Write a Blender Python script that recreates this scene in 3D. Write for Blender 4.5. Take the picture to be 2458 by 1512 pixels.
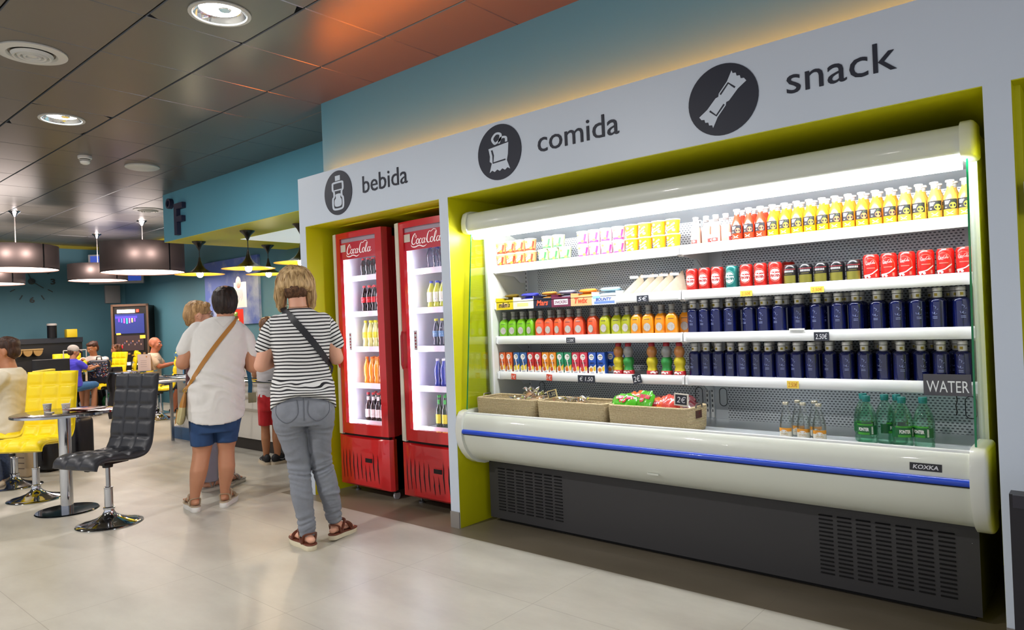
import bpy, math, random
from mathutils import Vector, Matrix
import mathutils
sc = bpy.context.scene
for _o in list(bpy.data.objects): bpy.data.objects.remove(_o)
# ------------------------------------------------------------------ camera
cam_d = bpy.data.cameras.new('camera'); cam = bpy.data.objects.new('camera', cam_d); sc.collection.objects.link(cam)
cam_d.sensor_fit = 'HORIZONTAL'; cam_d.sensor_width = 36.0; cam_d.lens = 36.0*1673/2458
cam_d.clip_start = .05; cam_d.clip_end = 100
_yaw, _pit, _rol = math.radians(40.64), math.radians(.43), math.radians(-2.3)
cam.matrix_world = Matrix.Translation((0, 0, 1.28)) @ Matrix.Rotation(_yaw, 4, 'Z') @ Matrix.Rotation(math.pi/2+_pit, 4, 'X') @ Matrix.Rotation(_rol, 4, 'Z')
sc.camera = cam
# ------------------------------------------------------------------ world (soft ambient fill, added through the sides left open) and exposure
w = bpy.data.worlds.new('world'); sc.world = w; w.use_nodes = True
w.node_tree.nodes['Background'].inputs[0].default_value = (.90, .92, 1.0, 1)
w.node_tree.nodes['Background'].inputs[1].default_value = .44
sc.view_settings.view_transform = 'Standard'; sc.view_settings.look = 'None'
sc.view_settings.exposure = 1.0; sc.view_settings.gamma = 1.0; sc.view_settings.use_curve_mapping = False
sc.cycles.max_bounces = 8; sc.cycles.diffuse_bounces = 4; sc.cycles.glossy_bounces = 4
sc.cycles.transmission_bounces = 6; sc.cycles.transparent_max_bounces = 16
sc.cycles.use_denoising = True; sc.cycles.sample_clamp_indirect = 4.0
sc.cycles.caustics_reflective = False; sc.cycles.caustics_refractive = False

def area(name, loc, size, power, col=(1, 1, 1), rot=(0, 0, 0), shape='DISK', sy=None, spread=math.pi):
    l = bpy.data.lights.new(name, 'AREA'); l.shape = shape; l.size = size
    if sy: l.size_y = sy
    l.energy = power; l.color = col; l.spread = spread
    o = bpy.data.objects.new(name, l); sc.collection.objects.link(o); o.location = loc; o.rotation_euler = rot
    return o
CEIL = 3.06
DOWN = [(-3.72, 1.93, 56), (-6.41, 1.95, 30), (-6.6, 2.4, 14), (-3.72, -.8, 50), (-6.41, -.8, 34), (-1.5, -.8, 9), (-9.1, .6, 20), (-1.03, -3.4, 7), (-4.4, -3.4, 22)]  # the weak lamp nearest the bulkhead has no fitting, added to brighten it
for _i, (_x, _y, _e) in enumerate(DOWN):
    area('downlight_and_fill_lamp', (_x, _y, CEIL-.012 if _i > 1 else CEIL+.055), .17, _e, (1, .965, .94))
# ------------------------------------------------------------------ helpers
def lin(h):
    if isinstance(h, str):
        h = h.lstrip('#'); c = [int(h[i:i+2], 16)/255 for i in (0, 2, 4)]
        return tuple(x/12.92 if x <= .04045 else ((x+.055)/1.055)**2.4 for x in c)
    return tuple(h)
_MC = {}
def mat(name, col='#808080', rough=.5, metal=0., spec=.5, emit=None, es=0., alpha=1., trans=0., coat=0., noise=0., nscale=8., bump=0., bscale=60., sheen=0., ior=1.45, sss=0.):
    if name in _MC: return _MC[name]
    m = bpy.data.materials.new(name); m.use_nodes = True; nt = m.node_tree; b = nt.nodes['Principled BSDF']
    c = lin(col); b.inputs['Base Color'].default_value = (*c, 1)
    b.inputs['Roughness'].default_value = rough; b.inputs['Metallic'].default_value = metal
    b.inputs['Specular IOR Level'].default_value = spec; b.inputs['Alpha'].default_value = alpha
    b.inputs['Transmission Weight'].default_value = trans; b.inputs['Coat Weight'].default_value = coat
    b.inputs['IOR'].default_value = ior
    if sheen: b.inputs['Sheen Weight'].default_value = sheen
    if sss:
        b.inputs['Subsurface Weight'].default_value = sss; b.inputs['Subsurface Radius'].default_value = (.02, .008, .004)
    if emit:
        b.inputs['Emission Color'].default_value = (*lin(emit), 1); b.inputs['Emission Strength'].default_value = es
    if noise or bump:
        tc = nt.nodes.new('ShaderNodeTexCoord')
    if noise:
        n = nt.nodes.new('ShaderNodeTexNoise'); n.inputs['Scale'].default_value = nscale; n.inputs['Detail'].default_value = 4
        nt.links.new(tc.outputs['Object'], n.inputs['Vector'])
        mx = nt.nodes.new('ShaderNodeMix'); mx.data_type = 'RGBA'
        mx.inputs[6].default_value = (*[v*(1-noise) for v in c], 1); mx.inputs[7].default_value = (*[min(1, v*(1+noise)) for v in c], 1)
        nt.links.new(n.outputs['Fac'], mx.inputs[0]); nt.links.new(mx.outputs[2], b.inputs['Base Color'])
    if bump:
        n2 = nt.nodes.new('ShaderNodeTexNoise'); n2.inputs['Scale'].default_value = bscale; n2.inputs['Detail'].default_value = 3
        nt.links.new(tc.outputs['Object'], n2.inputs['Vector'])
        bp = nt.nodes.new('ShaderNodeBump'); bp.inputs['Strength'].default_value = bump; bp.inputs['Distance'].default_value = .01
        nt.links.new(n2.outputs['Fac'], bp.inputs['Height']); nt.links.new(bp.outputs['Normal'], b.inputs['Normal'])
    _MC[name] = m; return m
def glassmat(name, col='#ffffff', tint=.9, gloss=.1, rough=.03):
    """thin clear sheet or bottle wall: see-through, tinted, with a Fresnel reflection"""
    if name in _MC: return _MC[name]
    m = bpy.data.materials.new(name); m.use_nodes = True; nt = m.node_tree; nt.nodes.clear()
    out = nt.nodes.new('ShaderNodeOutputMaterial'); t = nt.nodes.new('ShaderNodeBsdfTransparent'); g = nt.nodes.new('ShaderNodeBsdfGlossy')
    fr = nt.nodes.new('ShaderNodeLayerWeight'); fr.inputs['Blend'].default_value = .25
    mp = nt.nodes.new('ShaderNodeMapRange'); mp.inputs['To Min'].default_value = gloss*.5; mp.inputs['To Max'].default_value = min(1, gloss*6)
    mx = nt.nodes.new('ShaderNodeMixShader')
    t.inputs[0].default_value = (*[v*tint for v in lin(col)], 1); g.inputs['Roughness'].default_value = rough
    nt.links.new(fr.outputs['Fresnel'], mp.inputs['Value']); nt.links.new(mp.outputs[0], mx.inputs[0])
    nt.links.new(t.outputs[0], mx.inputs[1]); nt.links.new(g.outputs[0], mx.inputs[2]); nt.links.new(mx.outputs[0], out.inputs[0])
    _MC[name] = m; return m

class G:
    """mesh collector; every face remembers its material"""
    def __init__(s): s.v = []; s.f = []; s.m = []; s.mats = []; s.M = Matrix.Identity(4)
    def at(s, loc=(0, 0, 0), rz=0, rx=0, ry=0, sc_=1):
        s.M = Matrix.Translation(loc) @ Matrix.Rotation(rz, 4, 'Z') @ Matrix.Rotation(ry, 4, 'Y') @ Matrix.Rotation(rx, 4, 'X') @ Matrix.Scale(sc_, 4); return s
    def mi(s, m):
        if m not in s.mats: s.mats.append(m)
        return s.mats.index(m)
    def add(s, vs, fs, m):
        b = len(s.v); k = s.mi(m); s.v += [tuple(s.M @ Vector(p)) for p in vs]
        for f in fs: s.f.append(tuple(i+b for i in f)); s.m.append(k)
        return s
    def box(s, x0, x1, y0, y1, z0, z1, m, bev=0):
        if bev:
            return s.rbox(x0, x1, y0, y1, z0, z1, m, bev)
        v = [(x, y, z) for z in (z0, z1) for y in (y0, y1) for x in (x0, x1)]
        return s.add(v, [(0, 2, 3, 1), (4, 5, 7, 6), (0, 1, 5, 4), (1, 3, 7, 5), (3, 2, 6, 7), (2, 0, 4, 6)], m)
    def rbox(s, x0, x1, y0, y1, z0, z1, m, r, seg=2):
        """box with rounded vertical and horizontal edges"""
        cx, cy, cz = (x0+x1)/2, (y0+y1)/2, (z0+z1)/2; hx, hy, hz = (x1-x0)/2, (y1-y0)/2, (z1-z0)/2; r = min(r, hx, hy, hz)
        rows = []
        lev = [(-hz, 0)]+[(-hz+r-r*math.cos(a), r*math.sin(a)) for a in [math.pi/2*i/seg for i in range(1, seg+1)]]
        lev = [(-hz+r*(1-math.cos(math.pi/2*i/seg)), r*(1-math.sin(math.pi/2*i/seg))) for i in range(seg+1)]
        lev = lev+[(-z, d) for z, d in reversed(lev)]
        for z, d in lev:
            rr = max(r-d, 1e-5); ring = []
            for sx, sy, a0 in ((1, 1, 0), (-1, 1, 90), (-1, -1, 180), (1, -1, 270)):
                for i in range(seg+1):
                    a = math.radians(a0+90*i/seg); ring.append((cx+sx*(hx-r)+rr*math.cos(a), cy+sy*(hy-r)+rr*math.sin(a), cz+z))
            rows.append(ring)
        return s.loft(rows, m)
    def loft(s, rows, m, cap=True, close=True):
        n = len(rows[0]); v = [p for r in rows for p in r]; f = []
        for i in range(len(rows)-1):
            for j in range(n if close else n-1):
                k = (j+1) % n; f.append((i*n+j, i*n+k, (i+1)*n+k, (i+1)*n+j))
        if cap and close: f.append(tuple(reversed(range(n)))); f.append(tuple((len(rows)-1)*n+j for j in range(n)))
        return s.add(v, f, m)
    def lathe(s, prof, m, c=(0, 0, 0), n=16, cap=True, sx=1, sy=1):
        rows = [[(c[0]+sx*max(r, 1e-5)*math.cos(2*math.pi*j/n), c[1]+sy*max(r, 1e-5)*math.sin(2*math.pi*j/n), c[2]+z) for j in range(n)] for r, z in prof]
        return s.loft(rows, m, cap)
    def sqlathe(s, prof, m, c=(0, 0, 0), p=4, n=20, asp=1.):
        """rounded-square cross-section"""
        rows = []
        for r, z in prof:
            row = []
            for j in range(n):
                a = 2*math.pi*(j+.5)/n; ca, sa = math.cos(a), math.sin(a); k = (abs(ca)**p+abs(sa)**p)**(-1/p)
                row.append((c[0]+max(r, 1e-5)*k*ca, c[1]+asp*max(r, 1e-5)*k*sa, c[2]+z))
            rows.append(row)
        return s.loft(rows, m)
    def tube(s, pts, r, m, n=8, cap=True, flat=1., up=None):
        pts = [Vector(p) for p in pts]; rs = r if isinstance(r, (list, tuple)) else [r]*len(pts); rows = []; prev = None
        for i, p in enumerate(pts):
            t = (pts[min(i+1, len(pts)-1)]-pts[max(i-1, 0)]).normalized()
            a = Vector(up) if up else (prev if prev is not None else (Vector((0, 0, 1)) if abs(t.z) < .9 else Vector((0, 1, 0))))
            u = (a-t*a.dot(t)).normalized(); prev = u; w_ = t.cross(u)
            rows.append([tuple(p+u*rs[i]*flat*math.sin(2*math.pi*j/n)+w_*rs[i]*math.cos(2*math.pi*j/n)) for j in range(n)])
        return s.loft(rows, m, cap)
    def exx(s, prof, x0, x1, m):
        """closed (y,z) outline pulled along x"""
        n = len(prof); v = [(x0, y, z) for y, z in prof]+[(x1, y, z) for y, z in prof]
        f = [(i, (i+1) % n, n+(i+1) % n, n+i) for i in range(n)]+[tuple(reversed(range(n))), tuple(range(n, 2*n))]
        return s.add(v, f, m)
    def prism(s, poly, y0, y1, m):
        """closed (x,z) outline pulled along y"""
        n = len(poly); v = [(x, y0, z) for x, z in poly]+[(x, y1, z) for x, z in poly]
        tri = mathutils.geometry.tessellate_polygon([[Vector((x, z, 0)) for x, z in poly]])
        f = [(i, (i+1) % n, n+(i+1) % n, n+i) for i in range(n)]
        f += [tuple(t) for t in tri]+[tuple(n+i for i in reversed(t)) for t in tri]
        return s.add(v, f, m)
    def flat2d(s, vf, fn, m):
        return s.add([fn(x, y) for x, y in vf[0]], vf[1], m)
    def build(s, name, parent=None, loc=(0, 0, 0), sharp=35, smooth=True, fix=True):
        me = bpy.data.meshes.new(name); me.from_pydata(s.v, [], s.f)
        for m in s.mats: me.materials.append(m)
        me.polygons.foreach_set('material_index', s.m)
        if fix:
            import bmesh
            b = bmesh.new(); b.from_mesh(me); bmesh.ops.recalc_face_normals(b, faces=b.faces); b.to_mesh(me); b.free()
        if smooth:
            me.polygons.foreach_set('use_smooth', [True]*len(me.polygons)); me.set_sharp_from_angle(angle=math.radians(sharp))
        me.update()
        o = bpy.data.objects.new(name, me); sc.collection.objects.link(o); o.location = loc
        if parent is not None: o.parent = parent
        return o
def tag(o, label=None, cat=None, group=None, kind=None):
    for k, v in (('label', label), ('category', cat), ('group', group), ('kind', kind)):
        if v: o[k] = v
    return o
def thing(name, loc, label, cat, group=None, rz=0):
    o = bpy.data.objects.new(name, None); sc.collection.objects.link(o); o.location = loc; o.rotation_euler = (0, 0, rz)
    o.empty_display_size = .05
    return tag(o, label, cat, group)
def dup(root, loc, rz=None, label=None, group=None, rot=None, scale=None):
    def cp(o, par):
        c = o.copy(); sc.collection.objects.link(c)
        if par is not None: c.parent = par
        for ch in o.children: cp(ch, c)
        return c
    c = cp(root, None); c.location = loc
    if rz is not None: c.rotation_euler = (0, 0, rz)
    if rot: c.rotation_euler = rot
    if scale: c.scale = (scale,)*3 if not isinstance(scale, tuple) else scale
    if label: c['label'] = label
    if group: c['group'] = group
    return c
class Kind:
    """first placing uses the prototype itself, later ones copy it"""
    def __init__(s, root): s.root = root; s.used = False
    def put(s, loc, rz=0, label=None, group=None, **k):
        if not s.used:
            s.used = True; r = s.root; r.location = loc; r.rotation_euler = (0, 0, rz)
            if k.get('rot'): r.rotation_euler = k['rot']
            if k.get('scale'): r.scale = (k['scale'],)*3
            if label: r['label'] = label
            if group: r['group'] = group
            return r
        return dup(s.root, loc, rz, label, group, **k)
ORD = ['first', 'second', 'third', 'fourth', 'fifth', 'sixth', 'seventh', 'eighth', 'ninth', 'tenth', 'eleventh', 'twelfth', 'thirteenth', 'fourteenth', 'fifteenth', 'sixteenth', 'seventeenth', 'eighteenth', 'nineteenth', 'twentieth']
_TC = {}
def text2d(s, size=1., align='LEFT', shear=0., bold=0., sp=1.):
    k = (s, size, align, shear, bold, sp)
    if k in _TC: return _TC[k]
    cu = bpy.data.curves.new('text', 'FONT'); cu.body = s; cu.size = size; cu.align_x = align; cu.align_y = 'CENTER'
    cu.shear = shear; cu.resolution_u = 3; cu.fill_mode = 'FRONT'; cu.offset = bold; cu.space_character = sp
    o = bpy.data.objects.new('text', cu); me = bpy.data.meshes.new_from_object(o)
    vs = [(v.co.x, v.co.y) for v in me.vertices]; fs = [tuple(p.vertices) for p in me.polygons]
    bpy.data.objects.remove(o); bpy.data.meshes.remove(me); bpy.data.curves.remove(cu)
    _TC[k] = (vs, fs); return _TC[k]
def fit2d(vf, x0, y0, x1, y1):
    """scale a flat drawing to fill the given rectangle"""
    xs = [p[0] for p in vf[0]]; ys = [p[1] for p in vf[0]]; a, b, c, d = min(xs), max(xs), min(ys), max(ys)
    return ([(x0+(x-a)/(b-a)*(x1-x0), y0+(y-c)/(d-c)*(y1-y0)) for x, y in vf[0]], vf[1])
def ribbon2d(pts, wd, closed=False, n=None):
    """stroke of width wd (number or list) along a 2-D polyline"""
    P = [Vector((p[0], p[1])) for p in pts]; N = len(P); ws = wd if isinstance(wd, (list, tuple)) else [wd]*N; v = []; f = []
    for i, p in enumerate(P):
        a = P[(i-1) % N] if closed or i else P[0]; b = P[(i+1) % N] if closed or i < N-1 else P[-1]
        t = (b-a); t = t.normalized() if t.length > 1e-9 else Vector((1, 0)); nn = Vector((-t.y, t.x))*ws[i]/2
        v += [tuple(p+nn), tuple(p-nn)]
    for i in range(N if closed else N-1):
        j = (i+1) % N; f.append((2*i, 2*i+1, 2*j+1, 2*j))
    return (v, f)
def poly2d(pts):
    t = mathutils.geometry.tessellate_polygon([[Vector((x, y, 0)) for x, y in pts]])
    return (list(pts), [tuple(a) for a in t])
def disc2d(cx, cy, rx, ry=None, n=24):
    ry = ry or rx
    return ([(cx, cy)]+[(cx+rx*math.cos(2*math.pi*i/n), cy+ry*math.sin(2*math.pi*i/n)) for i in range(n)], [(0, 1+i, 1+(i+1) % n) for i in range(n)])
def rect2d(x0, y0, x1, y1, nx=1, ny=1):
    v = [(x0+(x1-x0)*i/nx, y0+(y1-y0)*j/ny) for j in range(ny+1) for i in range(nx+1)]
    return (v, [(j*(nx+1)+i, j*(nx+1)+i+1, (j+1)*(nx+1)+i+1, (j+1)*(nx+1)+i) for j in range(ny) for i in range(nx)])
def smooth2d(pts, n=6, closed=False):
    """Catmull-Rom through the points"""
    N = len(pts); out = []
    rng = range(N if closed else N-1)
    for i in rng:
        p = [pts[(i+k) % N] if closed else pts[min(max(i+k, 0), N-1)] for k in (-1, 0, 1, 2)]
        for s_ in range(n):
            t = s_/n
            out.append(tuple(.5*((2*p[1][d])+(-p[0][d]+p[2][d])*t+(2*p[0][d]-5*p[1][d]+4*p[2][d]-p[3][d])*t*t+(-p[0][d]+3*p[1][d]-3*p[2][d]+p[3][d])*t**3) for d in range(len(pts[0]))))
    if not closed: out.append(tuple(pts[-1]))
    return out
def struct(o): o['kind'] = 'structure'; return o
def front(y, ox=0, oz=0):   # flat drawing on a plane facing the aisle
    return lambda u, v: (ox+u, y, oz+v)
def wrap(r, z0=0, th0=0, cx=0, cy=0):  # drawing bent round a bottle, u measured along the skin, facing the aisle
    return lambda u, v: (cx+r*math.sin(u/r+th0), cy-r*math.cos(u/r+th0), z0+v)
def coca2d():
    """flowing script lettering built from pen strokes"""
    V = []; F = []
    def st(pts, ws, closed=False):
        q = smooth2d(pts, 5, closed); n = len(pts); w2 = []
        for i in range(len(q)):
            t = i/5; a = int(t) % n; b = (a+1) % n if closed else min(a+1, n-1); w2.append(ws[a]*(1-(t-int(t)))+ws[b]*(t-int(t)))
        vf = ribbon2d(q, w2, closed); o = len(V); V.extend(vf[0]); F.extend([tuple(i+o for i in f) for f in vf[1]])
    st([(.55, 1.28), (.62, 1.0), (.5, .92), (.38, 1.1), (.42, 1.38), (.3, 1.5), (.02, 1.1), (-.12, .5), (0, .12), (.3, .05), (.6, .3)], [.05, .07, .04, .04, .05, .1, .15, .18, .15, .1, .05])
    st([(-.25, .05), (-.05, -.25), (.5, -.35), (1.2, -.2), (1.9, -.42), (2.4, -.22)], [.03, .10, .15, .13, .13, .03])
    for x in (.72, 1.32+.62): st([(x+.12, .72), (x-.05, .5), (x, .12), (x+.22, .05), (x+.36, .35), (x+.28, .68)], [.1, .14, .12, .08, .1, .07], True) if x < 1 else None
    st([(1.5, .6), (1.38, .75), (1.2, .6), (1.15, .25), (1.28, .05), (1.5, .2)], [.08, .06, .12, .14, .1, .04])
    st([(1.95, .66), (1.75, .72), (1.6, .45), (1.66, .1), (1.84, .08), (2.0, .4)], [.06, .07, .13, .13, .08, .07])
    st([(2.08, .75), (1.98, .35), (2.02, .08), (2.2, .2)], [.12, .13, .1, .04])
    st([(2.2, .5), (2.45, .52)], [.08, .08])
    st([(3.75, 1.62), (3.3, 1.75), (2.95, 1.5), (2.65, 1.55), (2.45, 1.1), (2.4, .4), (2.6, .05), (2.95, .12)], [.04, .09, .07, .08, .15, .18, .13, .05])
    st([(3.1, .72), (2.95, .5), (3.0, .12), (3.22, .05), (3.36, .35), (3.28, .68)], [.1, .14, .12, .08, .1, .07], True)
    st([(3.55, .4), (3.8, 1.2), (3.75, 1.5), (3.6, 1.2), (3.52, .3), (3.62, .05), (3.8, .25)], [.05, .06, .06, .12, .14, .1, .04])
    st([(4.25, .66), (4.05, .72), (3.9, .45), (3.96, .1), (4.14, .08), (4.3, .4)], [.06, .07, .13, .13, .08, .07])
    st([(4.38, .75), (4.28, .35), (4.32, .08), (4.6, .3)], [.12, .13, .1, .03])
    V[:] = [(x+y*.12, y) for x, y in V]
    return (V, F)
COCA = coca2d()
# ================================================================== ROOM
def floor_mat():
    m = bpy.data.materials.new('floor_tiles'); m.use_nodes = True; nt = m.node_tree; b = nt.nodes['Principled BSDF']; N = nt.nodes.new; L = nt.links.new
    geo = N('ShaderNodeNewGeometry'); sep = N('ShaderNodeSeparateXYZ'); L(geo.outputs['Position'], sep.inputs[0])
    def M(op, a, b_=None, c=None):
        n = N('ShaderNodeMath'); n.operation = op
        for i, x in enumerate((a, b_, c)):
            if x is None: continue
            if isinstance(x, (int, float)): n.inputs[i].default_value = x
            else: L(x, n.inputs[i])
        return n.outputs[0]
    def seam(v, off, pitch, wd):
        fr = M('FRACT', M('DIVIDE', M('SUBTRACT', v, off), pitch)); d = M('MULTIPLY', M('MINIMUM', fr, M('SUBTRACT', 1, fr)), pitch)
        return M('LESS_THAN', d, wd)
    X, Y = sep.outputs['X'], sep.outputs['Y']
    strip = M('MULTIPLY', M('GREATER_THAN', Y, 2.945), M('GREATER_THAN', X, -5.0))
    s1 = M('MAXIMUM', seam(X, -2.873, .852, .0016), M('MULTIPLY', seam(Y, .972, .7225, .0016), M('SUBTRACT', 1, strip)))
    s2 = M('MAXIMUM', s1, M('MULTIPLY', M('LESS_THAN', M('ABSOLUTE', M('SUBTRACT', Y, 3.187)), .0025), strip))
    n1 = N('ShaderNodeTexNoise'); n1.inputs['Scale'].default_value = 1.6; n1.inputs['Detail'].default_value = 8; n1.inputs['Roughness'].default_value = .62
    mp = N('ShaderNodeMapping'); mp.inputs['Scale'].default_value = (.8, 1.7, 1); L(geo.outputs['Position'], mp.inputs[0]); L(mp.outputs[0], n1.inputs['Vector'])
    n3 = N('ShaderNodeTexNoise'); n3.inputs['Scale'].default_value = 90; L(geo.outputs['Position'], n3.inputs['Vector'])
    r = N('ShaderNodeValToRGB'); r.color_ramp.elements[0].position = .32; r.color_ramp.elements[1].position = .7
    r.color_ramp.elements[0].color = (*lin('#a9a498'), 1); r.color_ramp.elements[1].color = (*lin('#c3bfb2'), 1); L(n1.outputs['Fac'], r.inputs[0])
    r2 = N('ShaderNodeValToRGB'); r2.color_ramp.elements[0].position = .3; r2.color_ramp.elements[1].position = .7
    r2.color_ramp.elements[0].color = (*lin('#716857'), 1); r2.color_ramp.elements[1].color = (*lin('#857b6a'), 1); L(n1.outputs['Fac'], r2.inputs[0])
    def mix(f, a, c):
        n = N('ShaderNodeMix'); n.data_type = 'RGBA'; L(f, n.inputs[0])
        for i, x in ((6, a), (7, c)):
            if isinstance(x, tuple): n.inputs[i].default_value = x
            else: L(x, n.inputs[i])
        return n.outputs[2]
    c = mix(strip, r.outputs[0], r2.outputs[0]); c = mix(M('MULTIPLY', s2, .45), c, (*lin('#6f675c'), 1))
    L(c, b.inputs['Base Color']); b.inputs['Specular IOR Level'].default_value = .45
    L(M('ADD', .27, M('MULTIPLY', n1.outputs['Fac'], .16)), b.inputs['Roughness'])
    bp = N('ShaderNodeBump'); bp.inputs['Strength'].default_value = .03; L(n3.outputs['Fac'], bp.inputs['Height']); L(bp.outputs[0], b.inputs['Normal'])
    return m
M_teal = mat('wall_teal', '#4a798a', .6, noise=.05, nscale=3)
M_blue = mat('bulkhead_blue', '#62a6bd', .5, noise=.03, nscale=2)
M_yel = mat('niche_yellow', '#cbc80a', .42, noise=.02)
M_yel2 = mat('soffit_yellow', '#e0d020', .5)
M_white = mat('facade_white', '#d3deeb', .35, noise=.015, nscale=2)
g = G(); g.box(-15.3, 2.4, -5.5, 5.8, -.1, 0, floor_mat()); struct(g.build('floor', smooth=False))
# ceiling of lacquered metal panels
M_ceil = mat('ceiling_panel', '#696660', .30, metal=.5, noise=.03, nscale=2)
M_gap = mat('ceiling_gap', '#101418', .6); M_edge = mat('ceiling_panel_edge', '#7a7c80', .3, metal=.8)
rnd = random.Random(3)
g = G(); g.box(-15.3, 2.4, -5.5, 5.8, CEIL+.03, CEIL+.1, M_gap)
PX, PY = .69, .571
HOLES = [(-3.72, 1.93, .155), (-6.41, 1.95, .155)]
def ceil_panel(x0, x1, y0, y1):
    t = [rnd.uniform(-.0006, .0006) for _ in range(4)]; z = CEIL; b = .004; h = None
    for hx, hy, hr in HOLES:
        if x0 < hx < x1 and y0 < hy < y1: h = (hx, hy, hr)
    inn = [(x0+b, y0+b, z+t[0]), (x1-b, y0+b, z+t[1]), (x1-b, y1-b, z+t[2]), (x0+b, y1-b, z+t[3])]
    out = [(x0, y0, z+.006), (x1, y0, z+.006), (x1, y1, z+.006), (x0, y1, z+.006)]; top = [(x, y, z+.03) for x, y, _ in out]
    g.add(inn+out+top, [(i, 4+i, 4+(i+1) % 4, (i+1) % 4) for i in range(4)], M_edge)
    g.add(out+top, [(i, 4+i, 4+(i+1) % 4, (i+1) % 4) for i in range(4)], M_edge)
    if h:
        n = 32; ring = []; per = []
        for i in range(n):
            a = 2*math.pi*i/n; ca, sa = math.cos(a), math.sin(a); ring.append((h[0]+h[2]*ca, h[1]+h[2]*sa, z))
            k = min(((x1-b-h[0])/ca if ca > 1e-6 else (x0+b-h[0])/ca if ca < -1e-6 else 9), ((y1-b-h[1])/sa if sa > 1e-6 else (y0+b-h[1])/sa if sa < -1e-6 else 9))
            per.append((h[0]+k*ca, h[1]+k*sa, z))
        g.add(ring+per, [(i, (i+1) % n, n+(i+1) % n, n+i) for i in range(n)], M_ceil)
    else: g.add(inn, [(0, 1, 2, 3)], M_ceil)
X0, Y0 = -4.72-PX*16, 1.655-PY*13
for i in range(26):
    for j in range(21):
        x0, y0 = X0+i*PX, Y0+j*PY
        if x0 > 2.3 or y0 > 5.6 or x0 < -15.9: continue
        ceil_panel(max(x0+.0012, -15.2), x0+PX-.0012, y0+.004, min(y0+PY-.004, 5.65))
g_c = g
for _h in HOLES:   # the holes pass through the deck too
    pass
struct(g.build('ceiling', sharp=20, fix=False))
# walls
g = G(); g.box(-15.3, -15.2, -5.5, 5.75, 0, CEIL, M_teal); g.box(-15.2, -15.19, -5.5, 5.65, 3.0, CEIL, mat('cornice_olive', '#8a8424', .6)); struct(g.build('wall_back'))
g = G(); g.box(-15.2, -4.4, 5.65, 5.75, 0, CEIL, M_teal); g.box(-15.2, -9.17, 5.64, 5.65, 3.0, CEIL, mat('cornice_olive')); struct(g.build('wall_kiosk_side'))
g = G(); g.box(-4.68, -4.66, 4.13, 5.65, 0, 2.45, M_teal); struct(g.build('wall_kiosk_end'))
# blue bulkhead over the kiosk, yellow soffit with white lit panel
g = G(); g.box(-9.17, -4.66, 3.9, 4.0, 2.456, CEIL, M_blue); g.box(-9.17, -9.07, 4.0, 5.65, 2.456, CEIL, M_blue); struct(g.build('wall_kiosk_bulkhead'))
g = G(); g.box(-9.168, -4.67, 3.902, 5.65, 2.452, 2.458, M_yel2)
g.box(-8.38, -4.9, 4.51, 5.45, 2.448, 2.452, mat('soffit_light_panel', '#cfd2cd', .5, emit='#e8ecec', es=.25)); struct(g.build('ceiling_kiosk_soffit'))
# upper blue wall over the shopfront and its end return
g = G(); g.box(-4.70, 2.3, 3.25, 3.33, 2.3, CEIL, M_blue); g.box(-4.70, -4.62, 3.33, 3.9, 2.3, CEIL, M_blue); struct(g.build('wall_shopfront_upper'))
# white shopfront with three openings
g = G(); F0, F1 = 3.05, 3.13; ZT, ZN = 2.44, 2.062; XE = 1.6
g.box(-4.757, XE, F0, F1, ZN, ZT, M_white)
for a, b in ((-4.757, -4.678), (-3.187, -3.11), (-.325, -.24), (1.0, XE)): g.box(a, b, F0, F1, 0, ZN, M_white)
g.box(-4.757, -4.70, F1, 4.1, 0, ZT, M_white)
struct(g.build('wall_shopfront'))
# niche linings
g = G()
g.box(-4.70, -4.678, F1, 4.1, 0, ZN, M_yel); g.box(-3.187, -3.167, F1, 4.1, 0, ZN, M_yel); g.box(-4.70, -3.187, 4.08, 4.12, 0, ZN, M_yel); g.box(-4.70, -3.187, F1, 4.1, ZN, ZN+.02, M_yel)
g.box(-3.13, -3.11, F1, 4.1, 0, ZN, M_yel); g.box(-.325, -.305, F1, 4.1, 0, ZN, M_yel); g.box(-3.11, -.325, 4.08, 4.12, 0, ZN, M_yel); g.box(-3.11, -.325, F1, 4.1, ZN, ZN+.02, M_yel)
g.box(-.24, -.22, F1, 3.75, 0, ZN, M_yel); g.box(-.24, 1.0, 3.7, 3.75, 0, ZN, M_yel); g.box(-.24, 1.0, F1, 3.75, ZN, ZN+.02, M_yel)
# front reveals of the openings are painted yellow too
for a, b in ((-4.680, -4.6775), (-3.1875, -3.185), (-3.112, -3.1095), (-.3255, -.323), (-.242, -.2395)):
    g.box(a, b, F0+.003, F1, 0.0, ZN, M_yel)
for a, b in ((-4.677, -3.188), (-3.109, -.326), (-.239, 1.0)): g.box(a, b, F0+.003, F1, ZN-.003, ZN+.001, M_yel)
struct(g.build('wall_niche_lining', fix=False))
# shelves of the third niche, seen at the right edge
shelf_m = mat('niche_shelf_white', '#c9ccd0', .4)
g = G()
for z0, z1 in ((1.585, 1.70), (1.02, 1.10)): g.box(-.219, .999, F0+.03, 3.69, z0, z1, shelf_m)
struct(g.build('trim_niche_shelves'))
g = G(); M_base = mat('baseboard_grey', '#8f8a84', .5)
g.box(-3.187, -3.11, 3.043, 3.05, 0, .1, M_base); g.box(-.325, -.24, 3.043, 3.05, 0, .1, M_base); struct(g.build('baseboard_shopfront'))
# cove light behind the top edge of the white shopfront
g = G(); g.box(-4.64, 2.2, 3.185, 3.21, 2.375, 2.39, mat('cove_strip_light', '#ff9a3c', .5, emit='#ff7220', es=42))
g.box(-4.64, 2.2, 3.165, 3.249, 2.37, 2.375, mat('cove_strip_channel', '#bfbfbf', .4, metal=.6))
tag(g.build('cove_light_strip'), 'orange glowing light strip in the gap above the white shopfront', 'strip light')
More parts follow.
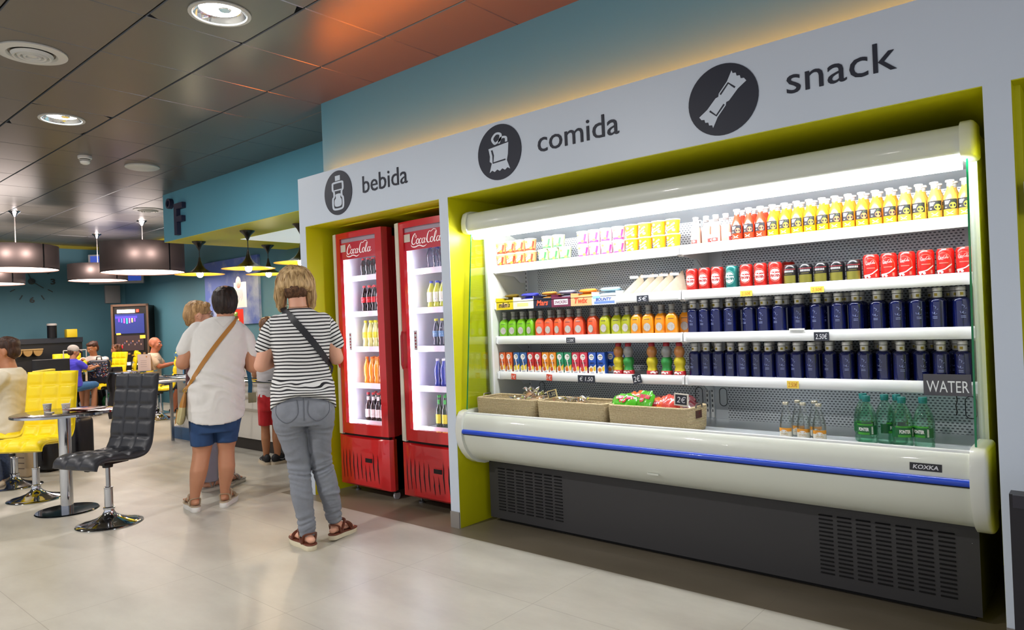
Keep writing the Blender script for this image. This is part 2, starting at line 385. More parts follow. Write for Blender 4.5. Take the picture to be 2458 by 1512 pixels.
# ---- letters and round signs on the shopfront
M_dark = mat('sign_dark', '#171c2e', .45)
def sign(name, parts, label, cat='sign', y=3.05):
    r = thing(name, (0, 0, 0), label, cat); return r
def word(s, x0, z0, x1, z1, label, y=3.05, th=.004, m=None, name='shop_sign_word'):
    vf = fit2d(text2d(s, 1, bold=.0), x0, z0, x1, z1); g = G(); cx = (x0+x1)/2
    g.add([(u-cx, -th, v-z0) for u, v in vf[0]], vf[1], m or M_dark); g.add([(u-cx, -.0005, v-z0) for u, v in vf[0]], [tuple(reversed(f)) for f in vf[1]], m or M_dark)
    o = g.build(name, loc=(cx, y, z0), smooth=False, fix=False); return tag(o, label, 'sign lettering', 'words on the white shopfront')
word('bebida', -3.949, 2.211, -3.474, 2.330, 'dark lettering reading bebida on the white panel above the red drinks coolers')
word('comida', -2.378, 2.203, -1.853, 2.320, 'dark lettering reading comida, the middle word on the white panel')
word('snack', -1.017, 2.197, -.596, 2.314, 'dark lettering reading snack, the word nearest the right end of the white panel')
def badge(x, z, rx, rz, label, draw, sc_=1.22, sx_=1.):
    r = thing('round_sign', (x, 3.05, z), label, 'sign', 'round pictogram signs on the shopfront')
    g = G(); n = 48; prof = [[(rx*math.cos(2*math.pi*i/n), yy, rz*math.sin(2*math.pi*i/n)) for i in range(n)] for yy in (0, -.004)]
    g.loft(prof, M_dark); g.build('disc', r)
    g = G()
    for k, vf in draw: g.add([(u*sc_*sx_, -.0048-.0007*k, v*sc_) for u, v in vf[0]], vf[1], M_white if k != 1 else M_dark)
    g.build('pictogram', r, smooth=False, fix=False); return r
# bottle pictogram
def off(p, s, dx=0, dy=0): return [(x*s+dx, y*s+dy) for x, y in p]
bot = [(-.028, .062), (-.034, .05), (-.034, .02), (-.026, .008), (-.026, -.022), (-.034, -.034), (-.034, -.082), (-.022, -.098), (.022, -.098), (.034, -.082), (.034, -.034), (.026, -.022), (.026, .008), (.034, .02), (.034, .05), (.028, .062)]
badge(-4.238, 2.259, .167, .161, 'round dark sign with a white bottle pictogram beside the word bebida', [
    (0, ribbon2d(smooth2d(bot, 3, True), .012, True)), (0, poly2d([(-.016, .074), (.018, .074), (.018, .104), (-.016, .104)])),
    (0, rect2d(-.026, .012, .026, .02)), (0, poly2d(smooth2d([(-.016, -.008), (.018, -.008), (.016, -.03), (.024, -.045), (.02, -.08), (-.02, -.08), (-.024, -.045), (-.014, -.03)], 3, True)))], 1.2, 1.5)
# crisps packet pictogram
bag = [(-.05, .028), (-.044, -.012), (-.046, -.04), (-.036, -.05), (-.048, -.098)]+[(-.048+.0245*i*.5, -.098+(.010 if i % 2 else 0)) for i in range(1, 8)]+[(.05, -.098), (.036, -.05), (.042, -.02), (.046, .04)]
badge(-2.664, 2.260, .168, .161, 'round dark sign with a white crisp packet pictogram beside the word comida', [
    (0, poly2d(bag)), (1, ribbon2d([(-.034, .018), (-.028, -.012), (-.03, -.05), (.03, -.045)], .008)),
    (0, ribbon2d(smooth2d([(-.02, .05), (-.03, .075), (-.012, .098), (.01, .09), (.006, .062), (-.012, .05)], 5, True), .011, True)),
    (0, ribbon2d(smooth2d([(.0, .045), (.012, .07), (.034, .068), (.036, .045)], 5), .011))], 1.12, 1.45)
# chocolate bar pictogram (drawn upright, then tilted)
def rot2(p, a, dx=0, dy=0): return [(x*math.cos(a)-y*math.sin(a)+dx, x*math.sin(a)+y*math.cos(a)+dy) for x, y in p]
bar = [(-.026, .06), (-.036, .1), (-.026, .094), (-.016, .101), (-.006, .094), (.004, .101), (.014, .094), (.024, .101), (.038, .098), (.028, .06), (.026, .01), (.02, 0), (.026, -.01), (.026, -.06), (.036, -.1), (.026, -.094), (.016, -.101), (.006, -.094), (-.004, -.101), (-.014, -.094), (-.024, -.101), (-.038, -.098), (-.028, -.06), (-.026, -.01), (-.02, 0), (-.026, .01)]
_a = math.radians(-42)
badge(-1.304, 2.244, .166, .161, 'round dark sign with a white chocolate bar pictogram beside the word snack', [
    (0, poly2d(rot2(bar, _a))), (1, ribbon2d(rot2([(-.018, .01), (-.018, .058), (.016, .058)], _a), .007)), (1, ribbon2d(rot2([(.018, -.01), (.018, -.058), (-.016, -.058)], _a), .007))])
# degree-F lettering on the blue kiosk bulkhead
g = G(); n = 32; M_letter = mat('letter_dark_violet', '#2c2b45', .5)
prof = []
for r_, y_ in ((1, 0), (1, -.05), (.62, -.05), (.62, 0)): prof.append([(.064*r_*math.cos(2*math.pi*i/n), y_, .064*r_*math.sin(2*math.pi*i/n)) for i in range(n)])
g.loft(prof, M_letter, cap=False); tag(g.build('degree_ring_letter', loc=(-8.92, 3.9, 2.915)), 'small dark raised degree ring on the blue bulkhead, above left of the letter F', 'sign lettering')
g = G(); g.prism([(0, 0), (.075, 0), (.075, .155), (.21, .155), (.21, .225), (.075, .225), (.075, .315), (.23, .315), (.23, .385), (0, .385)], -.05, 0, M_letter)
tag(g.build('letter_f', loc=(-8.76, 3.9, 2.50)), 'dark raised letter F on the blue bulkhead above the kiosk counter', 'sign lettering')
# ---- ceiling fittings
M_trim = mat('fitting_white', '#c9c9c4', .4)
M_refl = mat('downlight_reflector', '#e6e8ea', .12, metal=.9)
def downlight(x, y, label):
    r = thing('downlight', (x, y, CEIL), label, 'ceiling light', 'recessed ceiling downlights')
    g = G(); n = 32
    ring = [[(a*math.cos(2*math.pi*i/n), a*math.sin(2*math.pi*i/n), z) for i in range(n)] for a, z in ((.165, .001), (.165, -.006), (.145, -.008), (.14, .0))]
    g.loft(ring, M_trim, cap=False); g.build('trim_ring', r)
    g = G(); g.loft([[(a*math.cos(2*math.pi*i/n), a*math.sin(2*math.pi*i/n), z) for i in range(n)] for a, z in ((.142, 0), (.125, .02), (.11, .027))], M_refl, cap=False); g.build('reflector', r, fix=False)
    g = G(); g.lathe([(.11, .0275), (.11, .0285)], mat('downlight_glass', '#ffffff', .4, emit='#f3fbff', es=9), n=32); g.lathe([(.03, .014), (.035, .02), (.03, .026)], M_refl, c=(.02, .02, 0)); g.build('lamp_glass', r)
downlight(-3.72, 1.93, 'large bright round downlight nearest the camera in the dark ceiling')
downlight(-6.41, 1.95, 'smaller bright oval-looking downlight further back in the ceiling, above the tables')
def diffuser(x, y, R, label, rings=3):
    r = thing('ceiling_vent', (x, y, CEIL), label, 'ceiling vent', 'round air vents in the ceiling'); n = 40; g = G()
    g.loft([[(a*math.cos(2*math.pi*i/n), a*math.sin(2*math.pi*i/n), z) for i in range(n)] for a, z in ((R, 0), (R, -.008), (R*.72, -.014), (R*.66, -.002))], M_trim, cap=False); g.build('outer_ring', r)
    for k in range(rings):
        a0 = R*(.6-.15*k); g = G()
        g.loft([[(a*math.cos(2*math.pi*i/n), a*math.sin(2*math.pi*i/n), z) for i in range(n)] for a, z in ((a0, -.012), (a0-.012, -.03), (a0-.022, -.028), (a0-.03, -.008))], M_trim, cap=False); g.build('vane_ring', r)
    g = G(); g.lathe([(R*.14, -.004), (R*.14, -.022), (.01, -.026)], M_trim, n=20); g.build('hub', r)
diffuser(-5.03, 1.38, .19, 'round grey air vent with concentric rings at the left edge of the ceiling')
diffuser(-10.35, 4.2, .2, 'small round air vent in the ceiling just left of the blue bulkhead')
g = G(); g.lathe([(.165, 0), (.165, -.012), (.15, -.02), (.01, -.022)], M_trim, n=32); tag(g.build('ceiling_speaker', loc=(-7.71, 3.08, CEIL)), 'flat round white disc in the ceiling between the smoke detector and the blue bulkhead', 'ceiling speaker')
r = thing('smoke_detector', (-7.6, 2.5, CEIL), 'small white smoke detector hanging below the ceiling', 'smoke detector')
g = G(); g.lathe([(.062, 0), (.062, -.022), (.055, -.03), (.01, -.03)], mat('detector_white', '#e3e0da', .4), n=24); g.build('base', r)
g = G(); g.lathe([(.045, -.03), (.048, -.045), (.044, -.05)], mat('detector_slot', '#3b3a38', .6), n=24); g.lathe([(.048, -.038), (.05, -.042), (.048, -.045)], mat('detector_white'), n=24); g.lathe([(.046, -.05), (.04, -.07), (.022, -.08), (.01, -.081)], mat('detector_white'), n=24); g.build('sensor_head', r)
# ================================================================== OPEN-FRONTED REFRIGERATED DISPLAY CASE
C_cream = mat('case_cream', '#d2d6ca', .32, coat=.15)
C_endc = mat('case_end_cream', '#dde0d6', .25, coat=.3)
C_white = mat('case_white', '#e9ecec', .35)
C_blue = mat('case_blue_bumper', '#1f49c4', .3, coat=.3)
C_kick = mat('case_kick_dark', '#343334', .5)
C_slot = mat('case_slot_black', '#060606', .7)
C_grey = mat('case_panel_grey', '#b5bcc2', .4, metal=.2)
C_hole = mat('case_hole_dark', '#2b2f33', .7)
CX0, CX1 = -3.075, -.385          # outer ends of the body
case = thing('refrigerated_display_case', (-1.73, 3.5, 0), 'long cream open-fronted refrigerated display case with blue bumper in the yellow niche', 'display case')
def cb(g, name, parent=case, **k):
    o = g.build(name, None, **k)
    o.parent = parent; o.matrix_parent_inverse = Matrix.Translation(-Vector((-1.73, 3.5, 0))) if parent is case else Matrix.Identity(4)
    return o
def cbs(g, name, parent, **k):     # sub-part: geometry is in room coordinates, so undo both parents
    o = g.build(name, None, **k); o.parent = parent; return o
# kick plate with louvres
g = G(); g.box(CX0+.02, CX1-.04, 3.275, 3.95, .03, .41, C_kick); g.box(CX0+.05, CX1-.07, 3.33, 3.9, 0, .03, C_slot)
g.box(CX0+.02, CX1-.04, 3.262, 3.275, .385, .402, mat('case_kick_edge', '#1f1f1f', .4))
kick = cb(g, 'kick_plate')
def grille(x0, x1, ncol, nrow, nm):
    g = G(); w_ = (x1-x0)/ncol
    for c in range(ncol):
        for r_ in range(nrow):
            a = x0+c*w_; z = .085+r_*.0185
            g.box(a+.012, a+w_-.008, 3.2715, 3.2765, z, z+.0065, C_slot)
            g.add([(a+.012, 3.2748, z+.0065), (a+w_-.008, 3.2748, z+.0065), (a+w_-.008, 3.267, z+.003), (a+.012, 3.267, z+.003)], [(0, 1, 2, 3), (3, 2, 1, 0)], C_kick)
    cbs(g, 'vent_grille', kick, fix=False)
grille(-2.99, -2.47, 7, 15, 0); grille(-1.045, -.50, 7, 15, 0)
# bumper lip
def arc(cy, cz, r, a0, a1, n=6, sy=1): return [(cy+sy*r*math.cos(math.radians(a0+(a1-a0)*i/n)), cz+r*math.sin(math.radians(a0+(a1-a0)*i/n))) for i in range(n+1)]
lip = [(3.075, .716), (3.066, .712)]+[(3.052, .69), (3.044, .66), (3.040, .635), (3.038, .61), (3.042, .575), (3.052, .535), (3.075, .49), (3.11, .45), (3.155, .42), (3.22, .402), (3.28, .40)]+[(3.28, .66), (3.12, .67), (3.10, .716)]
g = G(); g.exx(lip, CX0+.035, CX1-.03, C_cream); g.box(CX0+.035, CX1-.03, 3.072, 3.1, .714, .722, C_white); cb(g, 'bumper_panel', sharp=50)
g = G(); g.exx([(3.045, .594), (3.030, .597), (3.024, .609), (3.030, .621), (3.045, .624)], CX0+.035, CX1-.03, C_blue); g.exx([(3.047, .5905), (3.034, .5915), (3.034, .5945), (3.047, .5945)], CX0+.035, CX1-.03, C_slot)
cb(g, 'blue_bumper_strip', sharp=60)
for x0, x1, nm in ((CX0-.025, CX0+.035, 0), (CX1-.03, CX1+.025, 1)):   # rounded end caps
    prof = [(3.085, .735), (3.055, .728), (3.036, .70), (3.026, .66), (3.020, .61), (3.026, .56), (3.04, .515), (3.068, .47), (3.105, .43), (3.155, .402), (3.22, .385), (3.30, .383), (3.30, .735)]
    cy, cz = 3.18, .56
    def shr(k): return [(cy+(y-cy)*k, cz+(z-cz)*k) for y, z in prof]
    g = G(); e = .012; xs = [(x0, .93), (x0+e*.5, .98), (x0+e, 1), (x1-e*(1 if nm else 0), 1)]+([(x1-e*.5, .98), (x1, .93)] if nm else [(x1, 1)])
    if nm: xs = [(x0, 1)]+xs[3:]
    g.loft([[(x, y, z) for y, z in shr(k)] for x, k in xs], C_endc)
    if nm == 1: g.box(x0+.002, x0+.004, 3.0, 3.001, .4, .401, C_endc)
    cb(g, 'bumper_end_cap', sharp=50)
# floor deck with front air grille
g = G(); g.box(CX0+.03, CX1-.03, 3.10, 3.72, .66, .68, C_white); g.box(CX0+.03, CX1-.03, 3.24, 3.70, .68, .683, mat('deck_steel', '#dbe1e4', .3, metal=.35))
for i in range(150):
    x = CX0+.045+i*.0173; g.box(x, x+.007, 3.108, 3.20, .6801, .6812, C_hole)
g.box(CX0+.03, CX1-.03, 3.098, 3.108, .68, .712, C_white)
for i in range(190):
    x = CX0+.04+i*.0137; g.box(x, x+.006, 3.105, 3.118, .68, .697, C_white)
cb(g, 'deck', smooth=False, fix=False)
# perforated back, in real punched rows (dark holes drawn by the material)
def perf_mat():
    m = bpy.data.materials.new('perforated_steel'); m.use_nodes = True; nt = m.node_tree; b = nt.nodes['Principled BSDF']; N = nt.nodes.new; L = nt.links.new
    geo = N('ShaderNodeNewGeometry'); sep = N('ShaderNodeSeparateXYZ'); L(geo.outputs['Position'], sep.inputs[0])
    def M(op, a, c=None):
        n = N('ShaderNodeMath'); n.operation = op
        for i, x in enumerate((a, c)):
            if x is None: continue
            if isinstance(x, (int, float)): n.inputs[i].default_value = x
            else: L(x, n.inputs[i])
        return n.outputs[0]
    row = M('DIVIDE', sep.outputs['Z'], .0125); rf = M('FLOOR', row)
    col = M('ADD', M('DIVIDE', sep.outputs['X'], .0185), M('MULTIPLY', M('MODULO', rf, 2), .5))
    dz = M('MULTIPLY', M('ABSOLUTE', M('SUBTRACT', M('FRACT', row), .5)), 1.0); dx = M('ABSOLUTE', M('SUBTRACT', M('FRACT', col), .5))
    h = M('MULTIPLY', M('LESS_THAN', dz, .2), M('LESS_THAN', dx, .27))
    x = M('FRACT', M('DIVIDE', M('ADD', sep.outputs['X'], 3.04), 1.313)); band = M('MULTIPLY', M('GREATER_THAN', x, .075), M('LESS_THAN', x, .945))
    h = M('MULTIPLY', h, band); h = M('MULTIPLY', h, M('LESS_THAN', sep.outputs['Z'], 1.80))
    mx = N('ShaderNodeMix'); mx.data_type = 'RGBA'; L(h, mx.inputs[0]); mx.inputs[6].default_value = (*lin('#ccd3d8'), 1); mx.inputs[7].default_value = (*lin('#474d54'), 1)
    L(mx.outputs[2], b.inputs['Base Color']); b.inputs['Metallic'].default_value = .3; b.inputs['Roughness'].default_value = .4
    return m
g = G(); g.box(CX0+.03, CX1-.03, 3.71, 3.95, .66, 1.96, perf_mat())
back = cb(g, 'back_panel', smooth=False)
for x in (-3.035, -1.745, -1.715, -.435):
    g = G(); g.box(x-.008, x+.008, 3.698, 3.712, .69, 1.86, C_white)
    for k in range(40): g.box(x-.0025, x+.0025, 3.6965, 3.699, .72+k*.028, .735+k*.028, C_hole)
    cbs(g, 'shelf_upright', back, smooth=False)
for x in (-1.80, -1.655, -.49, -2.94):
    for z in (.755,):
        g = G(); pts = [(x+.022*math.cos(a), 3.7085, z+.05+(.028 if math.sin(a) > 0 else -.028)+.022*math.sin(a)) for a in [2*math.pi*i/24 for i in range(24)]]
        g.tube(pts+[pts[0]], .0018, C_hole, n=4, cap=False)
        cbs(g, 'knockout_outline', back, smooth=False)
# end panels: opaque white at the back, glass wing in front
for x0, x1 in ((CX0, CX0+.03), (CX1-.03, CX1)):
    g = G(); g.box(x0, x1, 3.35, 3.95, .40, 1.97, C_endc)
    g.exx([(3.335, .72), (3.352, .72), (3.352, 1.84), (3.335, 1.84)], x0-.001, x1+.001, C_white); ep = cb(g, 'end_panel')
    g = G(); xa = x0+.010 if x0 < -2 else x0+.012
    g.exx([(3.10, .72), (3.335, .72), (3.335, 1.84), (3.20, 1.84)], xa, xa+.006, glassmat('case_glass', '#fafffd', .99, .07))
    g.exx([(3.0985, .72), (3.102, .72), (3.202, 1.84), (3.1985, 1.84)], xa-.0005, xa+.0065, mat('case_glass_edge', '#0c7a4c', .15, emit='#0c7a4c', es=.0))
    cbs(g, 'glass_wing', ep, smooth=False, fix=False)
# canopy
can = [(3.19, 1.965), (3.165, 1.955), (3.152, 1.93), (3.146, 1.90), (3.146, 1.862), (3.152, 1.850), (3.17, 1.844), (3.24, 1.85), (3.24, 1.975)]
g = G(); g.exx(can, CX0+.03, CX1-.03, C_cream); g.box(CX0+.01, CX1-.01, 3.24, 3.95, 1.90, 1.975, C_cream); canopy = cb(g, 'canopy', sharp=50)
for x0, x1, nm in ((CX0-.02, CX0+.03, 0), (CX1-.03, CX1+.02, 1)):
    prof = [(3.24, 1.98), (3.18, 1.976), (3.152, 1.96), (3.14, 1.93), (3.135, 1.90), (3.136, 1.862), (3.146, 1.842), (3.17, 1.834), (3.30, 1.834), (3.30, 1.98)]
    cy, cz = 3.22, 1.905
    def shr(k): return [(cy+(y-cy)*k, cz+(z-cz)*k) for y, z in prof]
    ks = [(x0, .84), (x0+.006, .94), (x0+.015, 1), (x1, 1)] if nm == 0 else [(x0, 1), (x1-.015, 1), (x1-.006, .94), (x1, .84)]
    g = G(); g.loft([[(x, y, z) for y, z in shr(k)] for x, k in ks], C_endc); cb(g, 'canopy_end_cap', sharp=50)
# lamp: angled white diffuser under the canopy
M_lampw = mat('case_lamp_diffuser', '#ffffff', .4, emit='#fbfcff', es=20)
g = G(); g.exx([(3.172, 1.843), (3.176, 1.802), (3.19, 1.797), (3.235, 1.80), (3.24, 1.849)], CX0+.05, CX1-.035, M_lampw); cb(g, 'light_tube', sharp=30)
g = G(); g.exx([(3.24, 1.85), (3.24, 1.90), (3.71, 1.90), (3.71, 1.80), (3.55, 1.85)], CX0+.03, CX1-.03, C_grey); cb(g, 'air_duct', smooth=False)
# shelves
SH = [1.632, 1.395, 1.172, .945]       # top of each shelf
SBR = -1.715
shelves = []
for k, z in enumerate(SH):
    for x0, x1 in ((CX0+.033, SBR-.003), (SBR+.003, CX1-.033)):
        g = G(); g.box(x0, x1, 3.395, 3.70, z-.014, z, C_white)
        sh = cb(g, 'shelf', smooth=False)
        g = G(); hgt = .048; t = .006
        # extruded price rail
        g.exx([(3.392, z+.006), (3.388, z+.007), (3.384, z), (3.381, z-.012), (3.380, z-.036), (3.384, z-.044), (3.390, z-.044), (3.396, z-.014), (3.396, z)], x0, x1, C_white)
        for a, b in ((x0, x0+.012), (x1-.012, x1)):
            g.exx([(3.386, z+.008), (3.374, z), (3.372, z-.04), (3.40, z-.052), (3.43, z-.05), (3.43, z)], a, b, C_white)
        cbs(g, 'price_rail', sh, sharp=30)
        for a, b in ((x0+.001, x0+.005), (x1-.005, x1-.001)):
            g = G(); g.exx([(3.40, z-.014), (3.42, z-.045), (3.52, z-.055), (3.58, z-.06), (3.64, z-.10), (3.70, z-.10), (3.70, z-.014)], a, b, C_white)
            cbs(g, 'bracket', sh, smooth=False)
# maker's plate, handle mark
def note(g, s, x0, z0, x1, z1, y, m, th=.0008, bold=.012):
    vf = fit2d(text2d(s, 1, bold=bold), x0, z0, x1, z1); g.add([(u, y, v) for u, v in vf[0]], vf[1], m)
g = G(); g.at((-.558, 3.0445, .654), rx=math.radians(-9)); g.box(-.054, .054, -.003, .003, -.0145, .0145, mat('badge_black', '#1b1a1e', .35))
vf = fit2d(text2d('KOXKA', 1, bold=.02, shear=.15), -.043, -.008, .043, .008); g.add([(u, -.0036, v) for u, v in vf[0]], vf[1], mat('badge_silver', '#d9dadf', .3))
cb(g, 'maker_badge', smooth=False, fix=False)
g = G(); g.at((-1.755, 3.073, .487), rx=math.radians(28)); g.box(-.032, .032, -.006, .0, -.003, .004, C_endc); cb(g, 'pull_tab')
g = G(); g.tube([(-.50, 3.40, .90), (-.497, 3.40, .87), (-.503, 3.40, .85), (-.499, 3.40, .825), (-.502, 3.40, .81)], .0022, C_slot, n=6); cb(g, 'loose_cable')
# ================================================================== GOODS ON THE SHELVES
W_ = mat('print_white', '#f2f2f0', .45); K_ = mat('print_black', '#17151a', .4); LBL_ = mat('print_grey', '#b9b9b9', .45)
M_cap_w = mat('cap_white', '#dedcd8', .25, metal=.2); M_foil = mat('can_aluminium', '#c9ccd0', .25, metal=.9)
def stickies(g, items, fn, d0=.0004):
    for vf, m in items: g.flat2d(vf, fn, m)
def wr(r, cx=0, cy=0):
    def f(k): return lambda u, v: (cx+(r+.0003*k)*math.sin(u/r), cy-(r+.0003*k)*math.cos(u/r), v)
    return f
def band(u0, z0, u1, z1): return rect2d(u0, z0, u1, z1, max(2, int((u1-u0)/.004)), 1)
# --- glass juice bottles
def juice_kind(col, lab, fruit, leaf=None, lvl=1., key='x'):
    r = thing('juice_bottle', (0, 0, 0), 'x', 'bottle'); R = .0275
    m = mat('juice_'+key, col, .12, coat=.6, sss=.0, noise=.03)
    g = G(); g.lathe([(.024, 0), (R, .004), (R, .072), (R*.98, .082), (R*.86, .098), (R*.62, .116), (R*.46, .127), (R*.43, .135)], m, n=18); g.build('body', r, sharp=60)
    g = G(); g.lathe([(.0118, .135), (.0125, .137), (.0125, .1505), (.0165, .152), (.0178, .156), (.0165, .161), (.008, .1625)], M_cap_w, n=16); g.lathe([(.0128, .139), (.0132, .14), (.0128, .141)], M_foil, n=16); g.build('cap', r, sharp=50)
    g = G(); f = wr(R+.0002); hw = .030
    g.flat2d(band(-hw, .038, hw, .079), f(1), lab)
    g.flat2d(disc2d(.012, .052, .0125, n=18), f(2), fruit)
    if leaf: g.flat2d(poly2d([(.004, .062), (.012, .074), (.024, .072), (.014, .066)]), f(3), leaf)
    for z, a, b in ((.071, -.018, .002), (.0655, -.018, -.001), (.060, -.018, -.004), (.046, -.017, -.010)): g.flat2d(rect2d(a, z-.0016, b, z+.0016, 3, 1), f(3), W_)
    for a in (.5, -.5): g.flat2d(ribbon2d([(-.012, .022-a*.012), (0, .019), (.012, .022+a*.012)], .003), f(2), mat('embossed_glass', '#f6e9c8', .2))
    g.build('label', r, smooth=True, sharp=80, fix=False); return Kind(r)
JL = mat('juice_label_black', '#1d1b1f', .45)
JK = {'tomato': juice_kind('#c23a1c', JL, mat('fruit_tomato', '#e06a4c', .5), key='tomato'),
      'orange': juice_kind('#e8a61a', JL, mat('fruit_orange', '#f2a52c', .5), mat('leaf_green', '#4e7d2a', .6), key='orange'),
      'peach': juice_kind('#e39a24', JL, mat('fruit_peach', '#e5753f', .5), mat('leaf_green'), key='peach'),
      'pineapple': juice_kind('#d6a640', JL, mat('fruit_yellow', '#d6d233', .5), mat('leaf_dark', '#2f5c1e', .6), key='pineapple')}
xs = [-1.415, -1.354, -1.296, -1.237, -1.179, -1.121, -1.063, -1.005, -.949, -.892, -.835, -.779, -.722, -.665, -.608, -.550, -.492, -.440]
ks = ['tomato']*3+['orange']*5+['peach']*5+['pineapple']*5
nm = {'tomato': 'red tomato juice bottle', 'orange': 'bright yellow juice bottle', 'peach': 'amber juice bottle with peach label', 'pineapple': 'pale amber juice bottle'}
def ordn(i, n, what='from the left'): return ORD[i] if i < len(ORD) else 'later'
for k in JK:
    idx = [i for i, q in enumerate(ks) if q == k]
    for j, i in enumerate(idx):
        JK[k].put((xs[i], 3.425+rnd.uniform(-.003, .003), SH[0]+.0005), rnd.uniform(-.12, .12), f'{nm[k]}, {ORD[j]} from the left on the top shelf', 'juice bottles on the top shelf')
        JK[k].put((xs[i]+.004, 3.487, SH[0]+.0005), rnd.uniform(-.4, .4), f'rear-row juice bottle on the top shelf behind the {ORD[j]} {dict(tomato="red", orange="bright yellow", peach="amber", pineapple="pale amber")[k]} one', 'rear juice bottles on the top shelf')
# --- smoothies in clear bottles, half full, pinkish
def smoothie_clear():
    r = thing('smoothie_bottle', (0, 0, 0), 'x', 'bottle'); g = G(); R = .027
    g.lathe([(.024, 0), (R, .004), (R, .072), (R*.95, .088), (R*.6, .112), (R*.5, .128)], glassmat('clear_bottle', '#ffffff', .995, .07), n=18); g.build('body', r, sharp=60)
    g = G(); g.lathe([(R-.002, .003), (R-.001, .006), (R-.001, .072), (R*.93, .085), (R*.8, .094), (.001, .0945)], mat('smoothie_pink', '#e0a792', .4), n=18); g.build('drink', r, sharp=60)
    g = G(); g.lathe([(.0125, .126), (.0135, .128), (.0135, .140), (.0155, .142), (.015, .149), (.006, .150)], M_cap_w, n=16); g.build('cap', r)
    g = G(); f = wr(R+.0003); g.flat2d(band(-.026, .008, .026, .05), f(1), mat('smoothie_label', '#e8e0da', .5)); g.flat2d(band(-.022, .01, .016, .03), f(2), mat('smoothie_red', '#b03a35', .5)); g.flat2d(poly2d([(-.014, .03), (-.002, .046), (.008, .03)]), f(3), mat('smoothie_orange', '#e59a42', .5)); g.flat2d(disc2d(-.002, .021, .008, .005, 12), f(4), W_)
    g.build('label', r, sharp=80, fix=False); return Kind(r)
SK = smoothie_clear()
for j, (x, y, rz) in enumerate([(-1.640, 3.425, 0), (-1.583, 3.43, 1.3), (-1.529, 3.425, .1), (-1.477, 3.43, 1.6), (-1.612, 3.49, .5), (-1.556, 3.495, 2), (-1.50, 3.49, 0)]):
    SK.put((x, y, SH[0]+.0005), rz, f'pale pink smoothie bottle, {ORD[j] if j < 4 else ORD[j-4]} from the left in the {"front" if j < 4 else "rear"} row', 'clear smoothie bottles on the top shelf')
# --- instant noodle pots, stacked two high
def pot_kind(base, swirl, accent, key):
    r = thing('noodle_pot', (0, 0, 0), 'x', 'pot'); g = G(); mb = mat('pot_'+key, base, .4)
    g.lathe([(.030, 0), (.031, .003), (.0385, .072)], mb, n=22); g.build('cup', r, sharp=50)
    g = G(); g.lathe([(.0395, .072), (.0405, .074), (.0405, .0765), (.0395, .078), (.001, .0785)], M_cap_w, n=22); g.build('lid', r, sharp=50)
    g = G(); f = lambda k: (lambda u, v: ((.0312+.0073*v/.072+.0004*k)*math.sin(u/.035), -(.0312+.0073*v/.072+.0004*k)*math.cos(u/.035), v))
    sw = mat('pot_swirl_'+key, swirl, .45); ac = mat('pot_accent_'+key, accent, .45)
    g.flat2d(rect2d(-.045, .004, .045, .016, 18, 1), f(1), ac)
    g.flat2d(ribbon2d([(-.028, .03), (-.012, .036), (.006, .044), (.022, .054)], .008), f(2), W_); g.flat2d(ribbon2d([(-.028, .018), (-.01, .022), (.006, .028), (.018, .036)], .006), f(2), W_)
    g.flat2d(ribbon2d([(.02, .008), (.026, .02), (.03, .034), (.034, .06)], .012), f(2), ac); g.flat2d(disc2d(.016, .018, .010, .008, 14), f(3), sw); g.flat2d(disc2d(-.014, .056, .010, .007, 14), f(2), sw)
    g.flat2d(ribbon2d([(-.02, .037), (-.008, .041), (.004, .046)], .0022), f(4), ac)
    g.build('printed_sleeve', r, sharp=80, fix=False); return Kind(r)
PK = {'red': pot_kind('#dd9a68', '#e8952e', '#c9361f', 'red'), 'green': pot_kind('#c6d6a0', '#b9cf4e', '#3fae49', 'green'), 'pink': pot_kind('#e0b8c2', '#e8a04a', '#c2387f', 'pink'), 'yellow': pot_kind('#e8a814', '#f6dc7c', '#e08a12', 'yellow')}
for k, xsb, xst in (('red', [-3.008, -2.928, -2.848, -2.767], None), ('green', [-2.662, -2.580, -2.498], [-2.628, -2.543]), ('pink', [-2.362, -2.280, -2.199, -2.117], None), ('yellow', [-2.030, -1.945, -1.860, -1.775], None)):
    for j, x in enumerate(xsb): PK[k].put((x, 3.432, SH[0]+.0005), rnd.uniform(-.25, .25), f'{k} noodle pot, {ORD[j]} from the left in the bottom layer of {k} pots', 'noodle pots on the top shelf')
    for j, x in enumerate(xst or xsb): PK[k].put((x, 3.432, SH[0]+.0795), rnd.uniform(-.25, .25), f'{k} noodle pot, {ORD[j]} from the left in the upper layer of {k} pots', 'noodle pots on the top shelf')
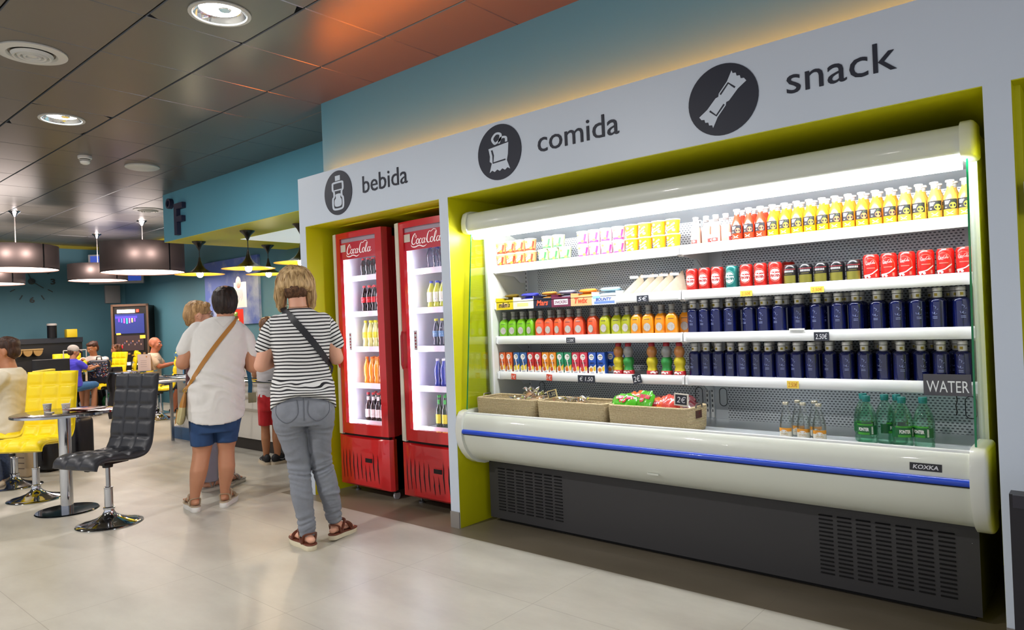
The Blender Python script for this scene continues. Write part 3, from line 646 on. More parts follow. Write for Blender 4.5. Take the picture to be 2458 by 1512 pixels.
# --- cans
def can_kind(name, body, label_fn, h=.118, R=.0325, lid=M_foil):
    r = thing(name, (0, 0, 0), 'x', 'can'); g = G()
    g.lathe([(R*.80, 0), (R*.84, .002), (R*.97, .009), (R, .014), (R, h-.016), (R*.96, h-.011), (R*.86, h-.004), (R*.84, h-.003)], body, n=24); g.build('body', r, sharp=45)
    g = G(); g.lathe([(R*.84, h-.003), (R*.86, h), (R*.83, h+.0005), (R*.80, h-.003), (.001, h-.0032)], lid, n=24); g.box(-.006, .006, -.010, .010, h-.0032, h-.0015, lid); g.build('lid', r, sharp=45)
    g = G(); label_fn(g, wr(R+.0002)); g.build('printing', r, sharp=80, fix=False); return Kind(r)
def beer_label(c, c2):
    def fn(g, f):
        g.flat2d(ribbon2d([(.027*math.cos(a), .056+.034*math.sin(a)) for a in [2*math.pi*i/28 for i in range(28)]], .0022, True), f(1), c2)
        g.flat2d(disc2d(0, .056, .0235, .029, 26), f(2), W_); g.flat2d(rect2d(-.030, .053, .030, .0685, 10, 1), f(3), c)
        g.flat2d(fit2d(text2d('Mahou', 1, bold=.03), -.0235, .0545, .0235, .0675), f(4), W_); g.flat2d(rect2d(-.024, .0445, .024, .051, 8, 1), f(3), c)
        for i in range(5): g.flat2d(disc2d(-.017+.0085*i, .0478, .0022, n=6), f(4), W_)
        for z in (.082, .030): g.flat2d(rect2d(-.012, z, .012, z+.0022, 4, 1), f(3), c)
    return fn
R1 = mat('can_red', '#c0261f', .3, metal=.25, coat=.3); R2 = mat('can_red_light', '#e08a7c', .35); T1 = mat('can_teal', '#146e6a', .3, metal=.25, coat=.3); T2 = mat('can_teal_light', '#7fb8ae', .35)
def cola_label(g, f):
    g.flat2d(ribbon2d([(.030*math.cos(a), .052+.042*math.sin(a)) for a in [math.radians(-20+220*i/30) for i in range(31)]], .0016), f(1), R2)
    g.flat2d(fit2d(COCA, -.020, .066, .020, .086), f(2), W_); g.flat2d(rect2d(-.016, .050, .018, .0535, 6, 1), f(2), R2)
    g.flat2d(ribbon2d(smooth2d([(-.031, .020), (-.012, .022), (.004, .026), (.018, .036), (.031, .046)], 4), .0045), f(2), W_)
    for x, z, rr in ((-.022, .013, .005), (-.006, .014, .0055)): g.flat2d(disc2d(x, z, rr, n=12), f(3), W_)
    g.flat2d(rect2d(-.030, .015, -.006, .021, 5, 1), f(3), W_); g.flat2d(rect2d(.018, .012, .026, .026, 2, 1), f(3), R2)
def tonic_label(g, f):
    g.flat2d(rect2d(-.034, .008, .034, .045, 14, 1), f(1), mat('can_gold', '#8f8a3e', .35, metal=.6)); g.flat2d(rect2d(-.022, .060, .024, .069, 8, 1), f(1), LBL_)
    for i in range(6): g.flat2d(rect2d(-.019+.0072*i, .0595, -.0175+.0072*i, .0695), f(2), K_)
    g.flat2d(rect2d(-.016, .0505, .018, .0535, 6, 1), f(1), mat('print_dim_gold', '#6d6634', .4)); g.flat2d(rect2d(-.034, .073, .034, .0755, 12, 1), f(1), mat('can_rim_red', '#a83a44', .4))
CK = {'red beer can with a white oval': can_kind('beer_can', R1, beer_label(R1, R2)), 'teal green beer can with a white oval': can_kind('beer_can', T1, beer_label(T1, T2)),
      'short black and gold drink can': can_kind('tonic_can', mat('can_black', '#1b191d', .28, coat=.3), tonic_label, .096, .0325, mat('can_lid_grey', '#9b9da3', .3, metal=.8)),
      'red cola can with white script': can_kind('cola_can', mat('can_cola_red', '#d6201a', .3, coat=.4), cola_label, .114, .0335, mat('can_lid_red', '#b8a29e', .35, metal=.6))}
cx = [-1.672, -1.601, -1.532, -1.454, -1.379, -1.307, -1.235, -1.161, -1.091, -1.02, -.95, -.879, -.806, -.735, -.664, -.593, -.520, -.450]
kk = list(CK); ck = [0, 0, 0, 1, 0, 0, 0, 2, 2, 2, 2, 2, 3, 3, 3, 3, 3, 3]; seen = {}
for x, k in zip(cx, ck):
    seen[k] = seen.get(k, 0)+1; lab = kk[k]
    CK[lab].put((x, 3.425, SH[1]+.0005), rnd.uniform(-.15, .15)+(.25 if k == 0 and seen[k] == 6 else 0), (lab+' on the second shelf') if k == 1 else f'{lab}, {ORD[seen[k]-1]} such can from the left', 'drink cans on the second shelf')
for x, l in ((-1.492, 'rear red beer can glimpsed left of the teal green can'), (-1.198, 'rear red beer can glimpsed beside the first short black can')):
    CK[kk[0]].put((x, 3.50, SH[1]+.0005), .4, l, 'drink cans on the second shelf')
# --- coloured square bottles with pewter necks on the third shelf
M_neck = mat('neck_sleeve', '#8b8b86', .4)
def square_kind(col, key):
    r = thing('juice_bottle', (0, 0, 0), 'x', 'bottle'); m = mat('sq_'+key, col, .25, coat=.4, noise=.03)
    g = G(); g.sqlathe([(.030, 0), (.0335, .004), (.0335, .060), (.0325, .080), (.030, .094), (.024, .104), (.0165, .111), (.0155, .114)], m, p=5, n=28, asp=.85); g.build('body', r, sharp=60)
    g = G(); g.lathe([(.0155, .112), (.0152, .118), (.0145, .150), (.0175, .152), (.0175, .158), (.015, .161), (.006, .162)], M_neck, n=18); g.lathe([(.0153, .126), (.0158, .127), (.0158, .131), (.0153, .132)], mat('neck_dark', '#5e5e5c', .4), n=18); g.build('neck_cap', r, sharp=45)
    g = G(); d = mat('engraved_disc', '#b9b4ad', .5, noise=.55, nscale=220)
    g.flat2d(disc2d(0, .040, .0195, .022, 26), front(-.0296), d); g.flat2d(disc2d(0, .040, .0205, .0232, 26), front(-.0290), mat('disc_rim_'+key, '#8a8780', .5))
    g.flat2d(rect2d(-.016, .082, .016, .085), lambda u, v: (u, -.0282, v), mat('print_faint_'+key, '#4c4a44', .6)); g.build('label', r, smooth=False, fix=False); return Kind(r)
QK = {'lime green': square_kind('#74b814', 'lime'), 'coral red': square_kind('#e85530', 'coral'), 'olive yellow': square_kind('#a8ac17', 'olive'), 'bright orange': square_kind('#f09512', 'orange')}
qx = [(-3.005, 0), (-2.928, 0), (-2.851, 0), (-2.775, 0), (-2.698, 1), (-2.623, 1), (-2.548, 1), (-2.475, 1), (-2.40, 1), (-2.293, 1), (-2.212, 2), (-2.140, 2), (-2.068, 2), (-1.990, 3), (-1.912, 3), (-1.86, 3), (-1.805, 3), (-1.755, 3)]
qx = [(-3.005, 0), (-2.930, 0), (-2.855, 0), (-2.780, 0), (-2.705, 1), (-2.632, 1), (-2.559, 1), (-2.485, 1), (-2.411, 1), (-2.310, 1), (-2.226, 2), (-2.155, 2), (-2.086, 2), (-2.016, 3), (-1.945, 3), (-1.873, 3), (-1.802, 3)]
qn = list(QK); seen = {}
for x, k in qx:
    seen[k] = seen.get(k, 0)+1; dy = .012 if (k, seen[k]) in ((2, 2), (2, 3), (3, 3)) else 0
    QK[qn[k]].put((x, 3.428+dy, SH[2]+.0005), rnd.uniform(-.22, .22), f'{qn[k]} square bottle with grey neck, {ORD[seen[k]-1]} of that colour from the left', 'square juice bottles on the third shelf')
for j, (x, k) in enumerate([(-2.36, 1), (-2.25, 1), (-1.752, 3)]+[(-2.97, 0), (-2.89, 0), (-2.82, 0), (-2.66, 1), (-2.59, 1), (-2.52, 1), (-2.19, 2), (-2.05, 3), (-1.98, 3), (-1.90, 3)]):
    QK[qn[k]].put((x, 3.505+(0 if j > 2 else -.02), SH[2]+.0005), rnd.uniform(-.5, .5), f'{qn[k]} square bottle, {ORD[j-3]} from the left in the rear row' if j > 2 else [f'coral red square bottle half hidden between the fifth and sixth coral ones', 'coral red square bottle half hidden left of the first olive one', 'bright orange square bottle half hidden at the end of the row by the blue bottles'][j], 'rear square juice bottles')
# --- dark blue glass water bottles, third and fourth shelf
BLUE = bpy.data.materials.new('blue_glass'); BLUE.use_nodes = True; _b = BLUE.node_tree.nodes['Principled BSDF']
_b.inputs['Base Color'].default_value = (*lin('#0b1656'), 1); _b.inputs['Roughness'].default_value = .05; _b.inputs['Transmission Weight'].default_value = .35; _b.inputs['Coat Weight'].default_value = .5
M_bcap = mat('bluebottle_cap', '#c9c8c2', .35, metal=.15); M_bcol = mat('bluebottle_seal', '#8f8c66', .4); M_etch = mat('bluebottle_print', '#8f9bc4', .5)
def blue_bottle():
    r = thing('water_bottle', (0, 0, 0), 'x', 'bottle'); R = .0315; g = G()
    g.lathe([(.027, 0), (R, .004), (R, .112), (R*.98, .119), (R*.8, .126), (R*.52, .130), (R*.49, .140), (R*.49, .150)], BLUE, n=20); g.build('body', r, sharp=40)
    g = G(); g.lathe([(.0165, .132), (.0172, .134), (.0172, .156)], M_bcap, n=18); g.lathe([(.0175, .1565), (.0178, .158)], K_, n=18); g.lathe([(.0172, .158), (.0185, .159), (.0185, .172), (.0175, .174), (.003, .1745)], M_bcap, n=18); g.build('cap', r, sharp=40)
    g = G(); f = wr(R+.0002); f2 = wr(.0174)
    g.flat2d(rect2d(-.006, .138, .006, .150, 3, 1), f2(1), mat('seal_gold', '#8a7a2e', .35, metal=.6))
    rr = random.Random(5)
    for i in range(9):
        a = (rr.uniform(-.009, .009), .075+rr.uniform(-.02, .02)); g.flat2d(ribbon2d([a, (a[0]+rr.uniform(-.006, .006), a[1]+rr.uniform(.002, .008))], .0014), f(1), M_etch)
    for z in (.05, .044): g.flat2d(rect2d(-.009, z, .009, z+.0018, 3, 1), f(1), M_etch)
    g.build('printing', r, sharp=80, fix=False); return Kind(r)
BK = blue_bottle()
b3 = [-1.678, -1.614, -1.548, -1.478, -1.376, -1.302, -1.227, -1.142, -1.049, -.955, -.88, -.79, -.712, -.634, -.556, -.472]
b4 = [-1.688, -1.622, -1.556, -1.488, -1.42, -1.352, -1.288, -1.222, -1.150, -1.082, -1.008, -.928, -.852, -.778, -.705, -.630, -.552, -.474]
for s_, (lst, z, nmz) in enumerate(((b3, SH[2], 'third'), (b4, SH[3], 'fourth'))):
    for j, x in enumerate(lst): BK.put((x, 3.430+rnd.choice((0, 0, 0, .02)), z+.0005), rnd.uniform(-.5, .5), f'dark blue water bottle, {ORD[j]} from the left in the {nmz} shelf front row', f'blue water bottles on the {nmz} shelf')
    for j in range(17):
        x = -1.66+.072*j+rnd.uniform(-.01, .01); BK.put((x, 3.507+rnd.uniform(-.006, .006), z+.0005), rnd.uniform(-.5, .5), f'dark blue water bottle, {ORD[j]} from the left in the {nmz} shelf rear row', f'rear blue water bottles on the {nmz} shelf')
    for j in range(16):
        x = -1.64+.074*j+rnd.uniform(-.01, .01); BK.put((x, 3.585, z+.0005), rnd.uniform(-.5, .5), f'dark blue water bottle standing deepest inside the {nmz} shelf, in its last row', f'deepest blue water bottles on the {nmz} shelf')
# --- small juice cartons with straws
M_straw = mat('straw', '#eadcd6', .4)
def carton_kind(main, low, fruit, key, zero=False):
    r = thing('juice_carton', (0, 0, 0), 'x', 'carton'); w_ = .0255; m = mat('carton_'+key, main, .4); g = G()
    g.box(-w_, w_, -.019, .019, 0, .128, m, bev=.0012); g.build('box', r, sharp=30)
    g = G(); f = front(-.0193)
    g.flat2d(rect2d(-w_+.0005, .001, w_-.0005, .04), f, W_); g.flat2d(poly2d([(-w_+.0005, .036), (-.01, .05), (.006, .042), (w_-.0005, .058), (w_-.0005, .034)]), front(-.0195), mat('carton_low_'+key, low, .4))
    g.flat2d(disc2d(-.004, .100, .017, .018, 20), front(-.0195), W_); g.flat2d(ribbon2d([(-.014, .103), (-.004, .106), (.008, .103)], .005), front(-.0197), mat('carton_word', '#5b6b3c', .5)); g.flat2d(ribbon2d([(-.012, .094), (-.003, .095), (.006, .094)], .003), front(-.0197), mat('carton_'+key))
    g.flat2d(disc2d(-.008, .026, .012, .012, 16), front(-.0197), mat('carton_fruit_'+key, fruit, .4)); g.flat2d(disc2d(.015, .032, .008, .014, 16), front(-.0196), mat('carton_fruit2', '#f2cf2e', .4))
    g.flat2d(fit2d(text2d('ZERO', 1, bold=.03), -.016, .060, .014, .069), front(-.0197), K_ if zero else mat('carton_dark_word', '#39342f', .5)); g.flat2d(rect2d(-.012, .006, .010, .009), front(-.0195), mat('carton_blue_word', '#5c6c9c', .5))
    g.build('printing', r, smooth=False, fix=False)
    if not zero: g = G(); g.tube([(-.010, -.0215, .108), (.010, -.0215, .012)], .0026, M_straw, n=6); g.build('straw', r)
    return Kind(r)
TK = {'orange': carton_kind('#d8602a', '#e59a3c', '#e2852c', 'orange'), 'blue': carton_kind('#2f5d9c', '#e8c83a', '#e8d35a', 'blue'), 'red': carton_kind('#c22a2c', '#d93b2e', '#e2672c', 'red'), 'amber': carton_kind('#e2881e', '#e8a32e', '#d8601e', 'amber'),
      'green': carton_kind('#1f8a5e', '#e8a84a', '#e2762c', 'green'), 'crimson': carton_kind('#d03048', '#d8404e', '#e2572c', 'crimson'), 'royal blue': carton_kind('#1c4fae', '#e9e5df', '#e2962c', 'royal', True)}
seq = ['orange', 'orange', 'blue', 'blue', 'red', 'red', 'amber', 'amber', 'green', 'green', 'crimson', 'crimson', 'royal blue', 'royal blue']
tx = [-3.012, -2.955, -2.893, -2.837, -2.777, -2.720, -2.66, -2.603, -2.546, -2.489, -2.432, -2.375, -2.313, -2.252]; seen = {}
for x, k in zip(tx, seq):
    seen[k] = seen.get(k, 0)+1; TK[k].put((x, 3.416, SH[3]+.0005), rnd.uniform(-.06, .06), f'small {k} juice carton{""}, the {"left" if seen[k] == 1 else "right"} of its pair on the fourth shelf', 'juice cartons on the fourth shelf')
for j, (x, k) in enumerate(((-2.222, 'royal blue'), (-2.18, 'royal blue'))): TK[k].put((x, 3.475+.05*j, SH[3]+.0005), .1, ['royal blue juice carton set back just right of the front pair', 'royal blue juice carton deepest behind the last front carton'][j], 'juice cartons on the fourth shelf')
# --- children's drink bottles: waisted clear bottles, red cap and base, coloured wrap
def kid_kind(col, top, key):
    r = thing('drink_bottle', (0, 0, 0), 'x', 'bottle')
    g = G(); g.lathe([(.030, .026), (.028, .034), (.024, .048), (.031, .066), (.032, .080), (.027, .094), (.022, .100)], mat('kid_'+key, col, .35, coat=.3, noise=.12, nscale=60), n=20); g.build('wrap', r, sharp=60)
    g = G(); g.lathe([(.022, .099), (.020, .104), (.027, .116), (.029, .130), (.026, .146), (.018, .156), (.014, .160), (.014, .166)], mat('kid_top_'+key, top, .3, coat=.4, noise=.1, nscale=40), n=20); g.build('bottle_top', r, sharp=60)
    g = G(); g.lathe([(.028, 0), (.032, .004), (.033, .016), (.031, .026), (.026, .029)], mat('kid_base', '#b52028', .3, coat=.4), n=20); f = wr(.0332); g.flat2d(ribbon2d([(-.022, .015), (-.008, .020), (.004, .014), (.02, .018)], .010), f(1), W_); g.build('base', r, sharp=60)
    g = G(); g.lathe([(.0165, .160), (.0175, .163), (.0175, .178), (.016, .180), (.002, .1805)], mat('kid_cap', '#9c1f2c', .35), n=18); g.build('cap', r, sharp=45); return Kind(r)
NKk = {'yellow': kid_kind('#c9b81f', '#b9793f', 'y'), 'green': kid_kind('#2a8a3e', '#8f9190', 'g')}
for x, k, rz, l in ((-2.150, 'yellow', 0, 'yellow-wrapped children drink bottle with red cap, first on the left beside the cartons'), (-2.085, 'green', 0, 'green-wrapped children drink bottle with red cap, beside the leftmost yellow one'), (-1.935, 'yellow', .8, 'yellow-wrapped children drink bottle standing alone behind the small 2 euro tag'), (-1.845, 'green', 0, 'green-wrapped children drink bottle, second from the blue water bottles'), (-1.768, 'yellow', 0, 'yellow-wrapped children drink bottle right next to the blue water bottles')):
    NKk[k].put((x, 3.43, SH[3]+.0005), rz, l, 'children drink bottles on the fourth shelf')
# --- chocolate bars in display boxes, second shelf left
bar_n = [('M&M', '#d9c21a', '#5a4a2a', '#6d5a1e', '#c9a21c', 'm&m\'s', '#3b2b20'), ('blank', '#e9e3cf', '#b9a85a', '#3a3fb0', '#4a43c0', '', '#e8d9a0'), ('mars', '#1b2238', '#c9502e', '#c98a3e', '#b98a4a', 'Mars', '#e0583a'), ('snickers', '#6d2a44', '#d9d9e8', '#8a8a9a', '#8f6a7a', 'SNICKERS', '#e6e6f0'), ('twix', '#eeb27c', '#d8501e', '#e09a3e', '#d9923a', 'Twix', '#d9502e'), ('bounty', '#dfe8ee', '#3a62b8', '#bcd9e6', '#9cc4dc', 'BOUNTY', '#2c4fa8')]
bx = [-3.035, -2.887, -2.72, -2.58, -2.435, -2.285, -2.12]
labs = ['yellow open box of sweets at the left end of the second shelf', 'cream open box with purple-wrapped bars on the second shelf', 'navy open box of bars with orange lettering, on the second shelf', 'maroon open box of bars with a white lettering panel, on the second shelf', 'orange open box of bars with red lettering, on the second shelf', 'pale open box of bars with blue lettering, next to the sandwiches']
for j, (kn, c1, c2, c3, c4, t, tc) in enumerate(bar_n):
    x0, x1 = bx[j]+.001, bx[j+1]-.001; xm = (x0+x1)/2; hw = (x1-x0)/2
    r = thing('candy_box', (xm, 3.382, SH[1]), labs[j], 'display box', 'open sweet boxes on the second shelf'); mb = mat('candybox_'+kn.replace('&', ''), c1, .45)
    g = G(); g.box(-hw, hw, -.004, -.002, -.046, .014, mb); g.box(-hw, hw, -.004, .16, .0005, .004, mb); g.box(-hw, -hw+.002, -.002, .16, .004, .030, mb); g.box(hw-.002, hw, -.002, .16, .004, .030, mb); g.box(-hw, hw, .158, .16, .004, .03, mb); g.build('tray', r, smooth=False)
    g = G(); f = front(-.0046)
    if j == 1: g.flat2d(rect2d(-hw*.6, -.03, hw*.5, -.01), f, mat('pale_yellow_print', '#e6d78a', .5))
    if t:
        if kn == 'snickers': g.flat2d(rect2d(-hw*.72, -.033, hw*.72, .0), f, mat('print_lilac', '#e6e6f0', .5)); g.flat2d(fit2d(text2d(t, 1, bold=.03, shear=.2), -hw*.64, -.026, hw*.64, -.008), front(-.0049), mb)
        else:
            if kn == 'bounty': g.flat2d(rect2d(-hw*.8, -.040, hw*.9, -.026), f, mat('bounty_blue', '#6f8fd0', .5)); g.flat2d(rect2d(-hw*.9, -.010, -hw*.3, .006), f, mat('bounty_teal', '#8fd0c8', .5))
            if kn == 'M&M': g.flat2d(disc2d(0, -.018, .035, .016, 20), f, mat('print_tan', '#e2c38a', .5))
            g.flat2d(fit2d(text2d(t, 1, bold=.03, shear=.25), -hw*.66, -.032 if kn != 'bounty' else -.024, hw*.66, .002 if kn != 'bounty' else -.006), front(-.0049), mat('cw_'+kn.replace('&', ''), tc, .45))
    g.build('printed_front', r, smooth=False, fix=False)
    for q in range(3):
        bt = thing('chocolate_bar', (xm+rnd.uniform(-.008, .008), 3.46+.03*(q % 2), SH[1]+.012+.016*q), f'wrapped bar, {["lowest", "middle", "topmost"][q]} in the {labs[j].split(" of ")[0].split(" at ")[0].split(" with ")[0]}', 'chocolate bar', 'wrapped bars in the sweet boxes'); bt.rotation_euler = (0, 0, rnd.uniform(-.12, .12))
        g = G(); L_ = hw*.86; rows = []
        for i, xx in enumerate((-L_, -L_*.86, -L_*.8, -L_*.4, 0, L_*.4, L_*.8, L_*.86, L_)):
            hh = (.001, .002, .009, .0105, .0105, .0105, .009, .002, .001)[i]; dd = (.020, .018, .018, .019, .019, .019, .018, .018, .020)[i]
            rows.append([(xx, dd*math.cos(a), hh*math.sin(a)) for a in [2*math.pi*k/10 for k in range(10)]])
        g.loft(rows, mat('wrap_'+kn.replace('&', ''), (c3, c4, c4)[0], .3, coat=.4, noise=.3, nscale=30)); g.build('wrapper', bt, sharp=60)
        g = G(); g.flat2d(fit2d(text2d(t or 'bar', 1), -L_*.5, -.007, L_*.5, .007), lambda u, v: (u, v-.004, .0108), mat('cw_'+kn.replace('&', ''), tc, .45)) if t else g.flat2d(rect2d(-L_*.5, -.006, L_*.5, .006), lambda u, v: (u, v, .0108), mat('pale_yellow_print', '#e6d78a', .5)); g.build('printing', bt, smooth=False, fix=False)
# --- triangular sandwich packs
M_bread = mat('bread', '#e9dcc0', .8, noise=.15, nscale=60); M_crust = mat('crust', '#b08a52', .8); M_ham = mat('filling_ham', '#b0695a', .6); M_box = glassmat('sandwich_box', '#ffffff', .98, .06)
def sandwich():
    r = thing('sandwich_pack', (0, 0, 0), 'x', 'sandwich'); g = G()
    for y0, y1, m in ((-.028, -.012, M_bread), (-.012, -.006, M_ham), (-.006, .006, M_bread), (.006, .011, mat('filling_green', '#8fa05a', .6)), (.011, .026, M_bread)):
        g.add([(-.060, y0, .003), (.055, y0, .003), (.04, y0, .100), (-.060, y1, .003), (.055, y1, .003), (.04, y1, .100)], [(0, 1, 2), (5, 4, 3), (0, 3, 4, 1), (1, 4, 5, 2), (2, 5, 3, 0)], m)
    g.build('sandwich', r, smooth=False)
    g = G(); g.add([(-.068, -.032, .0), (.062, -.032, .0), (.044, -.032, .112), (-.068, .030, .0), (.062, .030, .0), (.044, .030, .112)], [(0, 1, 2), (5, 4, 3), (0, 3, 4, 1), (1, 4, 5, 2), (2, 5, 3, 0)], M_box); g.build('clear_pack', r, smooth=False)
    g = G(); g.box(-.02, .02, -.0335, -.0325, .078, .09, W_); g.build('paper_label', r, smooth=False); return Kind(r)
SW = sandwich()
for j, x in enumerate((-2.055, -1.985, -1.93, -1.87, -1.805)): SW.put((x, 3.47, SH[1]+.0005), 0.62, f'triangular sandwich pack on the second shelf, {ORD[j]} of five from the left', 'sandwich packs on the second shelf', scale=1.18)
# --- shelf tickets
def ticket(name, x0, x1, z0, z1, y, bg, fg, s, label, tilt=0, frame=None, shear=.15, bold=0.):
    xm, zm = (x0+x1)/2, (z0+z1)/2; r = thing(name, (xm, y, zm), label, 'price tag', None); r.rotation_euler = (0, tilt, 0); hw, hh = (x1-x0)/2, (z1-z0)/2
    g = G(); g.box(-hw, hw, 0, .0012, -hh, hh, bg); g.build('card', r, smooth=False)
    g = G(); vf = fit2d(text2d(s, 1, shear=shear, bold=bold), -hw*.78, -hh*.62, hw*.78, hh*.62); g.flat2d(vf, front(-.0004), fg); g.build('writing', r, smooth=False, fix=False)
    if frame:
        g = G()
        for a, b, c, d in ((-hw-.006, hw+.006, hh, hh+.006), (-hw-.006, hw+.006, -hh-.006, -hh), (-hw-.006, -hw, -hh, hh), (hw, hw+.006, -hh, hh)): g.box(a, b, -.003, .004, c, d, frame)
        g.build('wooden_frame', r, smooth=False)
    return r
SL = mat('slate_black', '#2b2f3a', .6); CH = mat('chalk_white', '#e6e8ee', .7); YT = mat('tag_yellow', '#f0cf52', .5); RT = mat('tag_red', '#e04a32', .5); OR = mat('tag_orange_ink', '#d98a2a', .5)
YR = 3.3765
ticket('price_tag', -1.985, -1.912, 1.352, 1.388, YR, SL, CH, '5€', 'dark slate tag reading 5€ under the sandwiches')
ticket('price_tag', -2.478, -2.415, 1.131, 1.163, YR, SL, CH, '2.50€', 'dark slate tag reading 2.50€ under the coral bottles')
ticket('price_tag', -2.925, -2.887, .902, .938, YR-.001, RT, W_, '1€', 'small red 1€ tag under the blue cartons, the left of two', .1)
ticket('price_tag', -2.640, -2.598, .902, .940, YR-.001, RT, W_, '1€', 'small red 1€ tag under the amber and green cartons, the right of two', .1)
ticket('price_tag', -2.405, -2.285, .898, .940, YR, SL, CH, '€ 1.50', 'wide dark slate tag reading € 1.50 under the royal blue cartons')
ticket('price_tag', -2.03, -1.975, .902, .955, YR-.004, SL, CH, '2€', 'dark tilted slate tag reading 2€ in front of the lone yellow-wrapped bottle', -.2)
ticket('price_tag', -1.395, -1.335, 1.352, 1.38, YR, YT, OR, '2.50€', 'faint yellow price tag under the beer cans on the second shelf')
ticket('price_tag', -1.058, -.998, 1.352, 1.38, YR, YT, OR, '2.50€', 'faint yellow price tag under the short black cans')
ticket('price_tag', -1.052, -.985, 1.128, 1.168, YR, SL, CH, '2.50€', 'dark slate tag reading 2.50€ under the blue bottles of the third shelf')
ticket('price_tag', -1.185, -1.13, .902, .938, YR, YT, mat('tag_orange_dark', '#c2661a', .5), '2.50€', 'yellow tag reading 2.50€ under the blue bottles of the fourth shelf')
ticket('price_tag', -2.53, -2.488, 1.59, 1.622, YR, mat('tag_pale', '#dfe4ea', .5), mat('ink_grey', '#8f97a8', .5), '2€', 'pale price tag under the green noodle pots')
ticket('price_tag', -2.235, -2.19, 1.59, 1.622, YR, mat('tag_pale'), mat('ink_grey'), '2€', 'pale price tag under the pink noodle pots')
g = G(); g.box(-.035, .035, -.006, .004, 0, .008, W_); tag(g.build('ticket_holder', loc=(-1.13, 3.384, 1.179)), 'blank white clip-on ticket holder on the rail of the third shelf', 'ticket holder')
r = thing('water_sign', (-.527, 3.372, .925), 'dark slate sign reading WATER at the right end of the fourth shelf', 'sign')
g = G(); g.box(-.086, .086, 0, .002, -.032, .058, mat('slate_grey', '#4c4a52', .35)); g.build('board', r, smooth=False)
g = G(); g.flat2d(fit2d(text2d('WATER', 1), -.074, -.018, .078, .03), front(-.0005), CH); g.build('writing', r, smooth=False, fix=False)
# --- woven baskets on the deck
def weave_mat(name, c1, c2):
    m = bpy.data.materials.new(name); m.use_nodes = True; nt = m.node_tree; b = nt.nodes['Principled BSDF']; N = nt.nodes.new; L = nt.links.new
    tc = N('ShaderNodeTexCoord'); wv = N('ShaderNodeTexWave'); wv.bands_direction = 'Z'; wv.inputs['Scale'].default_value = 42; wv.inputs['Distortion'].default_value = 3; wv.inputs['Detail'].default_value = 3; wv.inputs['Detail Scale'].default_value = 3
    n = N('ShaderNodeTexNoise'); n.inputs['Scale'].default_value = 120; n.inputs['Detail'].default_value = 4; L(tc.outputs['Object'], wv.inputs['Vector']); L(tc.outputs['Object'], n.inputs['Vector'])
    mx = N('ShaderNodeMix'); mx.data_type = 'RGBA'; L(n.outputs['Fac'], mx.inputs[0]); mx.inputs[6].default_value = (*lin(c1), 1); mx.inputs[7].default_value = (*lin(c2), 1); L(mx.outputs[2], b.inputs['Base Color']); b.inputs['Roughness'].default_value = .75
    ad = N('ShaderNodeMath'); ad.operation = 'ADD'; L(wv.outputs['Fac'], ad.inputs[0]); L(n.outputs['Fac'], ad.inputs[1]); bp = N('ShaderNodeBump'); bp.inputs['Strength'].default_value = .8; bp.inputs['Distance'].default_value = .005; L(ad.outputs[0], bp.inputs['Height']); L(bp.outputs[0], b.inputs['Normal']); return m
M_weave = weave_mat('seagrass', '#a08a5c', '#e6d4ac'); M_weave2 = weave_mat('seagrass_inner', '#7d5733', '#a9805a')
def rr_ring(hx, hy, r, z, seg=5, jit=0.):
    out = []
    for sx, sy, a0 in ((1, 1, 0), (-1, 1, 90), (-1, -1, 180), (1, -1, 270)):
        for i in range(seg+1):
            a = math.radians(a0+90*i/seg); out.append((sx*(hx-r)+r*math.cos(a), sy*(hy-r)+r*math.sin(a), z))
    return out
def basket(x, label):
    r = thing('woven_basket', (x, 3.262, .6835), label, 'basket', 'woven baskets on the deck of the display case'); hx, hy, H_, rd = .236, .118, .118, .03
    g = G(); o = [rr_ring(hx-.01, hy-.01, rd, 0), rr_ring(hx-.004, hy-.004, rd, .02), rr_ring(hx, hy, rd, H_)]; i_ = [rr_ring(hx-.014, hy-.014, rd*.7, H_), rr_ring(hx-.024, hy-.024, rd*.7, .012)]
    rows = o+i_; n = len(rows[0]); v = [p for q in rows for p in q]; f = []
    # hand-holes in the short ends are not cut: dark patches paint in their shade
    def ins(row, q): return row
    for a in range(len(rows)-1):
        for j in range(n): f.append((a*n+j, a*n+(j+1) % n, (a+1)*n+(j+1) % n, (a+1)*n+j))
    f.append(tuple(reversed(range(n)))); f.append(tuple((len(rows)-1)*n+j for j in range(n))); g.add(v, f, M_weave)
    w_ = g.build('body', r, sharp=50)
    g = G(); ring = rr_ring(hx-.007, hy-.007, rd*.9, H_+.002, 5); g.tube(ring+ring[:1], .0085, M_weave, n=7, cap=False)
    g.build('braided_rim', r, sharp=80)
    for s_ in (-1, 1):
        g = G(); g.tube([(s_*(hx+.002), -.035, H_+.002), (s_*(hx+.003), -.03, H_+.020), (s_*(hx+.003), .03, H_+.020), (s_*(hx+.002), .035, H_+.002)], .0045, mat('basket_handle_metal', '#77726a', .35, metal=.6), n=8); g.build('handle', r)
        g = G(); g.box(s_*hx-.0015 if s_ < 0 else s_*hx-.001, s_*hx+.001 if s_ < 0 else s_*hx+.0015, -.032, .032, .068, .106, mat('hand_hole_shadow', '#4a2c20', .8)); g.build('painted_hand_hole', r)
    return r
basket(-2.795, 'woven seagrass basket at the left end of the deck, holding bagged pastries')
basket(-2.310, 'middle woven seagrass basket on the deck, mostly empty')
basket(-1.825, 'right woven seagrass basket on the deck, full of bright sweet bags')
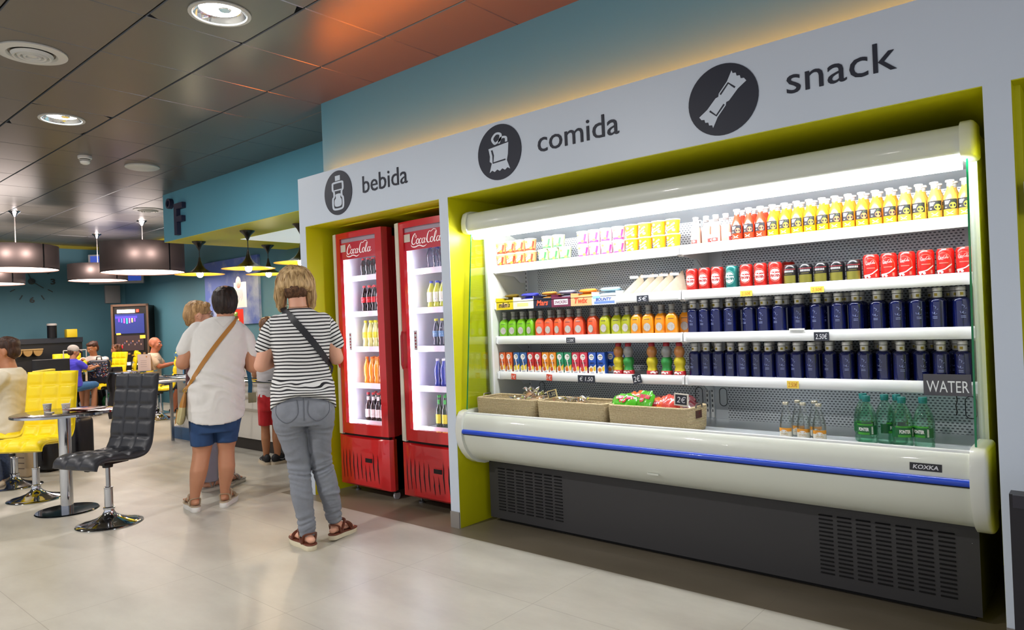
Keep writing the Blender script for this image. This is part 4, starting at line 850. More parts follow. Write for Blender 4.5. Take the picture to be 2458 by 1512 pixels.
def blob(name, c, sx, sy, sz, m, label, cat, seed, rz=0, crinkle=.14, group=None, extra=None, tilt=0):
    rr = random.Random(seed); ph = [(rr.uniform(2, 6), rr.uniform(0, 6), rr.uniform(2, 6), rr.uniform(0, 6)) for _ in range(5)]; r = thing(name, c, label, cat, group, rz); r.rotation_euler = (tilt, 0, rz)
    g = G(); rows = []; n = 26
    for i in range(15):
        t = i/14*2-1; x = t*sx; k = (1-abs(t)**3.2); endfl = abs(t) > .8
        row = []
        for j in range(n):
            a = 2*math.pi*j/n; cr = 1+crinkle*sum(math.sin(p[0]*a+p[1]+p[2]*t*3+p[3]) for p in ph)/2.2
            yy = sy*math.cos(a)*(.55+.45*k)*cr; zz = sz*math.sin(a)*max(.10 if endfl else .1, k)*cr; row.append((x+.012*math.sin(5*a+i)*crinkle, yy, zz))
        rows.append(row)
    g.loft(rows, m); g.build('wrapper', r, sharp=70)
    if extra:
        g = G()
        for vf, mm, kk_ in extra: g.flat2d(vf, lambda u, v: (u, v, sz*(1-abs(u/sx)**3.2)*math.sqrt(max(0, 1-(v/sy)**2))*1.02+.0012+.0006*kk_), mm)
        g.build('printing', r, smooth=False, fix=False)
    return r
M_cello = glassmat('cellophane', '#fdfcf8', .96, .16, .12)
def pastry(x, y, z, label, seed):
    r = thing('bagged_pastry', (x, y, z), label, 'bagged pastry', 'bagged pastries in the baskets'); rr = random.Random(seed)
    for k in range(3):
        g = G(); a = rr.uniform(0, 3); g.at((rr.uniform(-.03, .03), rr.uniform(-.02, .02), .012*k-.004), rz=a); rows = []
        for i in range(9):
            t = i/8*2-1; rad = .022*(1-t*t)**.5+.003; rows.append([(t*.036, rad*1.15*math.cos(q), rad*math.sin(q)) for q in [2*math.pi*j/12 for j in range(12)]])
        g.loft(rows, mat('pastry_%d' % (k % 2), ('#d9a877', '#e0b89a')[k % 2], .6, noise=.15, nscale=40)); g.build('bun', r)
    g = G(); n = 24; ph = [rr.uniform(0, 6) for _ in range(4)]; rows = []
    for i, (rad, z_) in enumerate(((.01, -.03), (.055, -.028), (.066, -.01), (.066, .012), (.054, .034), (.03, .048), (.018, .052), (.034, .064), (.05, .070))):
        rows.append([(rad*1.15*math.cos(q)*(1+.16*math.sin(5*q+ph[0]+i)+.1*math.sin(9*q+ph[1])), rad*.8*math.sin(q)*(1+.16*math.sin(4*q+ph[2]+i)), z_+.008*math.sin(6*q+ph[3])) for q in [2*math.pi*j/n for j in range(n)]])
    g.loft(rows, M_cello, cap=False); g.build('cellophane_bag', r, smooth=False, fix=False); return r
for j, (x, y, z) in enumerate(((-2.79, 3.27, .735), (-2.70, 3.23, .745), (-2.63, 3.27, .775), (-2.70, 3.30, .79))): pastry(x, y, z, ['bagged pastry lying lowest in the left basket', 'bagged pastry at the front of the left basket', 'bagged pastry nearest the right end of the left basket', 'bagged pastry on top of the heap in the left basket'][j], 10+j)
for j, (x, y, z) in enumerate(((-2.40, 3.27, .745), (-2.31, 3.26, .755))): pastry(x, y, z, ['bagged pastry at the left of the middle basket', 'bagged pastry near the centre of the middle basket'][j], 20+j)
SWT = {'green': mat('bag_green', '#4fae26', .22, coat=.6), 'pink': mat('bag_pink', '#d3245c', .22, coat=.6), 'orange': mat('bag_orange', '#e0672e', .25, coat=.6), 'dark': mat('bag_dark_red', '#5c1a20', .25, coat=.6), 'red': mat('bag_red', '#cf4a3e', .25, coat=.6)}
def sweet(x, y, z, k, label, seed, rz=0, tilt=.9, top=None):
    z += .014 if z > .77 else 0
    ex = [(rect2d(-.05, .012, .05, .034, 6, 3), SWT[top], 0)] if top else []
    ex += [(disc2d(-.005, .004, .021, .016, 20), mat('bag_badge', '#c81e3a', .3), 1), (fit2d(text2d('HIT', 1, bold=.03), -.019, -.002, .009, .010), W_, 2)] if k in ('green', 'orange') else []
    return blob('sweet_bag', (x, y, z), .074, .054, .020, SWT[k], label, 'sweet bag', seed, rz, .16, 'sweet bags in the right basket', ex, tilt)
for j, a in enumerate([(-1.99, 3.215, .80, 'green', 'green and pink sweet bag at the left end of the right basket', 31, .1, .9, 'pink'), (-1.925, 3.27, .81, 'orange', 'orange sweet bag tucked behind the green ones', 32, .3, .9, None), (-1.865, 3.215, .812, 'green', 'green and pink sweet bag standing highest in the right basket', 33, -.5, 1.1, 'pink'),
        (-1.79, 3.22, .79, 'orange', 'orange sweet bag in the middle of the right basket', 34, .2, .8, None), (-1.735, 3.225, .80, 'red', 'shiny coral red sweet bag right of the orange one', 35, -.2, .9, None), (-1.70, 3.29, .80, 'dark', 'dark red sweet bag at the back of the right basket', 36, .2, .9, None), (-1.66, 3.25, .78, 'dark', 'dark red sweet bag at the right end, under the chalk tag', 37, .5, .8, None), (-1.85, 3.30, .79, 'dark', 'dark red sweet bag lying behind the highest green bag', 38, -.1, .7, None),
        (-1.94, 3.25, .735, 'red', 'red sweet bag buried at the left of the right basket', 39, 0, .1, None), (-1.74, 3.26, .735, 'red', 'red sweet bag buried at the right of the right basket', 40, 0, .1, None)]): sweet(*a)
t = ticket('price_tag', -1.682, -1.618, .822, .872, 3.20, SL, CH, '2€', 'framed chalk tag reading 2€ standing in the right basket', .06, mat('frame_white_wood', '#e3ddd0', .6))
g = G(); g.box(-.006, .006, 0, .004, -.10, -.026, mat('peg_wood', '#d9a58c', .6)); g.build('peg', t)
t = ticket('price_tag', -2.515, -2.46, .822, .858, 3.23, SL, mat('chalk_yellow', '#d9d6b0', .7), '1.50', 'framed chalk tag reading 1.50 leaning in the middle basket', -.25, mat('frame_pale_wood', '#cdbb84', .6))
g = G(); g.box(-.004, .004, 0, .004, -.09, -.02, mat('peg_wood')); g.build('peg', t)
# --- glass bottles and green bottles on the deck
def clear_mineral():
    r = thing('mineral_bottle', (0, 0, 0), 'x', 'bottle'); R = .029; g = G(); gm = glassmat('mineral_glass', '#fcfdfc', .99, .10)
    g.lathe([(.026, 0), (R, .004), (R, .062), (R*.93, .082), (R*.68, .115), (R*.45, .138), (R*.40, .150), (R*.42, .160)], gm, n=20); g.build('body', r, sharp=60, fix=True)
    g = G(); g.lathe([(R-.002, .004), (R-.002, .062), (R*.9, .08), (R*.74, .104), (.001, .1045)], glassmat('mineral_water', '#fafcfb', .98, .05), n=20); g.build('water', r, sharp=60)
    g = G(); g.lathe([(.0125, .156), (.0138, .158), (.0138, .166), (.012, .1685), (.002, .169)], mat('crown_cap', '#c9c2ae', .3, metal=.6), n=18); g.build('cap', r)
    g = G(); f = wr(R+.0004); g.flat2d(band(-.034, .010, .034, .052), f(1), mat('label_pale', '#e2dfd2', .5)); g.flat2d(band(-.034, .036, .034, .052), f(2), mat('label_amber', '#e0962c', .5)); g.flat2d(disc2d(-.002, .030, .017, .014, 18), f(3), W_)
    g.flat2d(fit2d(text2d('VIVARIS', 1, bold=.02), -.018, .020, .014, .029), f(4), mat('label_orange_word', '#c9b27a', .5)); g.build('label', r, sharp=80, fix=False); return Kind(r)
MK = clear_mineral()
for j, (x, y) in enumerate(((-1.156, 3.262), (-1.080, 3.267), (-1.008, 3.255), (-1.130, 3.345), (-1.055, 3.35))): MK.put((x, y, .6835), rnd.uniform(-.3, .5), ['front left', 'front middle', 'front right', 'rear left', 'rear right'][j]+' clear glass mineral water bottle with amber label, in the group of five', 'clear glass bottles on the deck')
def fonter():
    r = thing('sparkling_water_bottle', (0, 0, 0), 'x', 'bottle'); R = .040; g = G(); gm = glassmat('green_pet', '#e4faf0', .99, .08); 
    g.lathe([(.030, 0), (.037, .006), (.0385, .020), (.0355, .034), (R, .046), (R, .090), (R*.98, .112), (R*.86, .138), (R*.62, .163), (R*.36, .182), (R*.33, .192)], gm, n=22); g.build('body', r, sharp=60)
    g = G(); g.lathe([(.033, .003), (.0365, .020), (.034, .034), (.0385, .046), (.0385, .09), (.037, .115), (.031, .14), (.001, .1405)], glassmat('green_pet_water', '#f2fdf8', .99, .03), n=22); g.build('water', r, sharp=60)
    g = G(); g.lathe([(.0150, .186), (.0160, .188), (.0160, .193), (.0155, .195), (.0165, .196), (.0165, .209), (.0155, .211), (.002, .2115)], mat('cap_teal', '#0f6f6c', .35), n=20); g.build('cap', r)
    g = G(); f = wr(R+.0004); g.flat2d(rect2d(-.058, .048, .058, .088, 30, 1), f(1), mat('label_dark_green', '#0e5a2c', .4)); g.flat2d(rect2d(-.028, .049, .022, .058, 12, 1), f(2), mat('label_mid_green', '#3f9a2c', .4)); g.flat2d(rect2d(-.036, .088, .036, .0945, 16, 1), f(1), mat('label_mid_green'))
    g.flat2d(fit2d(text2d('FONTER', 1, bold=.035), -.022, .064, .020, .079), f(3), W_)
    for i in range(6): g.flat2d(rect2d(.030, .052+.0055*i, .037, .0552+.0055*i, 2, 1), f(3), W_)
    g.build('label', r, sharp=80, fix=False); return Kind(r)
FK = fonter()
for j, (x, y, rz) in enumerate(((-.812, 3.262, -.1), (-.845, 3.345, .3), (-.757, 3.335, 1.2), (-.676, 3.262, .45), (-.712, 3.345, 1.9), (-.602, 3.285, -.3))): FK.put((x, y, .6835), rz, ['green plastic water bottle at the front left of the group of six', 'green plastic water bottle half hidden behind the front left one', 'green plastic water bottle third from the left, set back', 'green plastic water bottle nearest the front, with the largest white lettering', 'green plastic water bottle half hidden behind the nearest one', 'green plastic water bottle at the right end of the group of six'][j], 'green water bottles on the deck')
# ================================================================== RED UPRIGHT DRINKS COOLERS
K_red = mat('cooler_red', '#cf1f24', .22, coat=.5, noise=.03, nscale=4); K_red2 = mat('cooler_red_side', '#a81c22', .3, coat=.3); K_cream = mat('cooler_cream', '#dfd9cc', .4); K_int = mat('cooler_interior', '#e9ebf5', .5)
K_gap = mat('cooler_gap', '#150a0a', .7); K_shelf = mat('cooler_shelf', '#dfe3ec', .3, metal=.2); K_led = mat('cooler_led', '#ffffff', .4, emit='#eef2ff', es=14)
def cooler(x0, label, sticker=True):
    W, Yf, Yb = .62, 3.25, 3.86; x1 = x0+W
    r = thing('drinks_cooler', (x0+W/2, Yf, 0), label, 'drinks cooler', 'red drinks coolers in the left niche')
    O = Vector((x0+W/2, Yf, 0)); hw = W/2
    D = Yb-Yf
    # outer cabinet, open at the front
    g = G(); z0, z1 = .07, 2.0
    side = [(-hw+.01, .03), (-hw+.01, D), (hw-.02, D), (hw-.02, .09), (hw-.035, .05)]
    g.box(-hw+.005, -hw+.045, .03, D, z0, z1, K_red2); g.box(hw-.06, hw-.02, .045, D, z0, z1, K_red2); g.box(-hw+.01, hw-.02, D-.04, D, z0, z1, K_red2); g.box(-hw+.005, hw-.02, .03, D, 1.94, z1, K_red2); g.box(-hw+.01, hw-.02, .03, D, z0, .47, K_red2)
    g.build('cabinet', r, smooth=False)
    g = G(); g.box(-hw+.045, hw-.06, .04, D-.04, .47, .475, K_int); g.box(-hw+.045, -hw+.05, .04, D-.04, .475, 1.94, K_int); g.box(hw-.065, hw-.06, .05, D-.04, .475, 1.94, K_int); g.box(-hw+.045, hw-.06, D-.06, D-.04, .475, 1.94, K_int); g.box(-hw+.045, hw-.06, .04, D-.04, 1.93, 1.94, K_int)
    g.build('interior_lining', r, smooth=False)
    for s in (-1, 1):
        g = G(); xx = s*(hw-.065) - (.012 if s > 0 else 0); g.box(xx, xx+.01, .045, .065, .50, 1.80, K_led); g.build('light_strip', r, smooth=False)
    # base plate with bowed front
    def bow(x, z, b=.03): return -.002-b*(1-(x/hw)**2)*.6-.02*(1 if abs(x) < hw-.03 else .2)
    g = G(); n = 16; rows = []
    for z, b in ((.07, .005), (.085, .022), (.25, .03), (.435, .024), (.445, .01)):
        row = [(x, -.004-b*(1-abs(x/hw)**4), z) for x in [(-hw+(W-.02)*i/n) for i in range(n+1)]]+[(hw-.005, .02, z), (hw-.02, .06, z), (-hw+.01, .06, z)]
        rows.append(row)
    g.loft(rows, K_red); base = g.build('base_panel', r, sharp=40)
    def fy(x, z): return -.004-(.022+.008*min(1, abs(z-.07)/.18))*(1-abs(x/hw)**4)-.0012
    for i in range(10):
        x = -hw+.055+i*.048; zt = .335+.012*math.sin(i*1.1); zb = .115+.01*(i % 3)
        if 5 < i < 8: zt = .245
        pts = [(x-.0035*1, zt), (x+.001, zt-.05), (x-.001, (zt+zb)/2), (x+.003, zb)]; ws = [.001, .007, .012, .003]
        q = smooth2d(pts, 4); w2 = [ws[min(3, k//4)]*(1-(k % 4)/4)+ws[min(3, k//4+1)]*((k % 4)/4) for k in range(len(q))]
        g = G(); g.flat2d(ribbon2d(q, w2), lambda u, v: (u, fy(u, v), v), K_gap); g.build('vent_slot', base, smooth=False, fix=False)
    g = G(); g.flat2d(rect2d(.035, .265, .115, .297, 4, 1), lambda u, v: (u, fy(u, v)-.0005, v), K_gap); g.flat2d(rect2d(.035, .297, .115, .300, 4, 1), lambda u, v: (u, fy(u, v)-.004, v), K_red); g.build('grip_slot', base, smooth=False, fix=False)
    g = G(); g.box(-hw+.01, hw-.03, 0, .03, .445, .465, K_gap); g.build('door_gap', r, smooth=False)
    # door frame, bowed slightly, with cream strip on the hinge side
    gl0, gl1, gz0, gz1 = -hw+.105, hw-.085, .545, 1.955
    g = G(); f = lambda u, v: (u, -.010-.018*(1-(u/hw)**2), v)
    def slab(a, b, c, d, m, th=.03):
        vf = rect2d(a, c, b, d, max(1, int((b-a)/.04)), 1); N_ = len(vf[0]); v = [f(u, w2) for u, w2 in vf[0]]; vb = [(p[0], p[1]+th, p[2]) for p in v]
        g.add(v, vf[1], m); g.add(vb, vf[1], m); nx = N_//2-1
        ring = list(range(nx+1))+[N_-1-i for i in range(nx+1)]; g.add(v+vb, [(ring[i], ring[(i+1) % len(ring)], N_+ring[(i+1) % len(ring)], N_+ring[i]) for i in range(len(ring))], m)
    slab(-hw+.055, gl0, .465, 2.0, K_red); slab(gl1, hw-.02, .465, 2.0, K_red); slab(gl0, gl1, .465, gz0, K_red); slab(gl0, gl1, gz1, 2.0, K_red)
    g.add([(hw-.02, -.012, .465), (hw-.004, .03, .465), (hw-.02, .09, .465), (hw-.02, -.012, 2.0), (hw-.004, .03, 2.0), (hw-.02, .09, 2.0)], [(0, 1, 4, 3), (1, 2, 5, 4), (0, 3, 5, 2), (3, 4, 5), (0, 2, 1)], K_red2)
    door = g.build('door_frame', r, sharp=30)
    g = G(); g.add([(-hw, -.008, .455), (-hw+.056, -.022, .455), (-hw+.05, -.020, 1.2), (-hw+.006, -.010, 1.2), (-hw+.055, -.022, 2.0), (-hw+.001, -.008, 2.0), (-hw, .03, .455), (-hw+.056, .03, .455), (-hw+.056, .03, 2.0), (-hw+.001, .03, 2.0)], [(0, 1, 2, 3), (3, 2, 4, 5), (0, 3, 5, 9, 6), (1, 7, 8, 4, 2), (5, 4, 8, 9), (0, 6, 7, 1)], K_cream); g.build('side_strip', door, smooth=False)
    g = G(); g.flat2d(rect2d(gl0-.005, gz0-.005, gl1+.005, gz1+.005, 10, 1), lambda u, v: (u, f(u, v)[1]+.012, v), glassmat('cooler_glass', '#fbfcff', .97, .12)); g.build('door_glass', door, fix=False)
    # translucent brand header behind the glass
    hz0 = 1.795
    g = G(); g.flat2d(rect2d(gl0, hz0, gl1, gz1-.03, 10, 1), lambda u, v: (u, f(u, v)[1]+.016, v), mat('header_red', '#c4303c', .4, emit='#c4303c', es=.15)); g.flat2d(rect2d(gl0, gz1-.03, gl1, gz1, 10, 1), lambda u, v: (u, f(u, v)[1]+.016, v), mat('header_top', '#cfb9c6', .4))
    hd = g.build('header_panel', door, fix=False)
    g = G(); g.flat2d(fit2d(COCA, gl0+.075, hz0+.012, gl1-.05, gz1-.035), lambda u, v: (u, f(u, v)[1]+.010, v), mat('header_script', '#ece6ea', .4, emit='#ffffff', es=.15)); g.build('header_script', hd, fix=False)
    if sticker:
        g = G(); g.flat2d(rect2d(gl0-.005, gz1-.10, gl0+.068, gz1-.045), lambda u, v: (u, f(u, v)[1]+.009, v), mat('sticker_pale', '#d8d2c8', .5)); g.build('sticker', door, fix=False)
    g = G(); g.flat2d(rect2d(gl0+.07, 1.10, gl0+.105, 1.235), lambda u, v: (u, f(u, v)[1]+.009, v), mat('sticker_white', '#ece8f0', .5))
    for i in range(4): g.flat2d(rect2d(gl0+.08, 1.115+.022*i, gl0+.094, 1.127+.022*i), lambda u, v: (u, f(u, v)[1]+.0085, v), mat('sticker_red_ink', '#b0304a', .5))
    g.flat2d(rect2d(gl0+.078, 1.212, gl0+.097, 1.222), lambda u, v: (u, f(u, v)[1]+.0085, v), mat('sticker_red_ink')); g.build('warning_sticker', door, fix=False)
    g = G(); g.tube([(-hw+.07, -.03, .97), (-hw+.075, -.045, 1.0), (-hw+.078, -.045, 1.2), (-hw+.072, -.03, 1.23)], .009, K_red2, n=8); g.build('door_handle', door)
    zs = [1.665, 1.385, 1.110, .825, .535]
    for z in zs:
        g = G(); g.box(-hw+.052, hw-.068, .13, D-.07, z-.008, z-.002, K_shelf); g.build('shelf', r, smooth=False)
        g = G(); g.box(-hw+.052, hw-.068, .118, .13, z-.03, z+.012, K_shelf); g.build('shelf_ticket_rail', r, smooth=False)
    for x, y in ((-hw+.06, .1), (hw-.09, .1), (hw-.09, D-.1), (-hw+.06, D-.1)):
        g = G(); g.lathe([(.022, 0), (.022, .01), (.008, .014), (.008, .07)], mat('foot_steel', '#77777a', .35, metal=.7), c=(x, y, 0), n=14); g.build('foot', r)
    if not sticker: pass
    g = G(); w_ = [(.028*math.cos(a), .028*math.sin(a)) for a in [2*math.pi*i/18 for i in range(18)]]; g.add([(hw-.04-.008, .06+a, .029+b) for a, b in w_]+[(hw-.04+.008, .06+a, .029+b) for a, b in w_], [(i, (i+1) % 18, 18+(i+1) % 18, 18+i) for i in range(18)]+[tuple(range(18)), tuple(range(35, 17, -1))], mat('castor_grey', '#a9a9ac', .4)); g.box(hw-.055, hw-.025, .04, .08, .05, .07, K_gap); g.build('castor', r, sharp=40)
    return zs
zs1 = cooler(-4.604, 'left red upright glass-door drinks cooler with white script on its header')
zs2 = cooler(-3.858, 'right red upright glass-door drinks cooler, partly hidden by the white post', )
def pet_kind(key, drink, cap, lab, lab2, H_=.20, R=.028, glass=None, neck=None, opaque=True, labz=(.075, .115), writing=None, wcol=None):
    r = thing('drink_bottle', (0, 0, 0), 'x', 'bottle'); s = H_/.20; g = G(); m = mat('drink_'+key, drink, .1, coat=.6, noise=.04) if opaque else glassmat('drinkglass_'+key, drink, .9, .15)
    prof = [(.022, 0), (R*.93, .006), (R*.96, .03), (R*.80, .05), (R, .072), (R, .118), (R*.92, .135), (R*.62, .160), (R*.40, .178), (R*.38, .186)] if not neck else [(.026, 0), (R, .004), (R, .105), (R*.9, .118), (R*.48, .140), (R*.43, .180), (R*.46, .186)]
    g.lathe([(a, b*s) for a, b in prof], m, n=16); g.build('body', r, sharp=60)
    g = G(); g.lathe([(.0125, .184*s), (.0135, .186*s), (.0135, .198*s), (.012, .2*s), (.002, .2005*s)], mat('cap_'+key, cap, .35), n=14); g.build('cap', r)
    g = G(); f = wr(R+.0003)
    if lab: g.flat2d(rect2d(-.038, labz[0]*s, .038, labz[1]*s, 14, 1), f(1), mat('lab_'+key, lab, .45)); g.flat2d(ribbon2d([(-.016, (labz[0]+.014)*s), (0, (labz[0]+.019)*s), (.016, (labz[0]+.022)*s)], .007), f(2), mat('lab2_'+key, lab2, .45))
    if neck: f2 = wr(R*.47); g.flat2d(rect2d(-.018, .146*s, .018, .172*s, 8, 1), f2(1), mat('neck_'+key, neck, .45))
    if lab or neck: g.build('label', r, sharp=80, fix=False)
    return Kind(r)
CB = [('cola', pet_kind('cola', '#1c1413', '#c8242c', None, '#f0f0f0', .15, .027), 'dark cola bottle'), ('cola2', pet_kind('cola_red', '#1f1514', '#d8303a', '#cc2630', '#f2e2e2', .215), 'dark cola bottle with red label'),
      ('lemon', pet_kind('lemon', '#dede96', '#e8dc2a', '#e3da3a', '#3a4aa0', .215), 'pale yellow lemon drink bottle'), ('orange', pet_kind('orangeade', '#f29a12', '#ec7a1e', None, '#2c3f9c', .215), 'orange soft drink bottle'), ('beer', pet_kind('beer', '#2b1712', '#c02830', '#e8e4e0', '#b8303a', .225, .0285, neck='#e8e6e2', labz=(.03, .085)), 'dark beer bottle with white label')]
CB2 = [('clear', pet_kind('clearblue', '#dfe6f4', '#3a4fb0', None, '#ffffff', .17, .028, opaque=False), 'clear water bottle with blue cap'), ('iso', pet_kind('isotonic', '#c9cf3e', '#3a44b0', '#dfe4d2', '#4a58b0', .20, .034, labz=(.05, .12)), 'yellow sports drink bottle with blue cap'),
       ('diet', pet_kind('tea', '#2a2a44', '#d8d44a', '#5a80a8', '#e0e8f0', .205), 'dark bottle with yellow cap'), ('water', pet_kind('bluewater', '#1c2f9a', '#e8eaf2', None, '#ffffff', .205), 'blue water bottle with white cap'), ('lager', pet_kind('lager', '#16301e', '#2f9a3a', '#d8d43a', '#1f5a2a', .235, .0285, neck='#3fae4a', labz=(.03, .085)), 'dark green beer bottle with yellow label')]
for zs, KB, xb, side in ((zs1, CB, -4.515, 'left'), (zs2, CB2, -3.74, 'right')):
    for (k, K, l), z, sh in zip(KB, zs, ('top', 'second', 'third', 'fourth', 'lowest')):
        for row in range(2):
            for j in range(6):
                x = xb+.05+.062*j+ (.035 if k in ('water', 'diet', 'lager', 'beer') and side == 'right' else 0)
                if x > xb+.42: continue
                K.put((x, 3.425+.075*row, z-.0015), rnd.uniform(-.4, .4), f'{l}, {ORD[j]} from left, {"front" if row == 0 else "rear"} row, {side} cooler', f'bottles on the {sh} shelf of the {side} cooler')
# ================================================================== SEATING AREA
CHR = mat('chrome', '#c9ccd2', .06, metal=1.); CHR2 = mat('chrome_satin', '#a9adb3', .22, metal=1.)
def leather(key, col): return mat('leather_'+key, col, .42, coat=.08, noise=.04, nscale=12, bump=.12, bscale=260)
def swivel_chair(key, col, seat_h=.47):
    """armless quilted swivel chair facing -y; origin on the floor under the column"""
    r = thing('swivel_chair', (0, 0, 0), 'x', 'chair'); m = leather(key, col); T = .045
    path = [(-.235, -.055), (-.215, -.015), (-.16, 0), (-.08, -.004), (0, -.012), (.08, -.014), (.14, 0), (.175, .045), (.19, .10), (.205, .20), (.222, .30), (.238, .40), (.25, .48), (.258, .535)]
    P = smooth2d(path, 10); W = .205; L = [0]
    for a, b in zip(P, P[1:]): L.append(L[-1]+math.dist(a, b))
    tot = L[-1]
    def piece(nm, s0, s1, rows_q, cols_q=3):
        g = G(); idx = [i for i in range(len(P)) if s0*tot-1e-6 <= L[i] <= s1*tot+1e-6]; nu = 36; F_ = []; B_ = []
        for i in idx:
            t = (Vector(P[min(i+1, len(P)-1)])-Vector(P[max(i-1, 0)])).normalized(); nn = Vector((-t.y, t.x)); s = (L[i]/tot-s0)/(s1-s0)*rows_q
            rowf = []; rowb = []
            for j in range(nu+1):
                u = j/nu; q = (1-abs(math.cos(math.pi*s))**14)*(1-abs(math.cos(math.pi*u*cols_q))**14 if 0 < j < nu else 0); ed = 1-(2*abs(u-.5))**10*.55
                h = T*.5*ed+.014*q; x = (u-.5)*2*W
                rowf.append((x, P[i][0]+nn.x*h, seat_h+P[i][1]+nn.y*h)); rowb.append((x, P[i][0]-nn.x*T*.5*ed, seat_h+P[i][1]-nn.y*T*.5*ed))
            F_.append(rowf); B_.append(rowb)
        n = nu+1; rows = [f+b[::-1] for f, b in zip(F_, B_)]; g.loft(rows, m); return g.build(nm, r, sharp=60)
    sb = (L[[i for i, p in enumerate(P) if p[0] >= .14][0]])/tot
    piece('seat', 0, sb, 3); piece('backrest', sb, 1, 5)
    g = G()   # piping along the edges
    for s in (-1, 1): g.tube([(s*(W+.002), p[0], seat_h+p[1]) for p in P[::2]], .005, m, n=6)
    g.build('edge_piping', r)
    g = G(); g.box(-.09, .09, -.09, .09, seat_h-.055, seat_h-.028, mat('chair_mount_black', '#141416', .4)); g.lathe([(.032, -.085), (.035, -.055)], mat('chair_mount_black'), c=(0, 0, seat_h), n=16); g.build('seat_plate', r)
    g = G(); g.lathe([(.0145, .24), (.0145, .40), (.02, .40), (.02, seat_h-.06)], CHR2, n=18); g.build('gas_lift', r)
    g = G(); g.lathe([(.027, .09), (.0265, .24), (.029, .243), (.029, .25), (.024, .252)], CHR, n=24); g.build('column', r)
    g = G(); g.lathe([(.205, 0), (.207, .004), (.204, .008), (.17, .016), (.12, .028), (.075, .045), (.045, .066), (.032, .085), (.031, .10), (.036, .102), (.036, .112), (.028, .118)], CHR, n=40); g.build('trumpet_base', r, sharp=50)
    g = G(); g.tube([(-.03, 0, seat_h-.06), (-.10, -.02, seat_h-.075), (-.15, -.03, seat_h-.095)], .005, CHR2, n=6); g.rbox(-.185, -.14, -.045, -.02, seat_h-.12, seat_h-.095, mat('chair_mount_black'), .008); g.build('lift_lever', r)
    return Kind(r)
YC = swivel_chair('yellow', '#fcdc0a'); BC = swivel_chair('black', '#25262b')
def face(dx, dy): return math.atan2(dx, -dy)      # chair model faces -y
BC.put((-5.25, 1.80, 0), face(.30, -.95), 'black quilted swivel chair with chrome trumpet base, in front of the small round table')
YC.put((-6.60, 1.735, 0), face(.66, -.75), 'yellow quilted swivel chair facing the small round table, nearest of the yellow ones')
YC.put((-7.33, 1.77, 0), face(-.60, -.80), 'yellow swivel chair the person in the cream shirt sits on')
YC.put((-12.90, 4.45, 0), face(.20, -.96), 'yellow swivel chair with the sequinned backpack on its seat')
YC.put((-10.94, 4.52, 0), face(-.371, -.929), 'yellow swivel chair with its back against the counter end, right of the bald man')
YC.put((-13.32, 4.84, 0), face(-.3, -.95), 'yellow swivel chair the curly-haired child sits on')
YC.put((-11.80, 4.82, 0), face(.40, .92), 'yellow swivel chair the bald man sits on')
YC.put((-13.75, 4.15, 0), face(.9, -.2), 'yellow swivel chair half hidden behind the child in the grey cap')
BC.put((-11.0, 3.12, 0), face(-.95, .3), 'black swivel chair standing behind the nearest yellow chair')
# tables
M_top = mat('table_top_dark', '#37332f', .14, coat=.4, noise=.1, nscale=30)
def round_table(x, y, R, h, label, foot=.205, sq=False):
    r = thing('cafe_table', (x, y, 0), label, 'table')
    g = G()
    if sq: g.rbox(-R, R, -R, R, h-.02, h, M_top, .012)
    else: g.lathe([(R-.006, h-.018), (R-.003, h-.016), (R-.003, h-.001), (R-.006, h), (.001, h)], M_top, n=56)
    g.build('table_top', r)
    g = G()
    if sq: g.rbox(-R-.003, R+.003, -R-.003, R+.003, h-.018, h-.004, CHR, .012)
    else: g.lathe([(R-.004, h-.02), (R+.002, h-.019), (R+.002, h-.003), (R-.003, h-.002)], CHR, n=56, cap=False)
    g.build('chrome_edge', r)
    g = G(); g.lathe([(.042, .012), (.042, h-.03), (.07, h-.028), (.07, h-.02)], CHR, n=28); g.build('column', r)
    g = G(); g.lathe([(foot, 0), (foot+.002, .004), (foot-.004, .010), (.05, .013)], mat('table_foot', '#3f454d', .08, metal=1.), n=48); g.build('foot_plate', r); return r
round_table(-5.93, 1.75, .335, .735, 'small round dark café table with chrome column and disc foot, left foreground')
round_table(-11.32, 4.28, .33, .74, 'café table in front of the bald man, holding the menu card', .2)
round_table(-12.95, 3.98, .34, .74, 'café table where the woman in white and the capped child sit', .2)
# things on the near table
def espresso(x, y, label):
    r = thing('espresso_cup', (x, y, .7355), label, 'cup', 'paper cups on the small round table', 1.2)
    g = G(); g.lathe([(.021, 0), (.022, .002), (.0285, .060), (.030, .062), (.0285, .064), (.0265, .062), (.020, .008), (.001, .008)], mat('paper_cup', '#cfcac2', .5), n=24); g.build('cup', r, sharp=50)
    g = G(); f = lambda u, v: ((.0224+.0065*v/.06)*math.sin(u/.026), -(.0224+.0065*v/.06)*math.cos(u/.026), v)
    g.flat2d(poly2d([(-.012, .038), (-.001, .050), (.010, .038), (-.001, .026)]), f, K_); g.flat2d(fit2d(text2d('C', 1), -.004, .034, .003, .042), lambda u, v: tuple(1.02*c if i < 2 else c for i, c in enumerate(f(u, v))), W_); g.flat2d(rect2d(-.034, .018, .034, .0215, 12, 1), f, mat('cup_red_line', '#b0504a', .5)); g.build('printing', r, sharp=80, fix=False)
espresso(-6.005, 1.665, 'left small paper espresso cup on the round table'); espresso(-5.865, 1.745, 'right small paper espresso cup on the round table, with a stirrer')
g = G(); g.tube([(0, 0, 0), (.02, .02, .09)], .0015, W_, n=6); tag(g.build('stirrer', loc=(-5.86, 1.752, .745)), 'thin white stirrer standing in the right espresso cup', 'stirrer')
